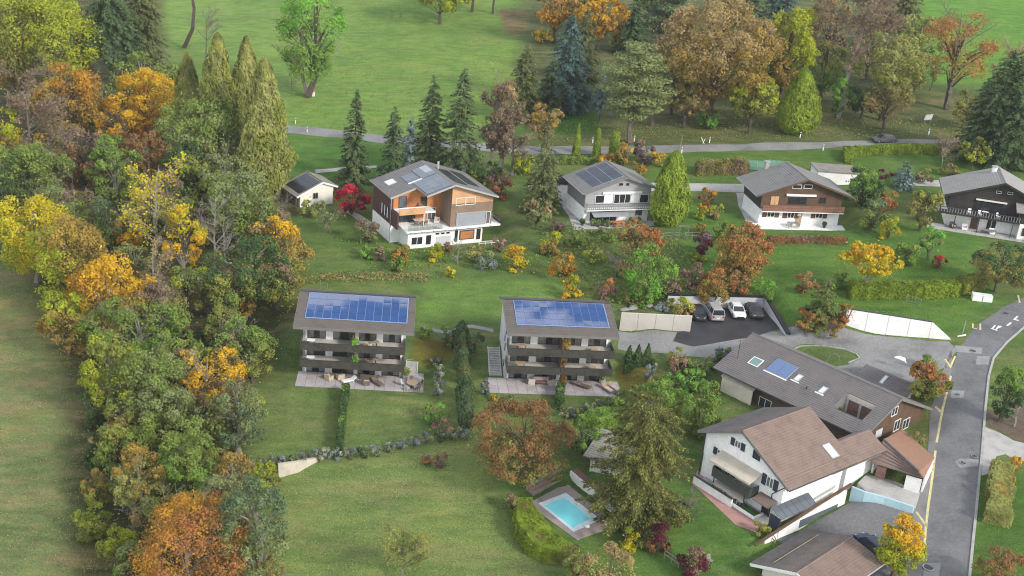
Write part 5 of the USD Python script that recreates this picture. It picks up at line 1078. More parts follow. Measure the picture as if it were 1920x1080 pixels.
def conifer(label, cx, by, top, w, leaf, name='spruce_tree', cat='conifer', dens=.55, droop=.28, base=.06, power=.85, ragged=.18, ls=1.0, bark='bark', up=.0, group=None, step=.5, layers=1.0, leaf2=None):
    """Whorls of drooping branches; each branch is a fan of needle sprays."""
    w *= 1.25; power *= .82
    rng = nxt(); P, h, r = ground_and_size(cx, by, top, w); n = count(w, by - top, dens * 1.15); s = leafsize(P, ls)
    t = plant(name, label, cat, P, group)
    nb = int(max(60, h / step * 9)); zt = np.sort(rng.uniform(base, 1, nb)) if layers == 1.0 else np.repeat(np.linspace(base, .98, int(nb / 9)), 9)[:nb]; nb = len(zt)
    zt = zt + rng.normal(0, .006, nb)
    az = rng.uniform(0, 2 * math.pi, nb); ln = r * np.maximum(1 - (zt - base) / (1 - base), .02) ** power * rng.uniform(1 - ragged * 2, 1.05, nb); ln = np.maximum(ln, .12)
    wgt = ln ** 1.6 + .02; k = rng.choice(nb, n, p=wgt / wgt.sum()); x = rng.uniform(.12, 1, n) ** .75
    dr = np.c_[np.cos(az), np.sin(az), np.zeros(nb)]; sd = np.c_[-np.sin(az), np.cos(az), np.zeros(nb)]
    lat = rng.normal(0, .17, n) * (1.15 - x) * ln[k]
    C = dr[k] * (x * ln[k])[:, None] + sd[k] * lat[:, None]
    C[:, 2] = zt[k] * h - droop * ln[k] * x ** 1.6 + up * ln[k] * x ** 3 - np.abs(lat) * .25 + rng.normal(0, .06, n) + .03
    C[:, 2] = np.maximum(C[:, 2], .05)
    N = unit(np.c_[dr[k][:, :2] * .45, np.full(n, .8)] + .4 * rng.normal(size=(n, 3)))
    al = dr[k] * 1.0 + sd[k] * (np.sign(lat) * .7)[:, None] + [0, 0, -droop]
    t.part('trunk', bars([[0, 0, -.3], [0, 0, h * .5]], [[0, 0, h * .5], [0, 0, h * .985]], [.013 * h + .05, .008 * h + .03], [.008 * h + .03, .01], 7), bark)
    j = np.arange(0, nb, 2); tip = dr[j] * ln[j][:, None] * .85; tip[:, 2] = zt[j] * h - droop * ln[j] * .8; st = np.zeros((len(j), 3)); st[:, 2] = zt[j] * h
    t.part('branches', bars(st, tip, np.full(len(j), .035), np.full(len(j), .012), 3), bark)
    two = rng.random(n) < (.25 if leaf2 else 0)
    t.part('crown', cards(C[~two], N[~two], s * 1.25, rng, asp=.42, along=al[~two]), leaf)
    if leaf2: t.part('pale_foliage', cards(C[two] + dr[k][two] * .1, N[two], s * 1.1, rng, asp=.42, along=al[two]), leaf2)
    return t
def pine(label, cx, by, top, w, leaf, base=.3, plates=20, bark='red_bark', name='pine_tree', dens=.5, group=None, flatness=.3):
    """Open crown of flat needle plates on a visible trunk."""
    rng = nxt(); P, h, r = ground_and_size(cx, by, top, w); n = count(w, (by - top) * (1 - base * .6), dens); s = leafsize(P, 1.1)
    t = plant(name, label, 'conifer', P, group); zt = np.linspace(base, .97, plates) + rng.normal(0, .015, plates); az = np.arange(plates) * 2.4 + rng.uniform(0, 6)
    pr = np.sin(np.clip((zt - base) / (1 - base), 0, 1) * math.pi * .8 + .5) * .9 + .1; ln = r * pr * rng.uniform(.45, .72, plates)
    sp = np.c_[np.cos(az) * ln, np.sin(az) * ln, zt * h]; rc = r * rng.uniform(.38, .58, plates) * (.55 + .45 * pr)
    k = rng.choice(plates, n, p=rc ** 2 / (rc ** 2).sum()); e = unit(rng.normal(size=(n, 3))); C = sp[k] + e * (rc[k] * rng.uniform(.3, 1, n) ** .5)[:, None] * [1, 1, flatness]
    t.part('trunk', limbs(h, r, sp, rng, .02 * h + .05, base * .8), bark)
    t.part('crown', cards(C, unit(e * [.6, .6, 1] + [0, 0, .7] + .4 * rng.normal(size=(n, 3))), s * 1.2, rng, asp=.45), leaf)
    return t
def thuja(label, cx, by, top, w, leaf, power=.8, dens=.75, name='thuja', cat='conifer', round_=.35, leaf2=None, group=None, rough=.22):
    """A dense cone of upright scale-leaf fans."""
    rng = nxt(); P, h, r = ground_and_size(cx, by, top, w); n = count(w, by - top, dens); s = leafsize(P, 1.15)
    t = plant(name, label, cat, P, group)
    z = rng.uniform(0, 1, n) ** 1.15; az = rng.uniform(0, 2 * math.pi, n)
    prof = (1 - z) ** power * np.minimum(1, (z + .06) / round_) ** .5
    f = meshkit.fbm(np.c_[np.cos(az) * 2.4, np.sin(az) * 2.4, z * h / max(r, .1) * 1.6] + SEED[0], 3, 3)
    rad = r * prof * (1 - rough + 2 * rough * f) * rng.uniform(.8, 1.04, n)
    o = np.c_[np.cos(az), np.sin(az), np.zeros(n)]; C = o * rad[:, None]; C[:, 2] = z * h
    N = unit(o + [0, 0, .35] + .45 * rng.normal(size=(n, 3)))
    t.part('trunk', bars([[0, 0, -.3]], [[0, 0, h * .9]], [.02 * h + .04], [.02], 6), 'bark')
    two = (f > np.quantile(f, .72)) if leaf2 else np.zeros(n, bool)
    t.part('crown', cards(C[~two], N[~two], s, rng, asp=.45, along=np.array([0, 0, 1.0]) + .6 * o[~two]), leaf)
    if leaf2: t.part('pale_foliage', cards(C[two], N[two], s, rng, asp=.45, along=np.array([0, 0, 1.0]) + .6 * o[two]), leaf2)
    return t
def twigs(h, r, rng, density=1.0, base=.18, nb=12):
    """A bare branch structure: boughs, branches, twigs."""
    P, Q, A, B = [], [], [], []
    zs = np.linspace(0, h * .95, 7); off = np.cumsum(rng.normal(0, .015 * h, (7, 2)), 0); off[0] = 0; pts = np.c_[off, zs]; rad = (.018 * h + .04) * np.linspace(1, .12, 7)
    P += list(pts[:-1]); Q += list(pts[1:]); A += list(rad[:-1]); B += list(rad[1:])
    ends = []
    for i in range(nb):
        z = rng.uniform(base, .8); k = z / .95 * 6; j = int(min(k, 5)); p = pts[j] + (pts[j + 1] - pts[j]) * (k - j); a = rng.uniform(0, 6.28) ; l = r * rng.uniform(.7, 1.1) * (1.1 - .5 * z)
        q = p + [math.cos(a) * l, math.sin(a) * l, l * rng.uniform(.5, 1.1)]; m = (p + q) / 2 + rng.normal(0, .06 * r, 3); ra = rad[j] * .5
        P += [p, m]; Q += [m, q]; A += [ra, ra * .6]; B += [ra * .6, ra * .2]; ends += [(p, m, q, l)]
    for p, m, q, l in ends:
        for _ in range(int(9 * density) + 1):
            f = rng.uniform(.25, 1.0); b = p + (m - p) * f * 2 if f < .5 else m + (q - m) * (f - .5) * 2
            d = unit(unit(q - p) * .7 + rng.normal(0, .6, 3) + [0, 0, .25]); l2 = l * rng.uniform(.25, .5); e = b + d * l2
            P.append(b); Q.append(e); A.append(.02 + .0012 * h); B.append(.008)
            for _ in range(int(4 * density) + 1):
                g = rng.uniform(.2, 1); b2 = b + (e - b) * g; d2 = unit(d + rng.normal(0, .7, 3)); P.append(b2); Q.append(b2 + d2 * l2 * rng.uniform(.3, .6)); A.append(.014); B.append(.006)
    return bars(P, Q, np.array(A), np.array(B), 3)
def bare(label, cx, by, top, w, bark='twig', leaf=None, dens=.12, name='bare_tree', cat='tree', density=1.0, base=.18, group=None, nb=12):
    rng = nxt(); P, h, r = ground_and_size(cx, by, top, w); t = plant(name, label, cat, P, group); m = twigs(h, r, rng, density, base, nb)
    t.part('branches', m, bark)
    if leaf:
        n = count(w, by - top, dens, 60); v = m[0]; v = v[v[:, 2] > h * .25]; C = v[rng.integers(0, len(v), n)] + rng.normal(0, .22, (n, 3)); t.part('leaves', cards(C, rng.normal(size=(n, 3)), leafsize(P), rng), leaf)
    return t
def hedge(label, pts, width, height, leaf, name='hedge', cat='hedge', dens=1.0, ragged=.08, group=None, rounded=False, leaf2=None):
    """A clipped hedge along a line: a core, and leaf blades over its top and sides."""
    rng = nxt(); L_ = [G(*p) for p in pts]; ls = LineString([p[:2] for p in L_]); n_ = max(2, int(ls.length / .7)); P0 = L_[0]
    c = np.array([ls.interpolate(k / n_, normalized=True).coords[0] for k in range(n_ + 1)]); d = unit(np.gradient(c, axis=0)); s_ = np.c_[-d[:, 1], d[:, 0]]; zg = H(c[:, 0], c[:, 1])
    wv = width / 2 * (1 + ragged * rng.normal(size=n_ + 1)); hv = height * (1 + ragged * .7 * rng.normal(size=n_ + 1))
    if rounded: q = np.sin(np.clip(np.linspace(0, 1, n_ + 1) * math.pi, .25, math.pi - .25)) ** .5; wv *= q; hv *= .6 + .4 * q
    t = plant(name, label, cat, P0, group); core = []
    for k in range(n_):
        b, tp = [], []
        for i, sg in ((k, -1), (k + 1, -1), (k + 1, 1), (k, 1)):
            x = c[i] + s_[i] * wv[i] * sg * .86; b.append([x[0], x[1], zg[i] - .4]); x = c[i] + s_[i] * wv[i] * sg * .8; tp.append([x[0], x[1], zg[i] + hv[i] * .93])
        core.append(hexa(np.array(b) - P0, np.array(tp) - P0))
    t.part('core', join(*core), leaf)
    s = leafsize(P0, .85); area = ls.length * (width + 2 * height); n = int(dens * 1.5 * area / (s * s * 1.2)); n = min(n, 16000)
    u = rng.uniform(0, n_, n); i = np.minimum(u.astype(int), n_ - 1); f = (u - i)[:, None]; cc = c[i] * (1 - f) + c[i + 1] * f; ss = s_[i]; f = f[:, 0]; W_ = wv[i] * (1 - f) + wv[i + 1] * f; H_ = hv[i] * (1 - f) + hv[i + 1] * f; Z_ = zg[i] * (1 - f) + zg[i + 1] * f
    fa = rng.random(n) * (width + 2 * height); topf = fa < width; sg = np.where(rng.random(n) < .5, -1, 1)
    a = np.where(topf, rng.uniform(-1, 1, n), sg * rng.uniform(.9, 1.05, n)); b = np.where(topf, rng.uniform(.93, 1.05, n), rng.uniform(0, 1, n))
    if rounded: a, b = np.where(topf, a, a * np.sqrt(np.clip(1.05 - b ** 2 * .6, 0, 1))), np.where(topf, b * (1 - .28 * a ** 2), b)
    C = np.c_[cc + ss * (a * W_)[:, None], Z_ + b * H_] - P0
    N = np.where(topf[:, None], [[0, 0, 1.0]], np.c_[ss * sg[:, None], np.zeros(n)]) + .6 * rng.normal(size=(n, 3))
    e = rng.random(n) < .16; m = int(e.sum()); q = rng.random(m) < .5; ix = np.where(q, 0, n_); sg = np.where(q, -1.0, 1.0)[:, None]; ed = d[ix] * sg
    C[e] = np.c_[c[ix] + ed * .12 + s_[ix] * (rng.uniform(-.95, .95, m) * wv[ix])[:, None], zg[ix] + rng.uniform(0, 1, m) * hv[ix]] - P0; N[e] = np.c_[ed, np.zeros(m)] + .5 * rng.normal(size=(m, 3))
    two = (meshkit.fbm(C * .6, 2, 8) > .58) if leaf2 else np.zeros(n, bool)
    t.part('foliage', cards(C[~two], N[~two], s, rng), leaf)
    if leaf2 and two.any(): t.part('tinted_leaves', cards(C[two], N[two], s, rng), leaf2)
    return t
def cover(label, pts, leaf, hgt=.5, dens=6.0, name='ground_cover', cat='ground cover', ls=1.0):
    """Low uncountable growth over an outline."""
    rng = nxt(); pg = poly(pts); x0, y0, x1, y1 = pg.bounds; n = int(min(11000, dens * pg.area)); X = rng.uniform([x0, y0], [x1, y1], (n * 3, 2)); X = X[shapely.contains_xy(pg, X[:, 0], X[:, 1])][:n]
    z = H(X[:, 0], X[:, 1]); b = meshkit.fbm(np.c_[X / 1.6, 0 * z], 3, 4); C = np.c_[X, z + hgt * rng.random(len(X)) * (.2 + 1.5 * b ** 2)]
    s = leafsize(C[0], ls); single(name, label, cat, cards(C, rng.normal(size=C.shape) + [0, 0, .8], s, rng), leaf, kind='stuff')
def mound(label, cx, by, top, w, leaf, name='garden_shrub', cat='shrub', group=None, leaf2=None): return shrub(label, cx, by, top, w, leaf, leaf2, name=name, cat=cat, group=group, dens=.8)

# ---- the wood along the left: back row first
WOOD = True
tree('broad pale lime tree in the top left corner', 88, 215, -40, 165, 'lime', 'olive', .45, (-.5, 0, -.4))
tree('ochre tree cut by the top left frame corner', 8, 200, -50, 130, 'ochre', 'olive', .4)
bare('brown bare tree under the ochre corner tree', 40, 255, 105, 110, 'twig', 'brown', .22)
conifer('dark spruce with a bare lower trunk right of the lime corner tree', 205, 190, -110, 120, 'spruce', base=.3, droop=.4, ragged=.25)
conifer('second dark spruce behind, right of the bare-trunked spruce', 265, 150, -120, 90, 'olivespruce', base=.15, droop=.4, ragged=.25)
tree('small orange tree between the lime tree and the dark spruce', 160, 150, 68, 50, 'orange', 'rust')
shrub('flat orange bush at the foot of the dark spruces', 250, 122, 78, 82, 'orange', 'ochre', .5)
bare('tall bare trunk at the top frame edge above the larches', 343, 90, -160, 130, 'bark', 'brown', .05, density=.7, base=.4)
bare('fine grey leafless thicket right of the tall bare trunk', 385, 110, 20, 80, 'twig', None, density=1.2, name='bare_shrub', cat='shrub')
tree('greyish green tree between the orange bush and the larches', 270, 210, 105, 120, 'greygreen', 'midgreen')
tree('bright golden round tree near the top of the wood', 270, 262, 138, 135, 'gold', 'orange', .3, (-.3, -.2, -.7))
tree('small orange tree just below the golden round tree', 225, 295, 208, 85, 'orange', 'gold', .3)
tree('ochre and bare tree left of the golden round tree', 125, 275, 120, 130, 'ochre', 'orange', .35, (.3, 0, .8), dens=.36, bare=1)
bare('brown leafless tree at the left frame edge', 55, 330, 165, 130, 'twig', 'brown', .16)
tree('lime yellow tree cut by the left frame edge', -2, 330, 192, 75, 'yellow', 'lime', .35)
thuja('smallest olive larch, leftmost of the larch group', 352, 300, 98, 75 * 1.15, 'larch', power=.62, round_=.34, rough=.5, name='larch_tree', leaf2='olive', dens=.85)
thuja('tall larch with the pointed top, second of the larch group', 408, 325, 62, 95 * 1.15, 'larch', power=.62, round_=.34, rough=.5, name='larch_tree', leaf2='olive', dens=.85)
thuja('larch behind, third of the larch group', 462, 320, 68, 85 * 1.15, 'larch', power=.62, round_=.34, rough=.5, name='larch_tree', leaf2='olive', dens=.85)
thuja('nearest and widest larch beside the end of the upper road', 495, 368, 108, 112 * 1.15, 'larch', power=.62, round_=.34, rough=.5, name='larch_tree', leaf2='olive', dens=.85)
tree('grey green tree in front of the larch group', 375, 345, 180, 140, 'greygreen', 'midgreen', .4)
bare('small whitish dead branches below the golden tree', 335, 268, 205, 50, 'pale_bark', None, density=.6, name='dead_tree')
tree('mid green tree below the small orange tree', 212, 400, 255, 85, 'midgreen', 'green')
tree('rust brown tree left of the mid green tree', 152, 375, 235, 95, 'rust', 'brown', .45, dens=.4, bare=1)
bare('rusty thin tree in the middle of the wood', 283, 385, 245, 85, 'twig', 'rust', .3)
tree('dark green tree with a yellow patch right of the rusty thin tree', 365, 385, 262, 110, 'darkgreen', 'olive', .25, (.6, -.4, .2))
shrub('yellow patch of leaves on the dark green tree', 392, 342, 298, 38, 'gold', 'olive')
tree('slim pale yellow tree at the right edge of the wood', 462, 345, 240, 48, 'tan', 'larch', .4, dens=.6)
tree('dark green tree at the left frame edge', 15, 420, 270, 100, 'darkgreen', 'midgreen')
tree('grey green thin-topped tree behind the lime yellow tree', 72, 410, 272, 110, 'greygreen', 'midgreen', .4, bare=.7)
tree('large lime yellow tree on the left of the wood', 62, 530, 368, 135, 'yellow', 'lime', .15, (-.6, -.2, -.3), dens=.62)
tree('olive orange tree beside the large lime yellow tree', 125, 585, 405, 120, 'ochre', 'lime', .35, (-.5, -.3, -.3))
tree('bright orange tree at the meadow edge of the wood', 205, 630, 478, 125, 'orange', 'gold', .45, (.2, .3, .6))
bare('tall white-stemmed tree with scattered yellow leaves', 298, 515, 300, 125, 'pale_bark', 'yellow', .10, density=1.3)
tree('golden spray of leaves right of the white-stemmed tree', 345, 530, 372, 75, 'gold', 'yellow', .5, dens=.36, K=12, bare=.8)
tree('small golden tree left of the white-stemmed tree', 235, 490, 412, 55, 'gold', 'orange')
bare('group of white bare stems left of the dark green thicket', 398, 520, 362, 85, 'pale_bark', None, density=1.0, nb=16)
bare('grey bare stems at the edge of the wood', 425, 500, 385, 60, 'pale_bark', None, density=.8)
tree('green rounded tree right of the white bare stems', 452, 470, 322, 110, 'midgreen', 'greygreen', .4)
tree('yellow orange tree at the right edge of the wood beside the lawn', 518, 500, 410, 82, 'gold', 'tan', .4, (-.6, 0, -.3), dens=.42)
tree('dark olive thicket above the left new apartment house', 468, 572, 455, 155, 'olive', 'darkgreen', .5, dens=.6)
bare('pale leafless tree below the golden spray', 290, 585, 455, 75, 'pale_bark', 'tan', .1)
tree('wide green tree below the orange tree', 262, 690, 572, 175, 'green', 'midgreen', .5)
tree('ochre tree on the meadow edge below the orange tree', 125, 665, 555, 95, 'ochre', 'lime', .4)
tree('yellow green tree on the left below the wide green tree', 203, 785, 622, 85, 'lime', 'olive', .3)
tree('grey green round tree right of the yellow green tree', 278, 800, 660, 120, 'greygreen', 'midgreen', .3)
tree('golden orange tree standing alone in the lower wood', 388, 760, 655, 125, 'gold', 'tan', .35, (-.5, .2, .3))
shrub('dark blue green bush above the lone golden tree', 402, 655, 592, 60, 'teal', 'darkgreen')
tree('grey green tree left of the apartment house shadow', 452, 700, 600, 85, 'greygreen', 'green', .4)
shrub('yellow bush at the corner of the dark thicket', 465, 590, 562, 42, 'gold', 'tan')
shrub('small golden bush under the pale leafless tree', 325, 615, 580, 26, 'gold', 'orange')
shrub('pinkish leafless bush left of the dark blue green bush', 350, 640, 602, 40, 'pinkbrown', 'brown')
conifer('olive narrow conifer below the lone golden tree', 402, 862, 735, 52, 'olivespruce', base=.02, leaf2='clipped')
conifer('dark narrow conifer left of the olive narrow conifer', 372, 850, 760, 45, 'spruce', base=.02)
tree('soft teal green tree beside the duplex lawn', 450, 855, 722, 85, 'teal', 'greygreen', .5)
tree('green tree in the middle of the lower wood', 330, 850, 735, 105, 'midgreen', 'greygreen', .4)
tree('brown and olive bush below the yellow green tree', 235, 830, 755, 80, 'tan', 'olive', .5)
shrub('thin orange spray in the lower wood', 322, 860, 812, 40, 'orange', 'tan')
tree('olive yellow tree low in the wood', 262, 965, 838, 92, 'larch', 'ochre', .45)
tree('fresh green tree right of the olive yellow tree', 350, 955, 805, 95, 'green', 'midgreen', .4)
tree('large orange and rust tree at the bottom of the wood', 355, 1130, 940, 185, 'orange', 'redorange', .5, (.5, -.3, -.2))
tree('golden tree top behind the large orange tree', 332, 1020, 930, 70, 'gold', 'ochre')
tree('grey green thicket at the bottom beside the lower meadow', 480, 1120, 885, 110, 'greygreen', 'teal', .45)
tree('sparse pale green tree beside the grey green thicket', 415, 1010, 895, 80, 'larch', 'greygreen', .5, dens=.4)
bare('small grey bare shrub left of the large orange tree', 250, 1005, 950, 60, 'pale_bark', None, density=.8, name='bare_shrub', cat='shrub')
shrub('olive juniper-like bush at the bottom left meadow edge', 172, 1005, 945, 75, 'olive', 'clipped', .35)
shrub('second olive juniper-like bush nearer the frame bottom', 222, 1065, 985, 80, 'olive', 'lime', .3)
shrub('dark bramble bush with yellow leaves, uppermost along the meadow', 178, 800, 722, 52, 'darkgreen', 'olive', .2)
shrub('dark bramble bush with yellow leaves, middle one along the meadow', 180, 880, 800, 50, 'darkgreen', 'tan', .25)
shrub('brownish bramble bush with yellow leaves, lowest along the meadow', 178, 950, 880, 60, 'olive', 'ochre', .35)
shrub('spiky olive yellow bush at the sand coloured garden wall', 486, 918, 865, 85, 'olive', 'lime', .4)
tree('green filling tree between the brambles and the olive tree', 215, 895, 800, 70, 'midgreen', 'olive', .3)
tree('olive tree behind the tall white-stemmed tree', 300, 455, 330, 95, 'olive', 'brown', .4)
tree('mid green tree in the gap beside the mid green trees', 100, 470, 345, 80, 'midgreen', 'greygreen', .4)
tree('dull green tree in front of the rusty thin tree', 205, 480, 370, 90, 'midgreen', 'teal', .4)
tree('dull brown olive tree right of the bright orange tree', 300, 640, 530, 90, 'brownolive', 'brown', .4, dens=.4)
tree('green bush tree below the dark thicket', 420, 600, 520, 80, 'midgreen', 'olive', .4)
tree('grey green tree behind the lone golden tree', 340, 740, 640, 90, 'greygreen', 'midgreen', .4)
tree('dark tree between larches and the dark thicket', 420, 400, 290, 100, 'midgreen', 'greygreen', .4)
FILL = random.Random(11)
for x, y in ((30, 385), (95, 310), (180, 330), (250, 330), (310, 300), (330, 350), (250, 440), (60, 360), (140, 420), (380, 440), (330, 430), (180, 440), (290, 400), (440, 420), (500, 440), (250, 520), (350, 560), (390, 570), (300, 620), (240, 600), (170, 610), (420, 640), (360, 690), (300, 740), (250, 770), (220, 720), (420, 760), (460, 780), (380, 800), (300, 820), (260, 860), (340, 890), (400, 900), (440, 920), (210, 850), (230, 930), (300, 1000), (420, 1080), (460, 1000), (300, 1090), (250, 1080), (500, 1100), (520, 560), (540, 520), (110, 240), (190, 230), (150, 520), (430, 560), (475, 690), (440, 690)):
    hgt, wd = FILL.uniform(55, 85), FILL.uniform(60, 95); lf = FILL.choice(['midgreen', 'greygreen', 'olive', 'green', 'lime', 'larch', 'brownolive', 'tan', 'ochre', 'lime'])
    tree({'midgreen': 'mid green', 'greygreen': 'grey green', 'olive': 'olive', 'green': 'fresh green', 'lime': 'lime yellow', 'larch': 'pale olive', 'brownolive': 'brown olive', 'tan': 'tan', 'ochre': 'ochre'}[lf] + ' undergrowth tree of the wood, half hidden between taller crowns', x, y + 22, y - hgt + 10, wd, lf, FILL.choice(['greygreen', 'olive', 'midgreen', 'brown', 'ochre']), .4, group='undergrowth trees of the wood', dens=.33, name='undergrowth_tree')
WOOD = False
cover('low brush and brambles on the floor of the wood', [(60, 470), (560, 420), (575, 560), (480, 700), (470, 850), (520, 1080), (300, 1080), (160, 1000), (150, 740), (110, 590)], 'brownolive', 1.0, 1.2, ls=1.3)
cover('dense low undergrowth on the bank between the grey chalet and the parking bay', [(1010, 428), (1130, 436), (1290, 452), (1300, 520), (1290, 572), (1160, 576), (1085, 560), (1030, 500)], 'midgreen', 1.1, 6.0, 'undergrowth')
cover('low weeds on the bank above the left apartment house', [(565, 512), (720, 506), (830, 520), (800, 530), (570, 536)], 'brownolive', .5, 5.0, 'weeds')
cover('low green growth below the wooden house', [(620, 440), (720, 462), (1010, 462), (1010, 500), (700, 505)], 'green', .35, 4.0, 'weeds')

# ---- the upper meadow and the park behind the upper road
tree('ivy-clad tree standing alone in the upper meadow', 580, 182, -45, 125, 'brightgreen', 'green', .5, (0, 0, -1), dens=.34, K=34, bare=1.0, base=.05)
bare('fallen grey branch right of the lone ivy-clad tree', 632, 95, 66, 40, 'pale_bark', None, density=.4, name='fallen_branch', base=.05)
bare('grey brushwood left of the lone ivy-clad tree', 545, 163, 128, 40, 'pale_bark', None, density=.6, name='brushwood', base=.05)
b0 = G(585, 180); t = T('beehive', 'small white box at the foot of the lone ivy-clad tree', 'box', b0); t.part('box', box(-.55, .55, -.4, .4, 0, 1.0), 'white_plastic'); t.part('lid', box(-.65, .65, -.5, .5, 1.0, 1.1), 'furniture_wood')
tree('olive yellow tree at the top edge, left of the twin trunks', 828, 45, -60, 135, 'lime', 'olive', .5)
bare('twin grey trunks at the top edge of the meadow', 930, 26, -110, 90, 'bark', 'olive', .12)
tree('dark tree crown at the top frame edge above the meadow', 890, 22, -90, 100, 'midgreen', 'olive')
tree('orange tree left behind the dark blue spruce', 1045, 80, -25, 90, 'orange', 'tan', .4)
tree('golden orange tree right behind the dark blue spruce', 1130, 95, -15, 100, 'orange', 'gold', .4)
shrub('yellow bush at the foot of the left orange tree', 1022, 78, 50, 55, 'gold', 'yellow')
conifer('large dark blue spruce in the park', 1068, 205, 22, 105, 'bluespruce', droop=.3, base=.08, power=.8)
conifer('pale green spruce half hidden behind the dark blue spruce', 1098, 150, 10, 70, 'olivespruce', droop=.3)
conifer('lighter small spruce in front of the dark blue spruce', 1036, 212, 108, 76, 'spruce', leaf2='olivespruce', base=.05)
conifer('olive slim conifer left of the small spruce', 985, 228, 82, 72, 'olivespruce', base=.12, power=.65)
shrub('yellow green round bush right of the golden orange tree', 1160, 92, 48, 40, 'lime', 'yellow')
conifer('dark green slim conifer behind the yellow green bush', 1190, 100, -20, 60, 'spruce', base=.02)
conifer('olive conifer beside the yellow green bush', 1182, 98, 20, 42, 'olivespruce', base=.02)
pine('grey green cedar at the top edge of the park', 1252, 92, -90, 110, 'teal', base=.18, plates=24)
pine('large grey green pine on a reddish double trunk above the upper road', 1195, 268, 78, 135, 'greygreen', base=.3, plates=30, dens=.62)
pine('slim pine right behind the large grey green pine', 1232, 235, 110, 80, 'teal', base=.35, plates=16)
conifer('small pale blue cedar left of the large pine', 1130, 226, 140, 46, 'silver', base=.3, leaf2='bluespruce')
tree('huge ochre oak in the middle of the park', 1348, 240, -15, 225, 'ochre', 'tan', .45, (-.2, -.2, .5), dens=.55, K=58, name='oak_tree')
tree('yellow green tree on the right flank of the huge oak', 1485, 215, 0, 105, 'lime', 'ochre', .4, (-.5, 0, -.3))
tree('brown tan tree below the left side of the huge oak', 1290, 240, 150, 95, 'tan', 'brownolive', .5)
tree('yellow olive tree between the oak and the lime thuja', 1415, 250, 140, 100, 'olive', 'lime', .45)
shrub('bright green low bush under the oak', 1332, 240, 200, 52, 'brightgreen', 'green')
conifer('dark fir behind the huge oak at the top edge', 1405, 120, -140, 110, 'spruce', base=.05)
conifer('blue grey conifer at the top edge right of the oak', 1468, 110, -110, 90, 'bluespruce', base=.02)
thuja('wide lime thuja with feathery fans beside the ivy stem', 1503, 246, 128, 105, 'thuja', power=.6, leaf2='clipped')
tree('ivy-covered stem at the foot of the big bare tree', 1577, 222, 135, 34, 'green', 'brightgreen', .4, base=.0, dens=1.0, name='ivy_stem', cat='ivy')
bare('big bare tree with pale limbs above the ivy stem', 1603, 222, -70, 165, 'pale_bark', 'brown', .16, density=1.3, base=.3, nb=18)
tree('olive feathery tree right of the big bare tree', 1672, 225, 55, 125, 'olive', 'larch', .45, dens=.36, bare=.7)
conifer('tall green conifer at the top edge behind the feathery tree', 1708, 100, -120, 75, 'olivespruce', base=.05)
tree('dull tan tree below the feathery tree', 1668, 243, 150, 95, 'tan', 'brownolive', .5, dens=.3, bare=.6)
tree('thin orange tree at the edge of the vivid meadow', 1800, 205, 10, 140, 'redorange', 'ochre', .5, (0, 0, -.8), dens=.15, bare=.8)
bare('leaning dark branch of a small tree in front of the thin orange tree', 1752, 170, 95, 60, 'bark', None, density=.5, base=.3)
conifer('dark fir at the right frame edge', 1880, 300, 95, 120, 'spruce', base=.03, power=.6)
conifer('second dark fir left of the frame edge fir', 1842, 285, 150, 75, 'spruce', base=.03, power=.6, leaf2='olivespruce')
conifer('dark fir cut by the right frame edge', 1925, 310, 60, 110, 'spruce', base=.03, power=.6)
bare('pale grey bare tree above the dark firs', 1900, 190, 70, 80, 'pale_bark', 'tan', .1)
tree('small yellow green tree by the hedge in front of the dark firs', 1830, 318, 258, 65, 'lime', 'olive', .5, dens=.5)
bare('small bare tree left of the small yellow green tree', 1772, 312, 262, 55, 'pale_bark', 'brown', .2)
cover('long dry grass on the bank of the upper road', [(1010, 225), (1820, 215), (1820, 256), (1210, 268), (1010, 268)], 'larch', .3, 3.0, 'rough_grass', 'grass', ls=.55)

for lb, x, by, tp, w, l1, l2 in (('dark green tree filling the gap between the large pine and the oak', 1268, 215, 95, 80, 'darkgreen', 'midgreen'), ('dark green tree behind the oak and the yellow olive tree', 1425, 200, 60, 90, 'midgreen', 'darkgreen'), ('shaded green tree between lime thuja and big bare tree', 1552, 190, 70, 80, 'midgreen', 'brownolive'), ('brown tree behind the big bare tree', 1560, 120, -20, 95, 'brown', 'tan'), ('grey brown tree right of the big bare tree', 1640, 150, 20, 85, 'brownolive', 'brown'), ('low dark undergrowth tree under the big bare tree', 1622, 222, 150, 80, 'darkgreen', 'midgreen'), ('green tree at the top edge left of the oak', 1235, 60, -60, 90, 'midgreen', 'olive'), ('olive tree behind the golden orange tree', 1100, 50, -60, 90, 'olive', 'ochre'), ('pale olive tree at the right end of the park', 1722, 180, 90, 70, 'larch', 'tan'), ('olive bush tree between the dark fir and the thin orange tree', 1815, 240, 165, 65, 'brownolive', 'olive'), ('dull green tree behind the feathery tree', 1725, 130, 20, 80, 'midgreen', 'larch')):
    tree(lb, x, by, tp, w, l1, l2, .4, base=.06, dens=.42)
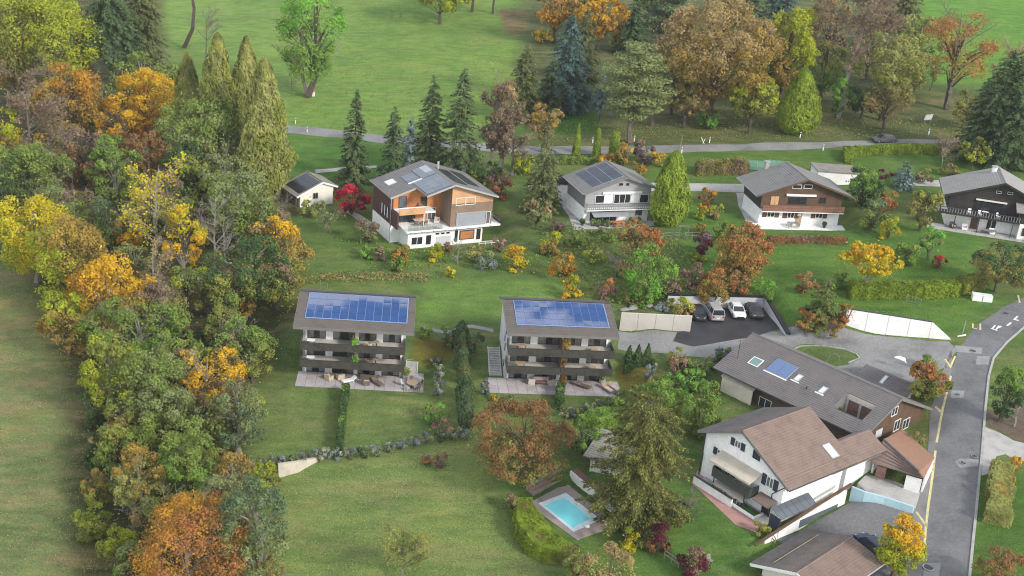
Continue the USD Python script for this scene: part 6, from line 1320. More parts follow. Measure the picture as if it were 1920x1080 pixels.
# ---- conifers and shrubs behind the chalets
conifer('tall slim spruce beside the upper road bend', 667, 350, 168, 62, 'spruce', leaf2='olivespruce', base=.03, power=.8, dens=.75)
conifer('smaller dark green spruce left of the silver spruce', 738, 345, 200, 58, 'spruce', base=.02, power=.7)
conifer('slim silver blue spruce behind the wooden house', 769, 335, 218, 38, 'silver', base=.05, power=.7, ragged=.25)
conifer('big spruce left of the twin behind the wooden house', 810, 330, 142, 82, 'spruce', leaf2='olivespruce', base=.02, power=.75)
conifer('big spruce right of the twin behind the wooden house', 866, 345, 128, 95, 'spruce', leaf2='olivespruce', base=.02, power=.75)
bare('grey brown bare tree right of the twin spruces', 925, 330, 120, 80, 'twig', 'brown', .2, density=1.2)
tree('grey brown feathery tree right of the twin spruces', 945, 330, 135, 70, 'brown', 'tan', .3, dens=.34, bare=1, base=.1)
bare('grey bare thicket above the red brown shrub', 968, 330, 190, 75, 'twig', 'brown', .12, density=1.1)
tree('tan tree left of the columnar cypresses', 1022, 285, 192, 60, 'tan', 'ochre', .4)
conifer('grey green soft spruce left of the grey chalet', 1022, 395, 235, 78, 'olivespruce', leaf2='greygreen', base=.0, power=.7)
shrub('yellow olive bush left of the soft spruce', 980, 325, 280, 55, 'lime', 'olive')
shrub('orange red bush right of the wooden house', 938, 372, 316, 52, 'redorange', 'pinkbrown')
tree('dark green undergrowth behind the wooden house', 915, 362, 300, 70, 'midgreen', 'darkgreen', .4)
tree('pale grey bare-looking shrub left of the grey chalet', 1008, 430, 372, 65, 'greygreen', 'tan', .4, dens=.5)
for k, (x, by, tp, w) in enumerate(((1083, 300, 234, 19), (1121, 298, 241, 17), (1153, 300, 246, 21))):
    thuja(('leftmost pointed columnar cypress by the upper road', 'middle columnar cypress by the upper road', 'rightmost flat-topped columnar cypress by the upper road')[k], x, by, tp, w, 'clipped', power=(.7, .45, .16)[k], round_=.04, rough=.06, name='columnar_cypress', dens=1.5)
shrub('orange yellow bush in front of the middle cypress', 1140, 312, 285, 42, 'gold', 'orange')
shrub('golden bush right of the cypresses', 1172, 312, 262, 30, 'ochre', 'gold')
shrub('purple leafless bush right of the cypresses', 1207, 308, 254, 46, 'purple', 'brown')
shrub('orange bush behind the grey chalet roof', 1195, 335, 300, 45, 'orange', 'ochre')
shrub('low golden bush above the thuja', 1232, 312, 285, 36, 'ochre', 'gold')
hedge('low dark hedge under the columnar cypresses', [(1050, 306), (1165, 306)], 1.6, 1.2, 'midgreen', ragged=.2)
thuja('tall lime thuja right of the grey chalet', 1262, 420, 283, 92, 'thuja', power=.55, leaf2='clipped', dens=.95, rough=.46)
shrub('orange bush behind the thuja', 1327, 385, 350, 38, 'redorange', 'orange')
shrub('pale pinkish bush right of the thuja', 1342, 408, 380, 36, 'tan', 'lime')
shrub('yellow bush at the foot of the thuja', 1316, 412, 378, 26, 'lime', 'gold')
hedge('grey green clipped hedge along the terrace behind the brown chalet', [(1305, 326), (1400, 324)], 2.6, 2.2, 'brownolive', ragged=.12, leaf2='pinkbrown')
for k, x in enumerate((1418, 1458)):
    P = G(x, 316); t = T('tunnel_cover', ('left', 'right')[k] + ' pale green tunnel cover behind the brown chalet', 'garden cover', P); a = np.linspace(0, math.pi, 9); pts = np.c_[np.cos(a) * 1.0, np.sin(a) * 1.5]
    v = np.array([(x_, y_, z_) for x_ in (-1.8, 1.8) for y_, z_ in pts]); f = []
    for i in range(8): f += [[i, i + 1, 9 + i + 1], [i, 9 + i + 1, 9 + i]]
    t.part('cover', (v, np.array(f)), 'tarp_green'); t.part('hoop', join(*[bar((x_, pts[i][0], pts[i][1] + .02), (x_, pts[i + 1][0], pts[i + 1][1] + .02), .03) for x_ in (-1.8, 0, 1.8) for i in range(8)]), 'metal')
hedge('bright clipped hedge along the upper road by the slate grey car', [(1592, 291), (1700, 287), (1755, 287)], 1.6, 1.5, 'clipped')
hedge('short clipped hedge turning down from the upper road hedge', [(1588, 288), (1590, 308)], 1.6, 1.5, 'clipped')
shrub('dark green large round clipped bush right of the brown chalet', 1620, 388, 306, 78, 'darkgreen', 'green', .3, dens=1.1, name='round_bush')
conifer('small blue spruce right of the large round bush', 1697, 352, 302, 50, 'silver', leaf2='bluespruce', base=.0, power=.6)
shrub('brown red low bush behind the round bush', 1660, 335, 318, 50, 'burgundy', 'brown')
shrub('dull brown bush right of the small blue spruce', 1735, 342, 316, 45, 'brown', 'olive')
shrub('dull brown bush behind the black chalet', 1785, 330, 305, 50, 'brownolive', 'brown')
shrub('dark green bush in the middle of the right garden', 1640, 430, 368, 58, 'midgreen', 'teal')
shrub('orange topped bush behind the dark green bush', 1668, 395, 355, 44, 'redorange', 'ochre')
shrub('yellow bush right in front of the dark green bush', 1669, 448, 400, 44, 'yellow', 'lime')
tree('brown olive round tree left of the black chalet', 1735, 432, 348, 68, 'brownolive', 'olive', .4, base=.1)
tree('small pale green tree right of the yellow bush', 1748, 488, 425, 46, 'greygreen', 'brightgreen', .5)
shrub('low round green bush left of the small pale tree', 1706, 495, 448, 54, 'green', 'midgreen', dens=1.0, name='round_bush')
tree('spreading yellow tree on a slim pale trunk on the right lawn', 1630, 555, 456, 112, 'yellow', 'gold', .4, base=.42, dens=.75, bark='pale_bark', K=30, trunk=.7)
shrub('small coral bush on the right lawn', 1762, 503, 474, 28, 'redorange', 'red')
hedge('bright lime clipped hedge on the right lawn', [(1592, 556), (1700, 555), (1792, 552)], 2.4, 1.9, 'clipped', dens=1.2)
hedge('dark olive hedge end beside the bright lime hedge', [(1796, 548), (1835, 538)], 2.2, 1.8, 'olive', ragged=.2)
hedge('low brown beech hedge below the brown chalet', [(1440, 456), (1585, 456)], 1.0, 1.1, 'rust', leaf2='brown')
tree('dark olive spreading tree at the right frame edge', 1880, 548, 452, 120, 'brownolive', 'darkgreen', .4, base=.08)
shrub('dark bush cut by the right frame edge above the lane', 1920, 530, 470, 60, 'darkgreen', 'olive')
conifer('olive fir in the middle of the orange bushes by the white wall', 1548, 612, 522, 75, 'olivespruce', leaf2='clipped', base=.0, power=.5)
shrub('orange bush left behind the olive fir', 1512, 550, 508, 48, 'redorange', 'tan')
shrub('orange skirt of leaves at the foot of the olive fir', 1535, 622, 580, 110, 'ochre', 'redorange', .5)
shrub('orange bush right of the olive fir', 1590, 600, 560, 42, 'redorange', 'ochre')
mound('soft green mound left of the orange bush', 1440, 560, 520, 50, 'green', leaf2='brightgreen')
mound('soft green mound right of the orange bush', 1578, 540, 510, 45, 'green', leaf2='midgreen')

# ---- gardens between the chalets and the apartment houses
shrub('bright red maple left of the wooden house', 660, 402, 342, 70, 'red', 'burgundy', .25, (.3, -.3, -.6), name='maple', dens=.8)
shrub('olive bush right under the garage wall', 585, 405, 372, 52, 'larch', 'midgreen')
bare('grey bare bush left of the garage', 530, 412, 368, 52, 'twig', None, name='bare_shrub', cat='shrub')
bare('grey bare bush at the lawn edge below the garage', 620, 438, 398, 60, 'twig', 'greygreen', .15, name='bare_shrub', cat='shrub')
shrub('grey bush left of the wooden house corner', 690, 455, 405, 52, 'greygreen', 'brown')
for lb, x, by, tp, w, l1, l2 in (('green bush under the left corner of the wooden house', 690, 485, 458, 34, 'brightgreen', 'green'), ('pinkish bush left of the orange border plants', 712, 488, 462, 34, 'pinkbrown', 'brown'), ('orange border bush below the wooden house', 752, 490, 456, 44, 'orange', 'ochre'), ('dark green border bush below the orange one', 742, 508, 478, 40, 'midgreen', 'green'), ('yellow border bush below the wooden house', 815, 490, 456, 40, 'yellow', 'lime'), ('orange and pink border bush right of the yellow one', 838, 472, 452, 30, 'redorange', 'pinkbrown'),
    ('olive bush right of the pale bare bush', 890, 490, 458, 36, 'larch', 'tan'), ('blue grey bush on the lawn right of the border', 912, 505, 468, 42, 'bluegrey', 'greygreen'), ('large yellow round bush on the lawn edge', 970, 505, 460, 62, 'yellow', 'gold'), ('brown bush above the large yellow bush', 935, 470, 445, 32, 'brown', 'pinkbrown'),
    ('yellow olive bush at the top of the shrub row', 1033, 478, 436, 50, 'ochre', 'lime'), ('orange bush in the middle of the shrub row', 1055, 520, 472, 56, 'orange', 'ochre'), ('golden bush at the bottom of the shrub row', 1070, 558, 514, 50, 'gold', 'lime'), ('small burgundy bush left of the grey chalet terrace', 1043, 436, 414, 26, 'burgundy', 'purple'),
    ('yellow green bush below the grey chalet', 1115, 492, 456, 46, 'lime', 'larch'), ('green bush below the terrace of the grey chalet', 1085, 465, 432, 60, 'midgreen', 'green'), ('pink brown bush behind the right apartment house roof', 1138, 562, 522, 44, 'pinkbrown', 'redorange'), ('pale yellow bush at the foot of the coral maple', 1170, 520, 482, 44, 'larch', 'tan'), ('yellow twiggy bush under the burgundy bush', 1308, 490, 476, 40, 'lime', 'yellow'),
    ('burgundy bush right of the garden gate', 1320, 482, 432, 46, 'burgundy', 'purple'), ('orange bush behind the burgundy bush', 1315, 440, 418, 28, 'redorange', 'ochre'), ('mid green bush left of the large olive orange tree', 1352, 452, 405, 34, 'midgreen', 'green'), ('brown orange bush below the burgundy bush', 1300, 540, 490, 50, 'pinkbrown', 'brown'), ('olive orange bush behind the parking bay', 1345, 560, 496, 78, 'ochre', 'redorange'), ('brown orange bush above the parked white car', 1390, 552, 502, 50, 'redorange', 'tan'), ('green bush behind the right apartment house', 1205, 575, 520, 50, 'green', 'midgreen'), ('low red brown bush on the bank', 1260, 560, 520, 46, 'pinkbrown', 'brown'), ('green bank bush beside the path', 1135, 450, 425, 60, 'green', 'greygreen')):
    shrub(lb, x, by, tp, w, l1, l2)
bare('pale bare bush among the border plants', 860, 495, 452, 44, 'pale_bark', None, name='bare_shrub', cat='shrub', density=.8)
bare('white twiggy bush at the foot of the coral maple', 1155, 520, 478, 50, 'pale_bark', None, name='bare_shrub', cat='shrub', density=.8)
tree('coral red maple in front of the grey chalet', 1193, 505, 412, 105, 'redorange', 'brownolive', .45, (-.6, 0, -.5), dens=.55, base=.28)
shrub('large fresh green bush below the coral maple', 1222, 560, 460, 108, 'brightgreen', 'green', .5, name='large_bush')
tree('large olive orange round tree below the brown chalet', 1393, 532, 418, 105, 'ochre', 'redorange', .4, (.4, -.2, .3), base=.04, dens=.9)
cover('low dry reeds along the bank above the left apartment house', [(600, 515), (700, 512), (805, 518), (800, 530), (700, 526), (602, 528)], 'tan', .7, 9.0, 'reeds')
shrub('small yellow haystack-like bush on the lawn', 843, 520, 500, 24, 'lime', 'yellow')

# ---- gardens of the apartment houses
hedge('narrow clipped hedge dividing the lawns of the left apartment house', [(648, 738), (644, 772), (640, 812), (634, 856)], .8, 1.5, 'darkgreen', leaf2='green', ragged=.14)
hedge('short clipped hedge dividing the terrace of the right apartment house', [(1050, 738), (1048, 768)], .9, 1.5, 'darkgreen', leaf2='green', ragged=.15)
for k, (by, tp, w, lf) in enumerate(((646, 602, 32, 'spruce'), (668, 624, 28, 'olivespruce'), (692, 648, 30, 'spruce'), (716, 674, 28, 'olivespruce'), (748, 704, 38, 'darkgreen'), (774, 724, 36, 'spruce'), (800, 752, 30, 'teal'))):
    thuja(('topmost', 'second', 'third', 'fourth', 'fifth', 'sixth', 'lowest')[k] + ' dark conifer from the top in the row between the apartment houses', 866 + k * 1.6, by, tp, w * 1.25, lf, power=.5, name='hedge_conifer', dens=1.0, rough=.3, leaf2='spruce')
shrub('dark clipped bush beside the stairs of the left apartment house', 800, 632, 610, 36, 'midgreen', 'green', name='round_bush')
shrub('dark bush at the head of the conifer row', 838, 650, 612, 40, 'teal', 'midgreen')
shrub('dark bush right of the head of the conifer row', 890, 660, 618, 36, 'darkgreen', 'teal')
for k, (x, by, tp, w) in enumerate(((824, 705, 682, 22), (824, 722, 698, 26), (822, 742, 714, 26))):
    shrub(('topmost', 'middle', 'lowest')[k] + ' blue grey bush in the bed right of the left terrace', x, by, tp, w, 'bluegrey', 'heath', dens=.9)
shrub('pale green bush at the end of the stepping path', 818, 686, 668, 26, 'greygreen', 'bluegrey')
shrub('green bush above the flower bank, right half', 815, 790, 756, 60, 'green', 'brightgreen', dens=.5)
shrub('brown pink bush on the flower bank', 832, 815, 786, 58, 'pinkbrown', 'tan')
shrub('coral low bush below the flower bank', 800, 870, 850, 24, 'redorange', 'pinkbrown'); shrub('brown low bush right of the coral low bush', 822, 874, 846, 36, 'pinkbrown', 'tan')
shrub('blue grey bush at the left end of the right terrace', 911, 738, 706, 24, 'bluegrey', 'heath', dens=.9); shrub('yellow flower clump below the right terrace', 928, 752, 738, 24, 'gold', 'lime'); shrub('dark low bush below the right terrace', 958, 758, 738, 30, 'midgreen', 'teal')
for k, (x, by, tp) in enumerate(((1180, 678, 648), (1197, 678, 647), (1215, 680, 645))): thuja(('left', 'middle', 'right')[k] + ' one of the three pointed small conifers by the driveway', x, by, tp, 22, 'darkgreen', name='small_conifer', dens=.9, power=.8)
hedge('dark hedge at the foot of the three pointed conifers', [(1172, 684), (1225, 686)], 1.0, 1.0, 'darkgreen', ragged=.2)
shrub('blue grey bush below the three pointed conifers', 1222, 712, 676, 28, 'bluegrey', 'heath', dens=.9); shrub('pinkish brown bush by the driveway', 1272, 702, 656, 46, 'pinkbrown', 'tan'); shrub('green bush behind the pinkish brown bush', 1268, 680, 652, 50, 'midgreen', 'olive'); shrub('olive bush right of the pinkish brown bush', 1292, 702, 668, 30, 'olive', 'lime')
rk = random.Random(5)
def rocks(n, p0, p1, label, grp, jit=4, s=(.3, .7)):
    for k in range(n):
        f = (k + .5) / n; P = G(p0[0] + (p1[0] - p0[0]) * f + rk.uniform(-jit, jit), p0[1] + (p1[1] - p0[1]) * f + rk.uniform(-jit, jit) * .6); r = rk.uniform(*s)
        single('boulder', label, 'boulder', move(blob(r, 2, k + len(grp), .55, (1.3, 1, .75)), *P), 'stone', grp)
BANK = [(482, 872), (508, 868), (530, 864), (552, 862), (574, 857), (594, 854), (610, 851), (632, 852), (655, 850), (680, 848), (705, 844), (730, 838), (752, 833), (778, 828), (800, 823), (824, 818), (848, 814), (868, 812)]
for k, (x, y) in enumerate(BANK):
    P = G(x, y); rng = nxt(); lf, l2 = (('bluegrey', 'heath') if k in (0, 6, 7, 12, 13, 17) else ('heath', 'bluegrey') if k % 3 else ('darkgreen', 'heath'))
    shrub('low flower bank plant with pale tips in the winding row under the lawns', x, y + 9, y - 13, 27, lf, l2, .4, name='bank_plant', dens=1.2, ls=.7, group='plants of the flower bank under the lawns')
BANK2 = [(1060, 772), (1080, 772), (1100, 768), (1120, 762), (1140, 756), (1160, 748), (1180, 740), (1200, 732), (1220, 726), (1240, 722), (1260, 717), (1280, 712), (1300, 704), (1318, 694), (1336, 684), (1352, 672), (1368, 662)]
for k, (x, y) in enumerate(BANK2): shrub('grey leaved plant in the winding row between the right terrace and the green bank', x, y + 9, y - 13, 27, 'bluegrey' if k % 3 else 'heath', 'greygreen', .4, name='bank_plant', dens=1.1, ls=.75, group='plants of the grey row below the right terrace')
rocks(5, (1165, 582), (1222, 574), 'grey boulder on the bank above the beige wall', 'boulders above the beige wall', 4, (.35, .6)); rocks(5, (1228, 580), (1275, 575), 'grey boulder on the bank above the beige wall', 'boulders above the beige wall', 4, (.4, .7))
shrub('pale yellow bush at the end of the beige wall beside the black car', 1280, 598, 556, 48, 'tan', 'lime', dens=.9)
shrub('yellow green bush on the boulder bank', 1262, 580, 560, 30, 'lime', 'olive'); shrub('blue grey bush among the boulders', 1245, 585, 562, 24, 'bluegrey', 'greygreen'); shrub('olive bush above the beige wall', 1190, 572, 548, 48, 'brownolive', 'olive')
hedge('green bank of dense bushes below the grey plant row', [(1085, 800), (1130, 792), (1175, 782)], 3.0, 1.5, 'green', ragged=.3, rounded=True, name='bush_bank', cat='shrubs')
tree('wide rust red tree below the right apartment house', 985, 895, 764, 218, 'rust', 'brownolive', .45, (0, 0, -.6), base=.06, dens=.55, K=60)
tree('dark green bush behind the rust red tree', 1095, 850, 790, 70, 'darkgreen', 'green', .4, base=.0)
tree('olive green tree right of the bush bank', 1240, 800, 712, 90, 'olive', 'green', .45, base=.05)
shrub('mid green big bush left of the long dark house', 1318, 815, 722, 85, 'midgreen', 'green', name='large_bush')
shrub('fresh green bush under the awning corner of the long house', 1300, 735, 692, 80, 'brightgreen', 'green')
conifer('huge olive yew between pool and white house', 1208, 985, 748, 186, 'yew', leaf2='olive', droop=.2, base=.03, power=.24, dens=.75, ragged=.3, name='yew_tree', step=.6)
bare('grey bare twigs at the foot of the huge yew', 1195, 992, 940, 80, 'twig', None, name='bare_shrub', cat='shrub', density=1.2); bare('grey bare twigs at the right foot of the huge yew', 1290, 975, 930, 60, 'twig', None, name='bare_shrub', cat='shrub', density=1.0)

for lb, x, by, tp, w, l1, l2 in (('green bush at the low end of the green bank', 1165, 775, 735, 70, 'green', 'midgreen'), ('second green bush up the green bank', 1215, 752, 712, 66, 'midgreen', 'olive'), ('third green bush up the green bank beside the long house', 1262, 738, 700, 62, 'green', 'brightgreen'), ('fourth green bush up the green bank near the driveway', 1312, 706, 670, 64, 'green', 'greygreen'), ('topmost green bush of the green bank at the driveway corner', 1352, 682, 652, 56, 'midgreen', 'bluegrey'), ('olive bush on the green bank in front of the awning', 1330, 748, 712, 60, 'olive', 'green')):
    shrub(lb, x, by, tp, w, l1, l2, dens=.7)
def litter(label, pts, leaf, n): rng = nxt(); pg = poly(pts); x0, y0, x1, y1 = pg.bounds; X = rng.uniform([x0, y0], [x1, y1], (n, 2)); X = X[shapely.contains_xy(pg, X[:, 0], X[:, 1])]; C = np.c_[X, hm(X[:, 0], X[:, 1]) + .03]; single('fallen_leaves', label, 'fallen leaves', cards(C, rng.normal(0, .3, C.shape) + [0, 0, 1], leafsize(C[0], .38), rng), leaf, kind='stuff')
litter('fallen leaves on the meadow along the wood', [(60, 478), (115, 600), (160, 760), (175, 1000), (140, 1000), (115, 780), (70, 620), (10, 490)], 'tan', 1500); litter('fallen leaves under the rust red tree', [(880, 850), (1080, 850), (1090, 920), (880, 915)], 'rust', 700); litter('fallen leaves on the right lawn under the yellow tree', [(1560, 480), (1700, 480), (1720, 550), (1560, 550)], 'yellow', 600)
# ---- the bottom edge
bare('sprawling bare bush on the lower meadow', 755, 1090, 1008, 105, 'twig', 'olive', .25, name='bare_shrub', cat='shrub', density=1.2)
tree('olive tree at the bottom edge below the pool', 1140, 1130, 1028, 130, 'larch', 'tan', .4, base=.0)
tree('smaller olive tree left at the bottom edge', 1085, 1110, 1035, 60, 'ochre', 'larch', .4, base=.0)
shrub('yellow bush below the pool', 1182, 1032, 985, 46, 'yellow', 'lime'); shrub('dark burgundy bush right of the yellow bush', 1238, 1035, 984, 56, 'burgundy', 'rust', .4, (-.4, 0, -.5)); shrub('dark burgundy bush at the wooden fence', 1302, 1078, 1028, 66, 'burgundy', 'brown')
tree('yellow and green tree between the lower roof and the lane', 1690, 1085, 963, 88, 'lime', 'gold', .45, (.2, 0, 1), base=.05, dens=.8)
tree('round orange and olive tree between annex and lane', 1742, 752, 678, 88, 'redorange', 'olive', .5, (0, -.2, -1), base=.05, dens=.9)
shrub('green bush behind the round orange tree', 1742, 692, 660, 36, 'green', 'midgreen')
tree('dark green bush tree right of the lane', 1892, 790, 678, 66, 'darkgreen', 'green', .4, base=.0); bare('grey bare bush at the right frame edge above the gravel drive', 1912, 800, 735, 40, 'pale_bark', None, name='bare_shrub', cat='shrub')
hedge('olive gold hedge right of the lane below the gravel drive', [(1868, 985), (1872, 930), (1876, 888)], 2.3, 1.6, 'larch', leaf2='ochre', ragged=.15)
shrub('orange and yellow bush beside the gravel drive', 1905, 884, 852, 34, 'redorange', 'gold'); tree('brown olive bush tree at the bottom right corner', 1880, 1115, 1020, 90, 'brownolive', 'rust', .4, base=.0)
shrub('small olive bush at the corner of the long dark house', 1722, 840, 808, 32, 'olive', 'tan'); shrub('small green bush at the edge of the pink paving', 1428, 1002, 978, 34, 'olive', 'lime')
hedge('clipped oval olive hedge in front of the pool', [(980, 958), (990, 1000), (1022, 1036), (1076, 1052)], 4.0, 1.9, 'clipped', ragged=.06, rounded=True, leaf2='brownolive', dens=1.2)
shrub('brown olive bush at the upper end of the pool hedge', 962, 958, 925, 36, 'brownolive', 'brown')

cover('pale grass tufts over the left meadow', [(-40, 480), (60, 485), (115, 600), (155, 760), (170, 1000), (200, 1100), (-40, 1100)], 'tan', .22, 7.0, 'grass_tufts', 'grass', .5)
cover('grass tufts over the lower meadow', [(480, 900), (640, 872), (880, 845), (950, 900), (985, 1060), (990, 1100), (500, 1100)], 'larch', .2, 8.0, 'grass_tufts', 'grass', .5)
cover('grass tufts over the upper meadow', [(540, -20), (1000, -20), (990, 60), (950, 230), (700, 250), (540, 230)], 'clipped', .25, 2.6, 'grass_tufts', 'grass', .5)
cover('grass tufts over the right lawns', [(1320, 440), (1590, 460), (1590, 500), (1780, 470), (1850, 560), (1780, 625), (1500, 590), (1420, 560)], 'clipped', .15, 8.0, 'grass_tufts', 'grass', .45)
# ---------------------------------------------------------------- the pool
PA, PB, PC = G(1102, 893), G(1010, 938), G(1160, 985)
th = math.atan2((PB - PA)[1], (PB - PA)[0]); pz = float(min(PA[2], PB[2])) + .05
def lev(px, py): return at(px, py, pz)
w_ = T('swimming_pool', 'turquoise swimming pool with pale shell, deck and white wall', 'swimming pool', lev(1085, 957))
q = [lev(*p) - w_.loc for p in ((1010, 945), (1061, 925), (1125, 975), (1075, 998))]; qi = [lev(*p) - w_.loc for p in ((1021, 948), (1058, 933), (1108, 972), (1073, 990))]
def ring(o, i, z0, z1):
    return join(*[hexa([o[k] + [0, 0, z0], o[(k + 1) % 4] + [0, 0, z0], i[(k + 1) % 4] + [0, 0, z0], i[k] + [0, 0, z0]], [o[k] + [0, 0, z1], o[(k + 1) % 4] + [0, 0, z1], i[(k + 1) % 4] + [0, 0, z1], i[k] + [0, 0, z1]]) for k in range(4)])
do = [lev(*p) - w_.loc for p in ((988, 945), (1062, 906), (1158, 985), (1082, 1012))]
w_.part('deck', ring(do, q, -1.2, .02), 'deck_wood'); w_.part('shell', ring(q, [a + (b - a) * .02 for a, b in zip(q, qi)], -1.2, .10), 'pool_shell'); w_.part('shell_floor', ring([a + (b - a) * .02 for a, b in zip(q, qi)], qi, -1.4, .03), 'pool_shell')
w_.part('water', (np.array(qi) + [0, 0, .0], np.array([[0, 1, 2], [0, 2, 3]])), 'pool_water')
A0, A1, A2 = [lev(*p) - w_.loc for p in ((1000, 930), (1067, 898), (1152, 965))]
def run(a, b, z0, z1, th_, mat, nm, lab=None):
    d = (b - a)[:2] / np.linalg.norm((b - a)[:2]); o = np.array([-d[1], d[0], 0]) * th_; w_.part(nm, hexa([a + [0, 0, z0], b + [0, 0, z0], b + o + [0, 0, z0], a + o + [0, 0, z0]], [a + [0, 0, z1], b + [0, 0, z1], b + o + [0, 0, z1], a + o + [0, 0, z1]]), mat, label=lab)
run(A1, A2, -1, 1.0, -.25, 'white_wall', 'white_wall') if False else None
u_ = unit(A2 - A1); v_ = np.array([-u_[1], u_[0], 0])
w_.part('white_wall', hexa([A1 + [0, 0, -1], A2 + [0, 0, -1], A2 + v_ * .2 + [0, 0, -1], A1 + v_ * .2 + [0, 0, -1]], [A1 + [0, 0, 1.05], A2 + [0, 0, .75], A2 + v_ * .2 + [0, 0, .75], A1 + v_ * .2 + [0, 0, 1.05]]), 'white_wall')
w_.part('red_ledge', hexa([A1 + v_ * .21 + [0, 0, .5], A2 + v_ * .21 + [0, 0, .3], A2 + v_ * 1.1 + [0, 0, .3], A1 + v_ * 1.1 + [0, 0, .5]], [A1 + v_ * .21 + [0, 0, 1.12], A2 + v_ * .21 + [0, 0, .8], A2 + v_ * 1.1 + [0, 0, .8], A1 + v_ * 1.1 + [0, 0, 1.12]]), 'deck_red')
uu = unit(A1 - A0); vv = np.array([-uu[1], uu[0], 0])
for k in range(3): w_.part('timber_step', hexa([A0 + vv * (k * .42) + [0, 0, -.8], A1 + vv * (k * .42) + [0, 0, -.8], A1 + vv * (k * .42 + .36) + [0, 0, -.8], A0 + vv * (k * .42 + .36) + [0, 0, -.8]], [A0 + vv * (k * .42) + [0, 0, .35 + .3 * k], A1 + vv * (k * .42) + [0, 0, .35 + .3 * k], A1 + vv * (k * .42 + .36) + [0, 0, .35 + .3 * k], A0 + vv * (k * .42 + .36) + [0, 0, .35 + .3 * k]]), 'furniture_wood' if k % 2 else 'deck_wood')
P = lev(1101, 989); single('pool_float', 'small white float lying on the lower pool edge', 'pool float', move(blob(.3, 2, 3, .2, (1, .8, .6)), *(P + [0, 0, .15])), 'white_plastic')
P = lev(1142, 982); t = T('pool_box', 'white box with grey lid at the lower corner of the pool deck', 'pool box', P); t.part('box', box(-.5, .5, -.35, .35, 0, .45), 'white_plastic'); t.part('lid', box(-.55, .55, -.4, .4, .45, .52), 'grey_wall')
# pool house, mostly behind the yew
P = G(1105, 882); t = T('pool_house', 'small white pool house under a grey roof, half behind the huge yew', 'pool house', P, math.radians(-22)); t.part('wall', box(0, 5, 0, 4.0, -1.5, 2.1), 'white_wall'); SS = Slope((-.7, 4.8, 3.0), (5.7, 4.8, 3.0), (-.7, -.8, 2.1)); t.part('roof', SS.tiles(0, SS.U, 0, SS.V, .4), 'old_roof'); Face(t, 'F', 0).window(.5, 2.0, .6, 1.8, 'white_frame', 'grey_glass', 1)
# ---------------------------------------------------------------- vehicles
def car(label, P, rot, paint, l=4.4, w=1.8, h=1.45, kind='saloon', roof=None, group=None, tilt=None):
    """Front towards +y. Body, cabin glass, roof, lamps, bumpers, wheels."""
    t = T('parked_car', label, 'car', P, rot, group); b = h * .57; f, r_ = l / 2, -l / 2; z0 = .22
    nose = .12 if kind != 'van' else .05
    rear = {'saloon': (.62, .60), 'hatch': (.52, .60), 'van': (.5, .62)}[kind]
    body = [(sx * (w / 2 - i), y, z) for sx in (-1, 1) for i, y, z in ((.06, f - .25, z0), (.18, f, z0 + .12), (.14, f - .02, b * .72), (.05, f - .35, b * .9), (.0, f - 1.2, b), (0, r_ + .5, b * 1.04), (.06, r_ + .06, b * 1.0), (.1, r_, b * .7), (.12, r_ + .02, z0 + .12), (.06, r_ + .2, z0), (0, 0, z0 + .1), (0, f - .7, z0 + .2), (0, r_ + .5, z0 + .2))]
    t.part('body', hull(body), paint)
    ca = {'saloon': (.30 * l - .25, .10 * l, -.22 * l, -.36 * l), 'hatch': (.27 * l, .09 * l, -.36 * l, -.46 * l), 'van': (.33 * l, .16 * l, -.44 * l, -.48 * l)}[kind]
    zb, zt = b - .02, h; tw = w / 2 - .25
    t.part('windows', hull([(sx * (w / 2 - .06), y, zb) for sx in (-1, 1) for y in (ca[0], ca[3])] + [(sx * tw, y, zt - .06) for sx in (-1, 1) for y in (ca[1], ca[2])]), 'dark_glass')
    t.part('roof', hull([(sx * (tw + .02), y, zt - .09) for sx in (-1, 1) for y in (ca[1] + .06, ca[2] - .04)] + [(sx * (tw - .1), y, zt) for sx in (-1, 1) for y in (ca[1] - .12, ca[2] + .12)]), roof or paint)
    for sx in (-1, 1):
        for (y0, y1) in ((ca[0], ca[1]), (ca[3], ca[2])): t.part('pillar', bar((sx * (w / 2 - .05), y0, zb), (sx * (tw + .02), y1, zt - .06), .05), paint)
        ym = (ca[1] + ca[2]) / 2 + .05; t.part('pillar', bar((sx * (w / 2 - .05), ym, zb), (sx * (tw + .03), ym, zt - .06), .05), paint)
        t.part('headlight', hull([(sx * (w / 2 - i), y, z) for i, y, z in ((.12, f - .16, b * .62), (.5, f + .0, b * .62), (.12, f - .2, b * .8), (.5, f - .06, b * .8))] + [(sx * (w / 2 - .2), f - .4, b * .7)]), 'lamp_clear')
        t.part('tail_light', box(sx * (w / 2 - .28) - .13, sx * (w / 2 - .28) + .13, r_ - .02, r_ + .1, b * .66, b * .9), 'lamp_red')
        t.part('mirror', hull([(sx * (w / 2 - .03), ca[0] - .15, b), (sx * (w / 2 + .17), ca[0] - .2, b + .02), (sx * (w / 2 + .17), ca[0] - .2, b + .17), (sx * (w / 2), ca[0] - .05, b + .12), (sx * (w / 2 + .1), ca[0] - .02, b + .08)]), paint)
        for y in (f - .85, r_ + .8):
            wl = t.part('wheel', move(bar((sx * (w / 2 - .17), y, .31), (sx * (w / 2 + .01), y, .31), .31, 16)), 'rubber'); t.part('rim', bar((sx * (w / 2 - .0), y, .31), (sx * (w / 2 + .025), y, .31), .19, 10), 'metal', wl)
    t.part('grille', box(-.5, .5, f - .03, f + .015, b * .42, b * .62), 'rubber'); t.part('bumper', box(-w / 2 + .2, w / 2 - .2, f - .05, f + .04, z0 + .06, z0 + .2), 'rubber'); t.part('number_plate', box(-.26, .26, r_ - .02, r_ + .01, b * .5, b * .62), 'white_plastic')
    return t
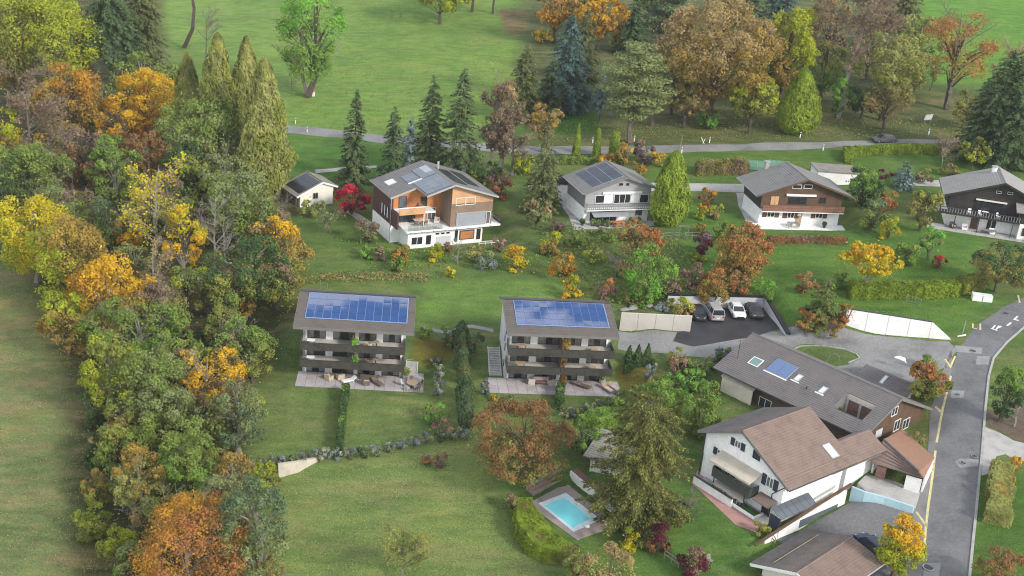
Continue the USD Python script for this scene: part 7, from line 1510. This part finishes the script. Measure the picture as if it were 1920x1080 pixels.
def heading(p, q):
    A, B = G(*p), G(*q); return math.atan2(-(B - A)[0], (B - A)[1])
bz = HOUSE['bay'][0][2] + .04
def inbay(px, py): P = at(px, py, bz); P[2] = bz; return P
hd = math.radians(HOUSE['bay'][1]) + math.pi - .06
c0 = car('black car with a chrome strip half behind the yellow bush, leftmost in the parking bay', inbay(1307, 592), hd, 'car_black', 4.5, 1.85, 1.45); c0.part('chrome_strip', box(-.6, .6, 2.24, 2.29, .5, .57), 'chrome')
car('silver grey van parked nose-in, second from the left in the parking bay', inbay(1337, 592), hd + math.pi + .04, 'car_silver', 4.7, 1.95, 1.85, 'van')
car('white saloon facing out of the parking bay', inbay(1380, 588), hd, 'car_white', 4.6, 1.85, 1.45)
car('graphite car in the right corner of the parking bay', inbay(1413, 588), hd, 'car_graphite', 4.5, 1.85, 1.4)
car('slate grey estate car driving on the upper road', G(1657, 266), heading((1657, 266), (1640, 267)), 'car_slate', 4.5, 1.8, 1.45, 'hatch')
car('black car parked left behind the grey chalet', G(1056, 344), heading((1056, 344), (1030, 343)), 'car_black', 4.4, 1.8, 1.45, 'hatch')
car('dark blue car between the lower roof and the yellow green tree', G(1632, 1030), heading((1632, 1030), (1612, 1008)), 'car_blue', 4.2, 1.75, 1.45, 'hatch')
# ---------------------------------------------------------------- terrace furniture of the apartment houses
def on(t, x, y, z=.035): return t.world(x, y, z)
P = on(DA, 14.2, -2.9); table(*P, DA.rot, 'furniture_wood', 'round wooden dining table on the left terrace by the blue grey bushes', 1.5, round_=True)
for k in range(5):
    a = k * 1.2566 + .4; P = on(DA, 14.2 + 1.15 * math.cos(a), -2.9 + 1.15 * math.sin(a)); chair(*P, DA.rot + a - math.pi / 2, 'grey_wall' if k in (2, 3) else 'wicker', 'grey chair at the round wooden table on the left terrace' if k in (2, 3) else 'brown wicker chair at the round wooden table on the left terrace', 'chairs around the round table', name='dining_chair')
P = on(DA, 3.6, -2.0); armchair(*P, DA.rot + 2.5, 'pale_wicker', 'cushion', 'left pale wicker armchair on the left terrace'); P = on(DA, 5.0, -1.7); armchair(*P, DA.rot - 2.7, 'pale_wicker', 'cushion', 'right pale wicker armchair on the left terrace')
P = on(DA, 6.2, -2.4); lounger(*P, DA.rot - 1.0, 'white_plastic', 'white lounger left of the dividing hedge', 'white_plastic')
P = on(DA, 8.7, -1.3); armchair(*P, DA.rot + 3.0, 'wicker', 'cushion', 'wide wicker sofa against the left apartment house wall', 2.2, 'garden_sofa', 'sofa'); P = on(DA, 9.8, -2.6); lounger(*P, DA.rot + .7, 'wicker', 'dark wicker lounger in front of the sofa', 'wicker'); P = on(DA, 8.4, -2.8); armchair(*P, DA.rot + 1.7, 'wicker', 'cushion', 'wicker armchair left of the dark lounger')
P = on(DA, 13.3, -.6); pot(*P, 'leafy pot plant at the right corner of the left apartment house', 'concrete', 'midgreen', .3, .5, .7, 41)
for k in (1, 2):
    P = on(DA, 6.75, -2.5, k * 2.39); pot(*P, ('potted tree on the middle balcony of the left house', 'potted tree on the top balcony of the left house')[k - 1], 'white_plastic', 'brightgreen', .35, .6, .62, 50 + k)
    P = on(DA, 8.3, -1.9, k * 2.39); armchair(*P, DA.rot + 2.6, 'pale_wicker' if k == 2 else 'wicker', 'cushion', ('wicker armchair on the middle balcony of the left house', 'pale wicker armchair on the top balcony of the left house')[k - 1])
    P = on(DA, 9.4, -1.5, k * 2.39); table(*P, DA.rot, 'furniture_wood', ('small table on the middle balcony of the left house', 'small table on the top balcony of the left house')[k - 1], .8, round_=True)
    P = on(DA, 1.2, -2.0, k * 2.39); table(*P, DA.rot, 'white_plastic', ('white table on the middle balcony, left end of the left house', 'white table on the top balcony, left end of the left house')[k - 1], 1.0, .7)
for k, (x, z_) in enumerate(((7.1, .035), (6.9, 2.47), (7.2, 4.94))):
    P = on(DB, x, -2.3 if k else -3.0, z_); t = T('planter', ('brown leaved column plant in a planter at the terrace divider of the right house', 'brown leaved column plant on the middle balcony of the right house', 'gold leaved column plant on the top balcony of the right house')[k], 'planter', P); rng = nxt(); n = 420; z = rng.random(n); a = rng.uniform(0, 6.28, n); rr_ = .48 * np.sin(np.clip(z * 3.0 + .2, 0, math.pi)) ** .8
    t.part('planter_box', box(-.35, .35, -.35, .35, 0, .5), 'interior_dark'); o = np.c_[np.cos(a), np.sin(a), 0 * a]; C = o * rr_[:, None]; C[:, 2] = .45 + z * 2.1; t.part('foliage', cards(C, o + .5 * rng.normal(size=C.shape), .14, rng), 'rust' if k < 2 else 'ochre')
P = on(DB, 3.4, -1.4); armchair(*P, DB.rot + 3.0, 'cushion', 'cushion', 'pale armchair left of the planter on the right terrace'); P = on(DB, 4.6, -1.5); table(*P, DB.rot, 'deck_red', 'reddish low table on the right terrace', 1.3, .8, .42); P = on(DB, 5.9, -1.5); armchair(*P, DB.rot - 2.8, 'cushion', 'cushion', 'pale armchair nearest the planter on the right terrace'); P = on(DB, 4.6, -.6); armchair(*P, DB.rot + math.pi, 'cushion', 'cushion', 'pale sofa against the wall of the right house', 2.0, 'garden_sofa', 'sofa')
P = on(DB, 10.0, -2.0); lounger(*P, DB.rot + 1.0, 'wicker', 'dark lounger in the middle of the right terrace half', 'wicker'); P = on(DB, 13.0, -2.6); lounger(*P, DB.rot + .5, 'furniture_wood', 'wooden lounger at the right end of the right terrace', 'cushion'); P = on(DB, 13.9, -2.2); lounger(*P, DB.rot + .5, 'furniture_wood', 'second wooden lounger at the outer edge of the right terrace', 'cushion')
P = on(DB, 12.6, -.5); pot(*P, 'pot plant at the right corner of the right apartment house', 'concrete', 'midgreen', .3, .5, .6, 43)
for k in (1, 2): P = on(DB, 1.6, -1.8, k * 2.47); table(*P, DB.rot, 'furniture_wood', ('wooden table on the middle balcony of the right house', 'wooden table on the top balcony of the right house')[k - 1], 1.2, .8); P = on(DB, 11.0, -1.8, k * 2.47); armchair(*P, DB.rot + 2.8, 'pale_wicker', 'cushion', ('wicker armchair on the middle balcony of the right house', 'wicker armchair on the top balcony of the right house')[k - 1])
# ---------------------------------------------------------------- posts, signs, fences
pp = None
for k, (x, y) in enumerate(((554, 232), (576, 248), (1111, 268), (1189, 265), (1330, 268), (1278, 287), (1500, 258), (1543, 282), (1741, 252), (1816, 250))):
    lb = 'white marker post by the upper road, ' + ('far left before the bend', 'on the near side of the bend', 'between the first two cypresses', 'beside the pine trunk', 'right of the leaning pole', 'on the near edge above the thuja', 'above the lime hedge start', 'on the near edge left of the hedge', 'beyond the slate grey car', 'nearest the dark firs')[k]
    if pp is None:
        pp = T('marker_post', lb, 'marker post', G(x, y), 0, 'marker posts along the upper road'); pp.part('post', box(-.09, .09, -.06, .06, -.2, 1.1), 'white_plastic'); pp.part('black_band', box(-.1, .1, -.07, .07, .75, .92), 'rubber')
    else: dup(pp, G(x, y), 0, lb)
t = T('wooden_pole', 'leaning grey pole beside the upper road', 'pole', G(1274, 280)); t.part('pole', bar((0, 0, -.3), (.25, 0, 2.6), .09, 8, .07), 'pale_bark'); t.part('pole_top', bar((.25, 0, 2.6), (.255, 0, 2.68), .08, 8), 'metal')
t = T('guard_post', 'white crossed guard stakes beside the upper road', 'stakes', G(1318, 270)); t.part('stake', bar((-.5, 0, 1.3), (.3, 0, -.1), .07), 'white_plastic'); t.part('stake', bar((.3, .2, 1.0), (-.1, .2, -.1), .06), 'white_plastic')
t = T('billboard', 'blank white sign board on the grass above the upper road', 'sign', G(1738, 232), math.radians(12)); t.part('panel', hexa([(-.85, -.03, .7), (.75, -.03, .9), (.75, .03, .9), (-.85, .03, .7)], [(-.65, -.03, 1.75), (.95, -.03, 1.95), (.95, .03, 1.95), (-.65, .03, 1.75)]), 'white_plastic')
for x in (-.5, .6): t.part('post', bar((x, .06, -.2), (x, .06, 1.3), .05), 'metal')
P = G(1840, 562); t = T('white_tank', 'pair of white flat garden boxes beside the lane verge', 'garden box', P, math.radians(-8))
for x in (-1.35, .06): t.part('box', box(x, x + 1.3, -.6, .6, -.1, .75), 'white_plastic'); t.part('lid', box(x - .03, x + 1.33, -.63, .63, .75, .82), 'white_plastic')
t = T('trellis', 'grey metal trellis frame lying on the right lawn', 'trellis', G(1712, 568), math.radians(-40)); t.part('frame', join(bar((-1.1, 0, .9), (1.1, 0, .9), .04), bar((-1.1, 0, .1), (1.1, 0, .1), .04), *[bar((x, 0, 0), (x, 0, .9), .03) for x in np.linspace(-1.1, 1.1, 6)]), 'metal'); t.part('foot', join(bar((-1.1, -.4, 0), (-1.1, .4, 0), .04), bar((1.1, -.4, 0), (1.1, .4, 0), .04)), 'metal')
t = T('sign_post', 'slim white road sign at the verge where the driveway meets the lane', 'sign', G(1803, 632)); t.part('post', bar((0, 0, -.2), (.05, 0, 2.4), .05, 6), 'metal'); t.part('marker', hexa([(-.6, -.05, .0), (.5, -.05, .25), (.5, .05, .25), (-.6, .05, .0)], [(-.6, -.05, .12), (.5, -.05, .5), (.5, .05, .5), (-.6, .05, .12)]), 'white_plastic')
def fence(label, a, b, n, h, mat, rails=2, name='garden_fence', plank=False):
    A, B = G(*a), G(*b); t = T(name, label, 'fence', A); D = B - A
    for k in range(n + 1):
        p = D * k / n; z = float(H(A[0] + p[0], A[1] + p[1])) - A[2]; t.part('post', bar((p[0], p[1], z - .3), (p[0], p[1], z + h), .06), mat)
        if k < n:
            q = D * (k + 1) / n; z2 = float(H(A[0] + q[0], A[1] + q[1])) - A[2]
            for r_ in range(rails): zz = h * (.92 - .45 * r_); t.part('rail', bar((p[0], p[1], z + zz), (q[0], q[1], z2 + zz), .055), mat)
    return t
fence('pale two-rail fence right of the coral maple, left of the garden gate', (1210, 448), (1276, 446), 4, 1.0, 'pale_bark'); fence('pale two-rail fence between the garden gate and the burgundy bush', (1284, 446), (1310, 446), 2, 1.0, 'pale_bark'); fence('pale rail fence left of the grey chalet terrace', (1050, 427), (1076, 425), 2, .8, 'pale_bark')
t = T('garden_gate', 'grey wooden arch gate in the pale rail fence', 'gate', G(1280, 450)); t.part('post', box(-.75, -.6, -.1, .1, -.3, 2.2), 'grey_wood_dark'); t.part('post', box(.6, .75, -.1, .1, -.3, 2.2), 'grey_wood_dark'); t.part('lintel', box(-.9, .9, -.12, .12, 2.2, 2.4), 'grey_wood_dark')
fence('weathered wooden fence at the bottom edge by the burgundy bush', (1245, 1046), (1300, 1082), 4, 1.0, 'pale_bark', 2); fence('low wooden fence at the end of the lean-to beam', (1432, 1000), (1452, 1022), 3, .9, 'furniture_wood', 2)
P = G(1330, 1056); chair(*P, .6, 'pale_bark', 'pale garden chair on the lawn at the bottom edge')
t = T('garden_arch', 'thin pale metal hoop on the grass island', 'garden hoop', G(1562, 682)); a = np.linspace(0, math.pi, 12); pts = np.c_[np.cos(a) * .9, 0 * a, np.sin(a) * 1.5]; t.part('hoop', join(*[bar(pts[i], pts[i + 1], .035) for i in range(11)]), 'pale_bark'); t.part('stake', bar((.9, 0, -.3), (.9, 0, 0), .03), 'pale_bark')
for k, (a, b) in enumerate((((600, 545), (601, 527)), ((614, 548), (615, 531)))): 
    P = G(*a); single('garden_stake', ('left', 'right')[k] + ' slim pale stake behind the left apartment house roof', 'stake', bar(P - [0, 0, .3], P + [0, 0, 1.6], .04, 5), 'pale_bark')
fence('low pale wall rail below the right corner of the wooden house', (898, 460), (934, 458), 3, .7, 'white_frame', 2)

# ---------------------------------------------------------------- the air
_a = box(-700, 700, -60, 900, -90, 135); _h = emit('/World/haze', *_a, 'haze'); tag(_h.GetPrim(), kind='stuff')
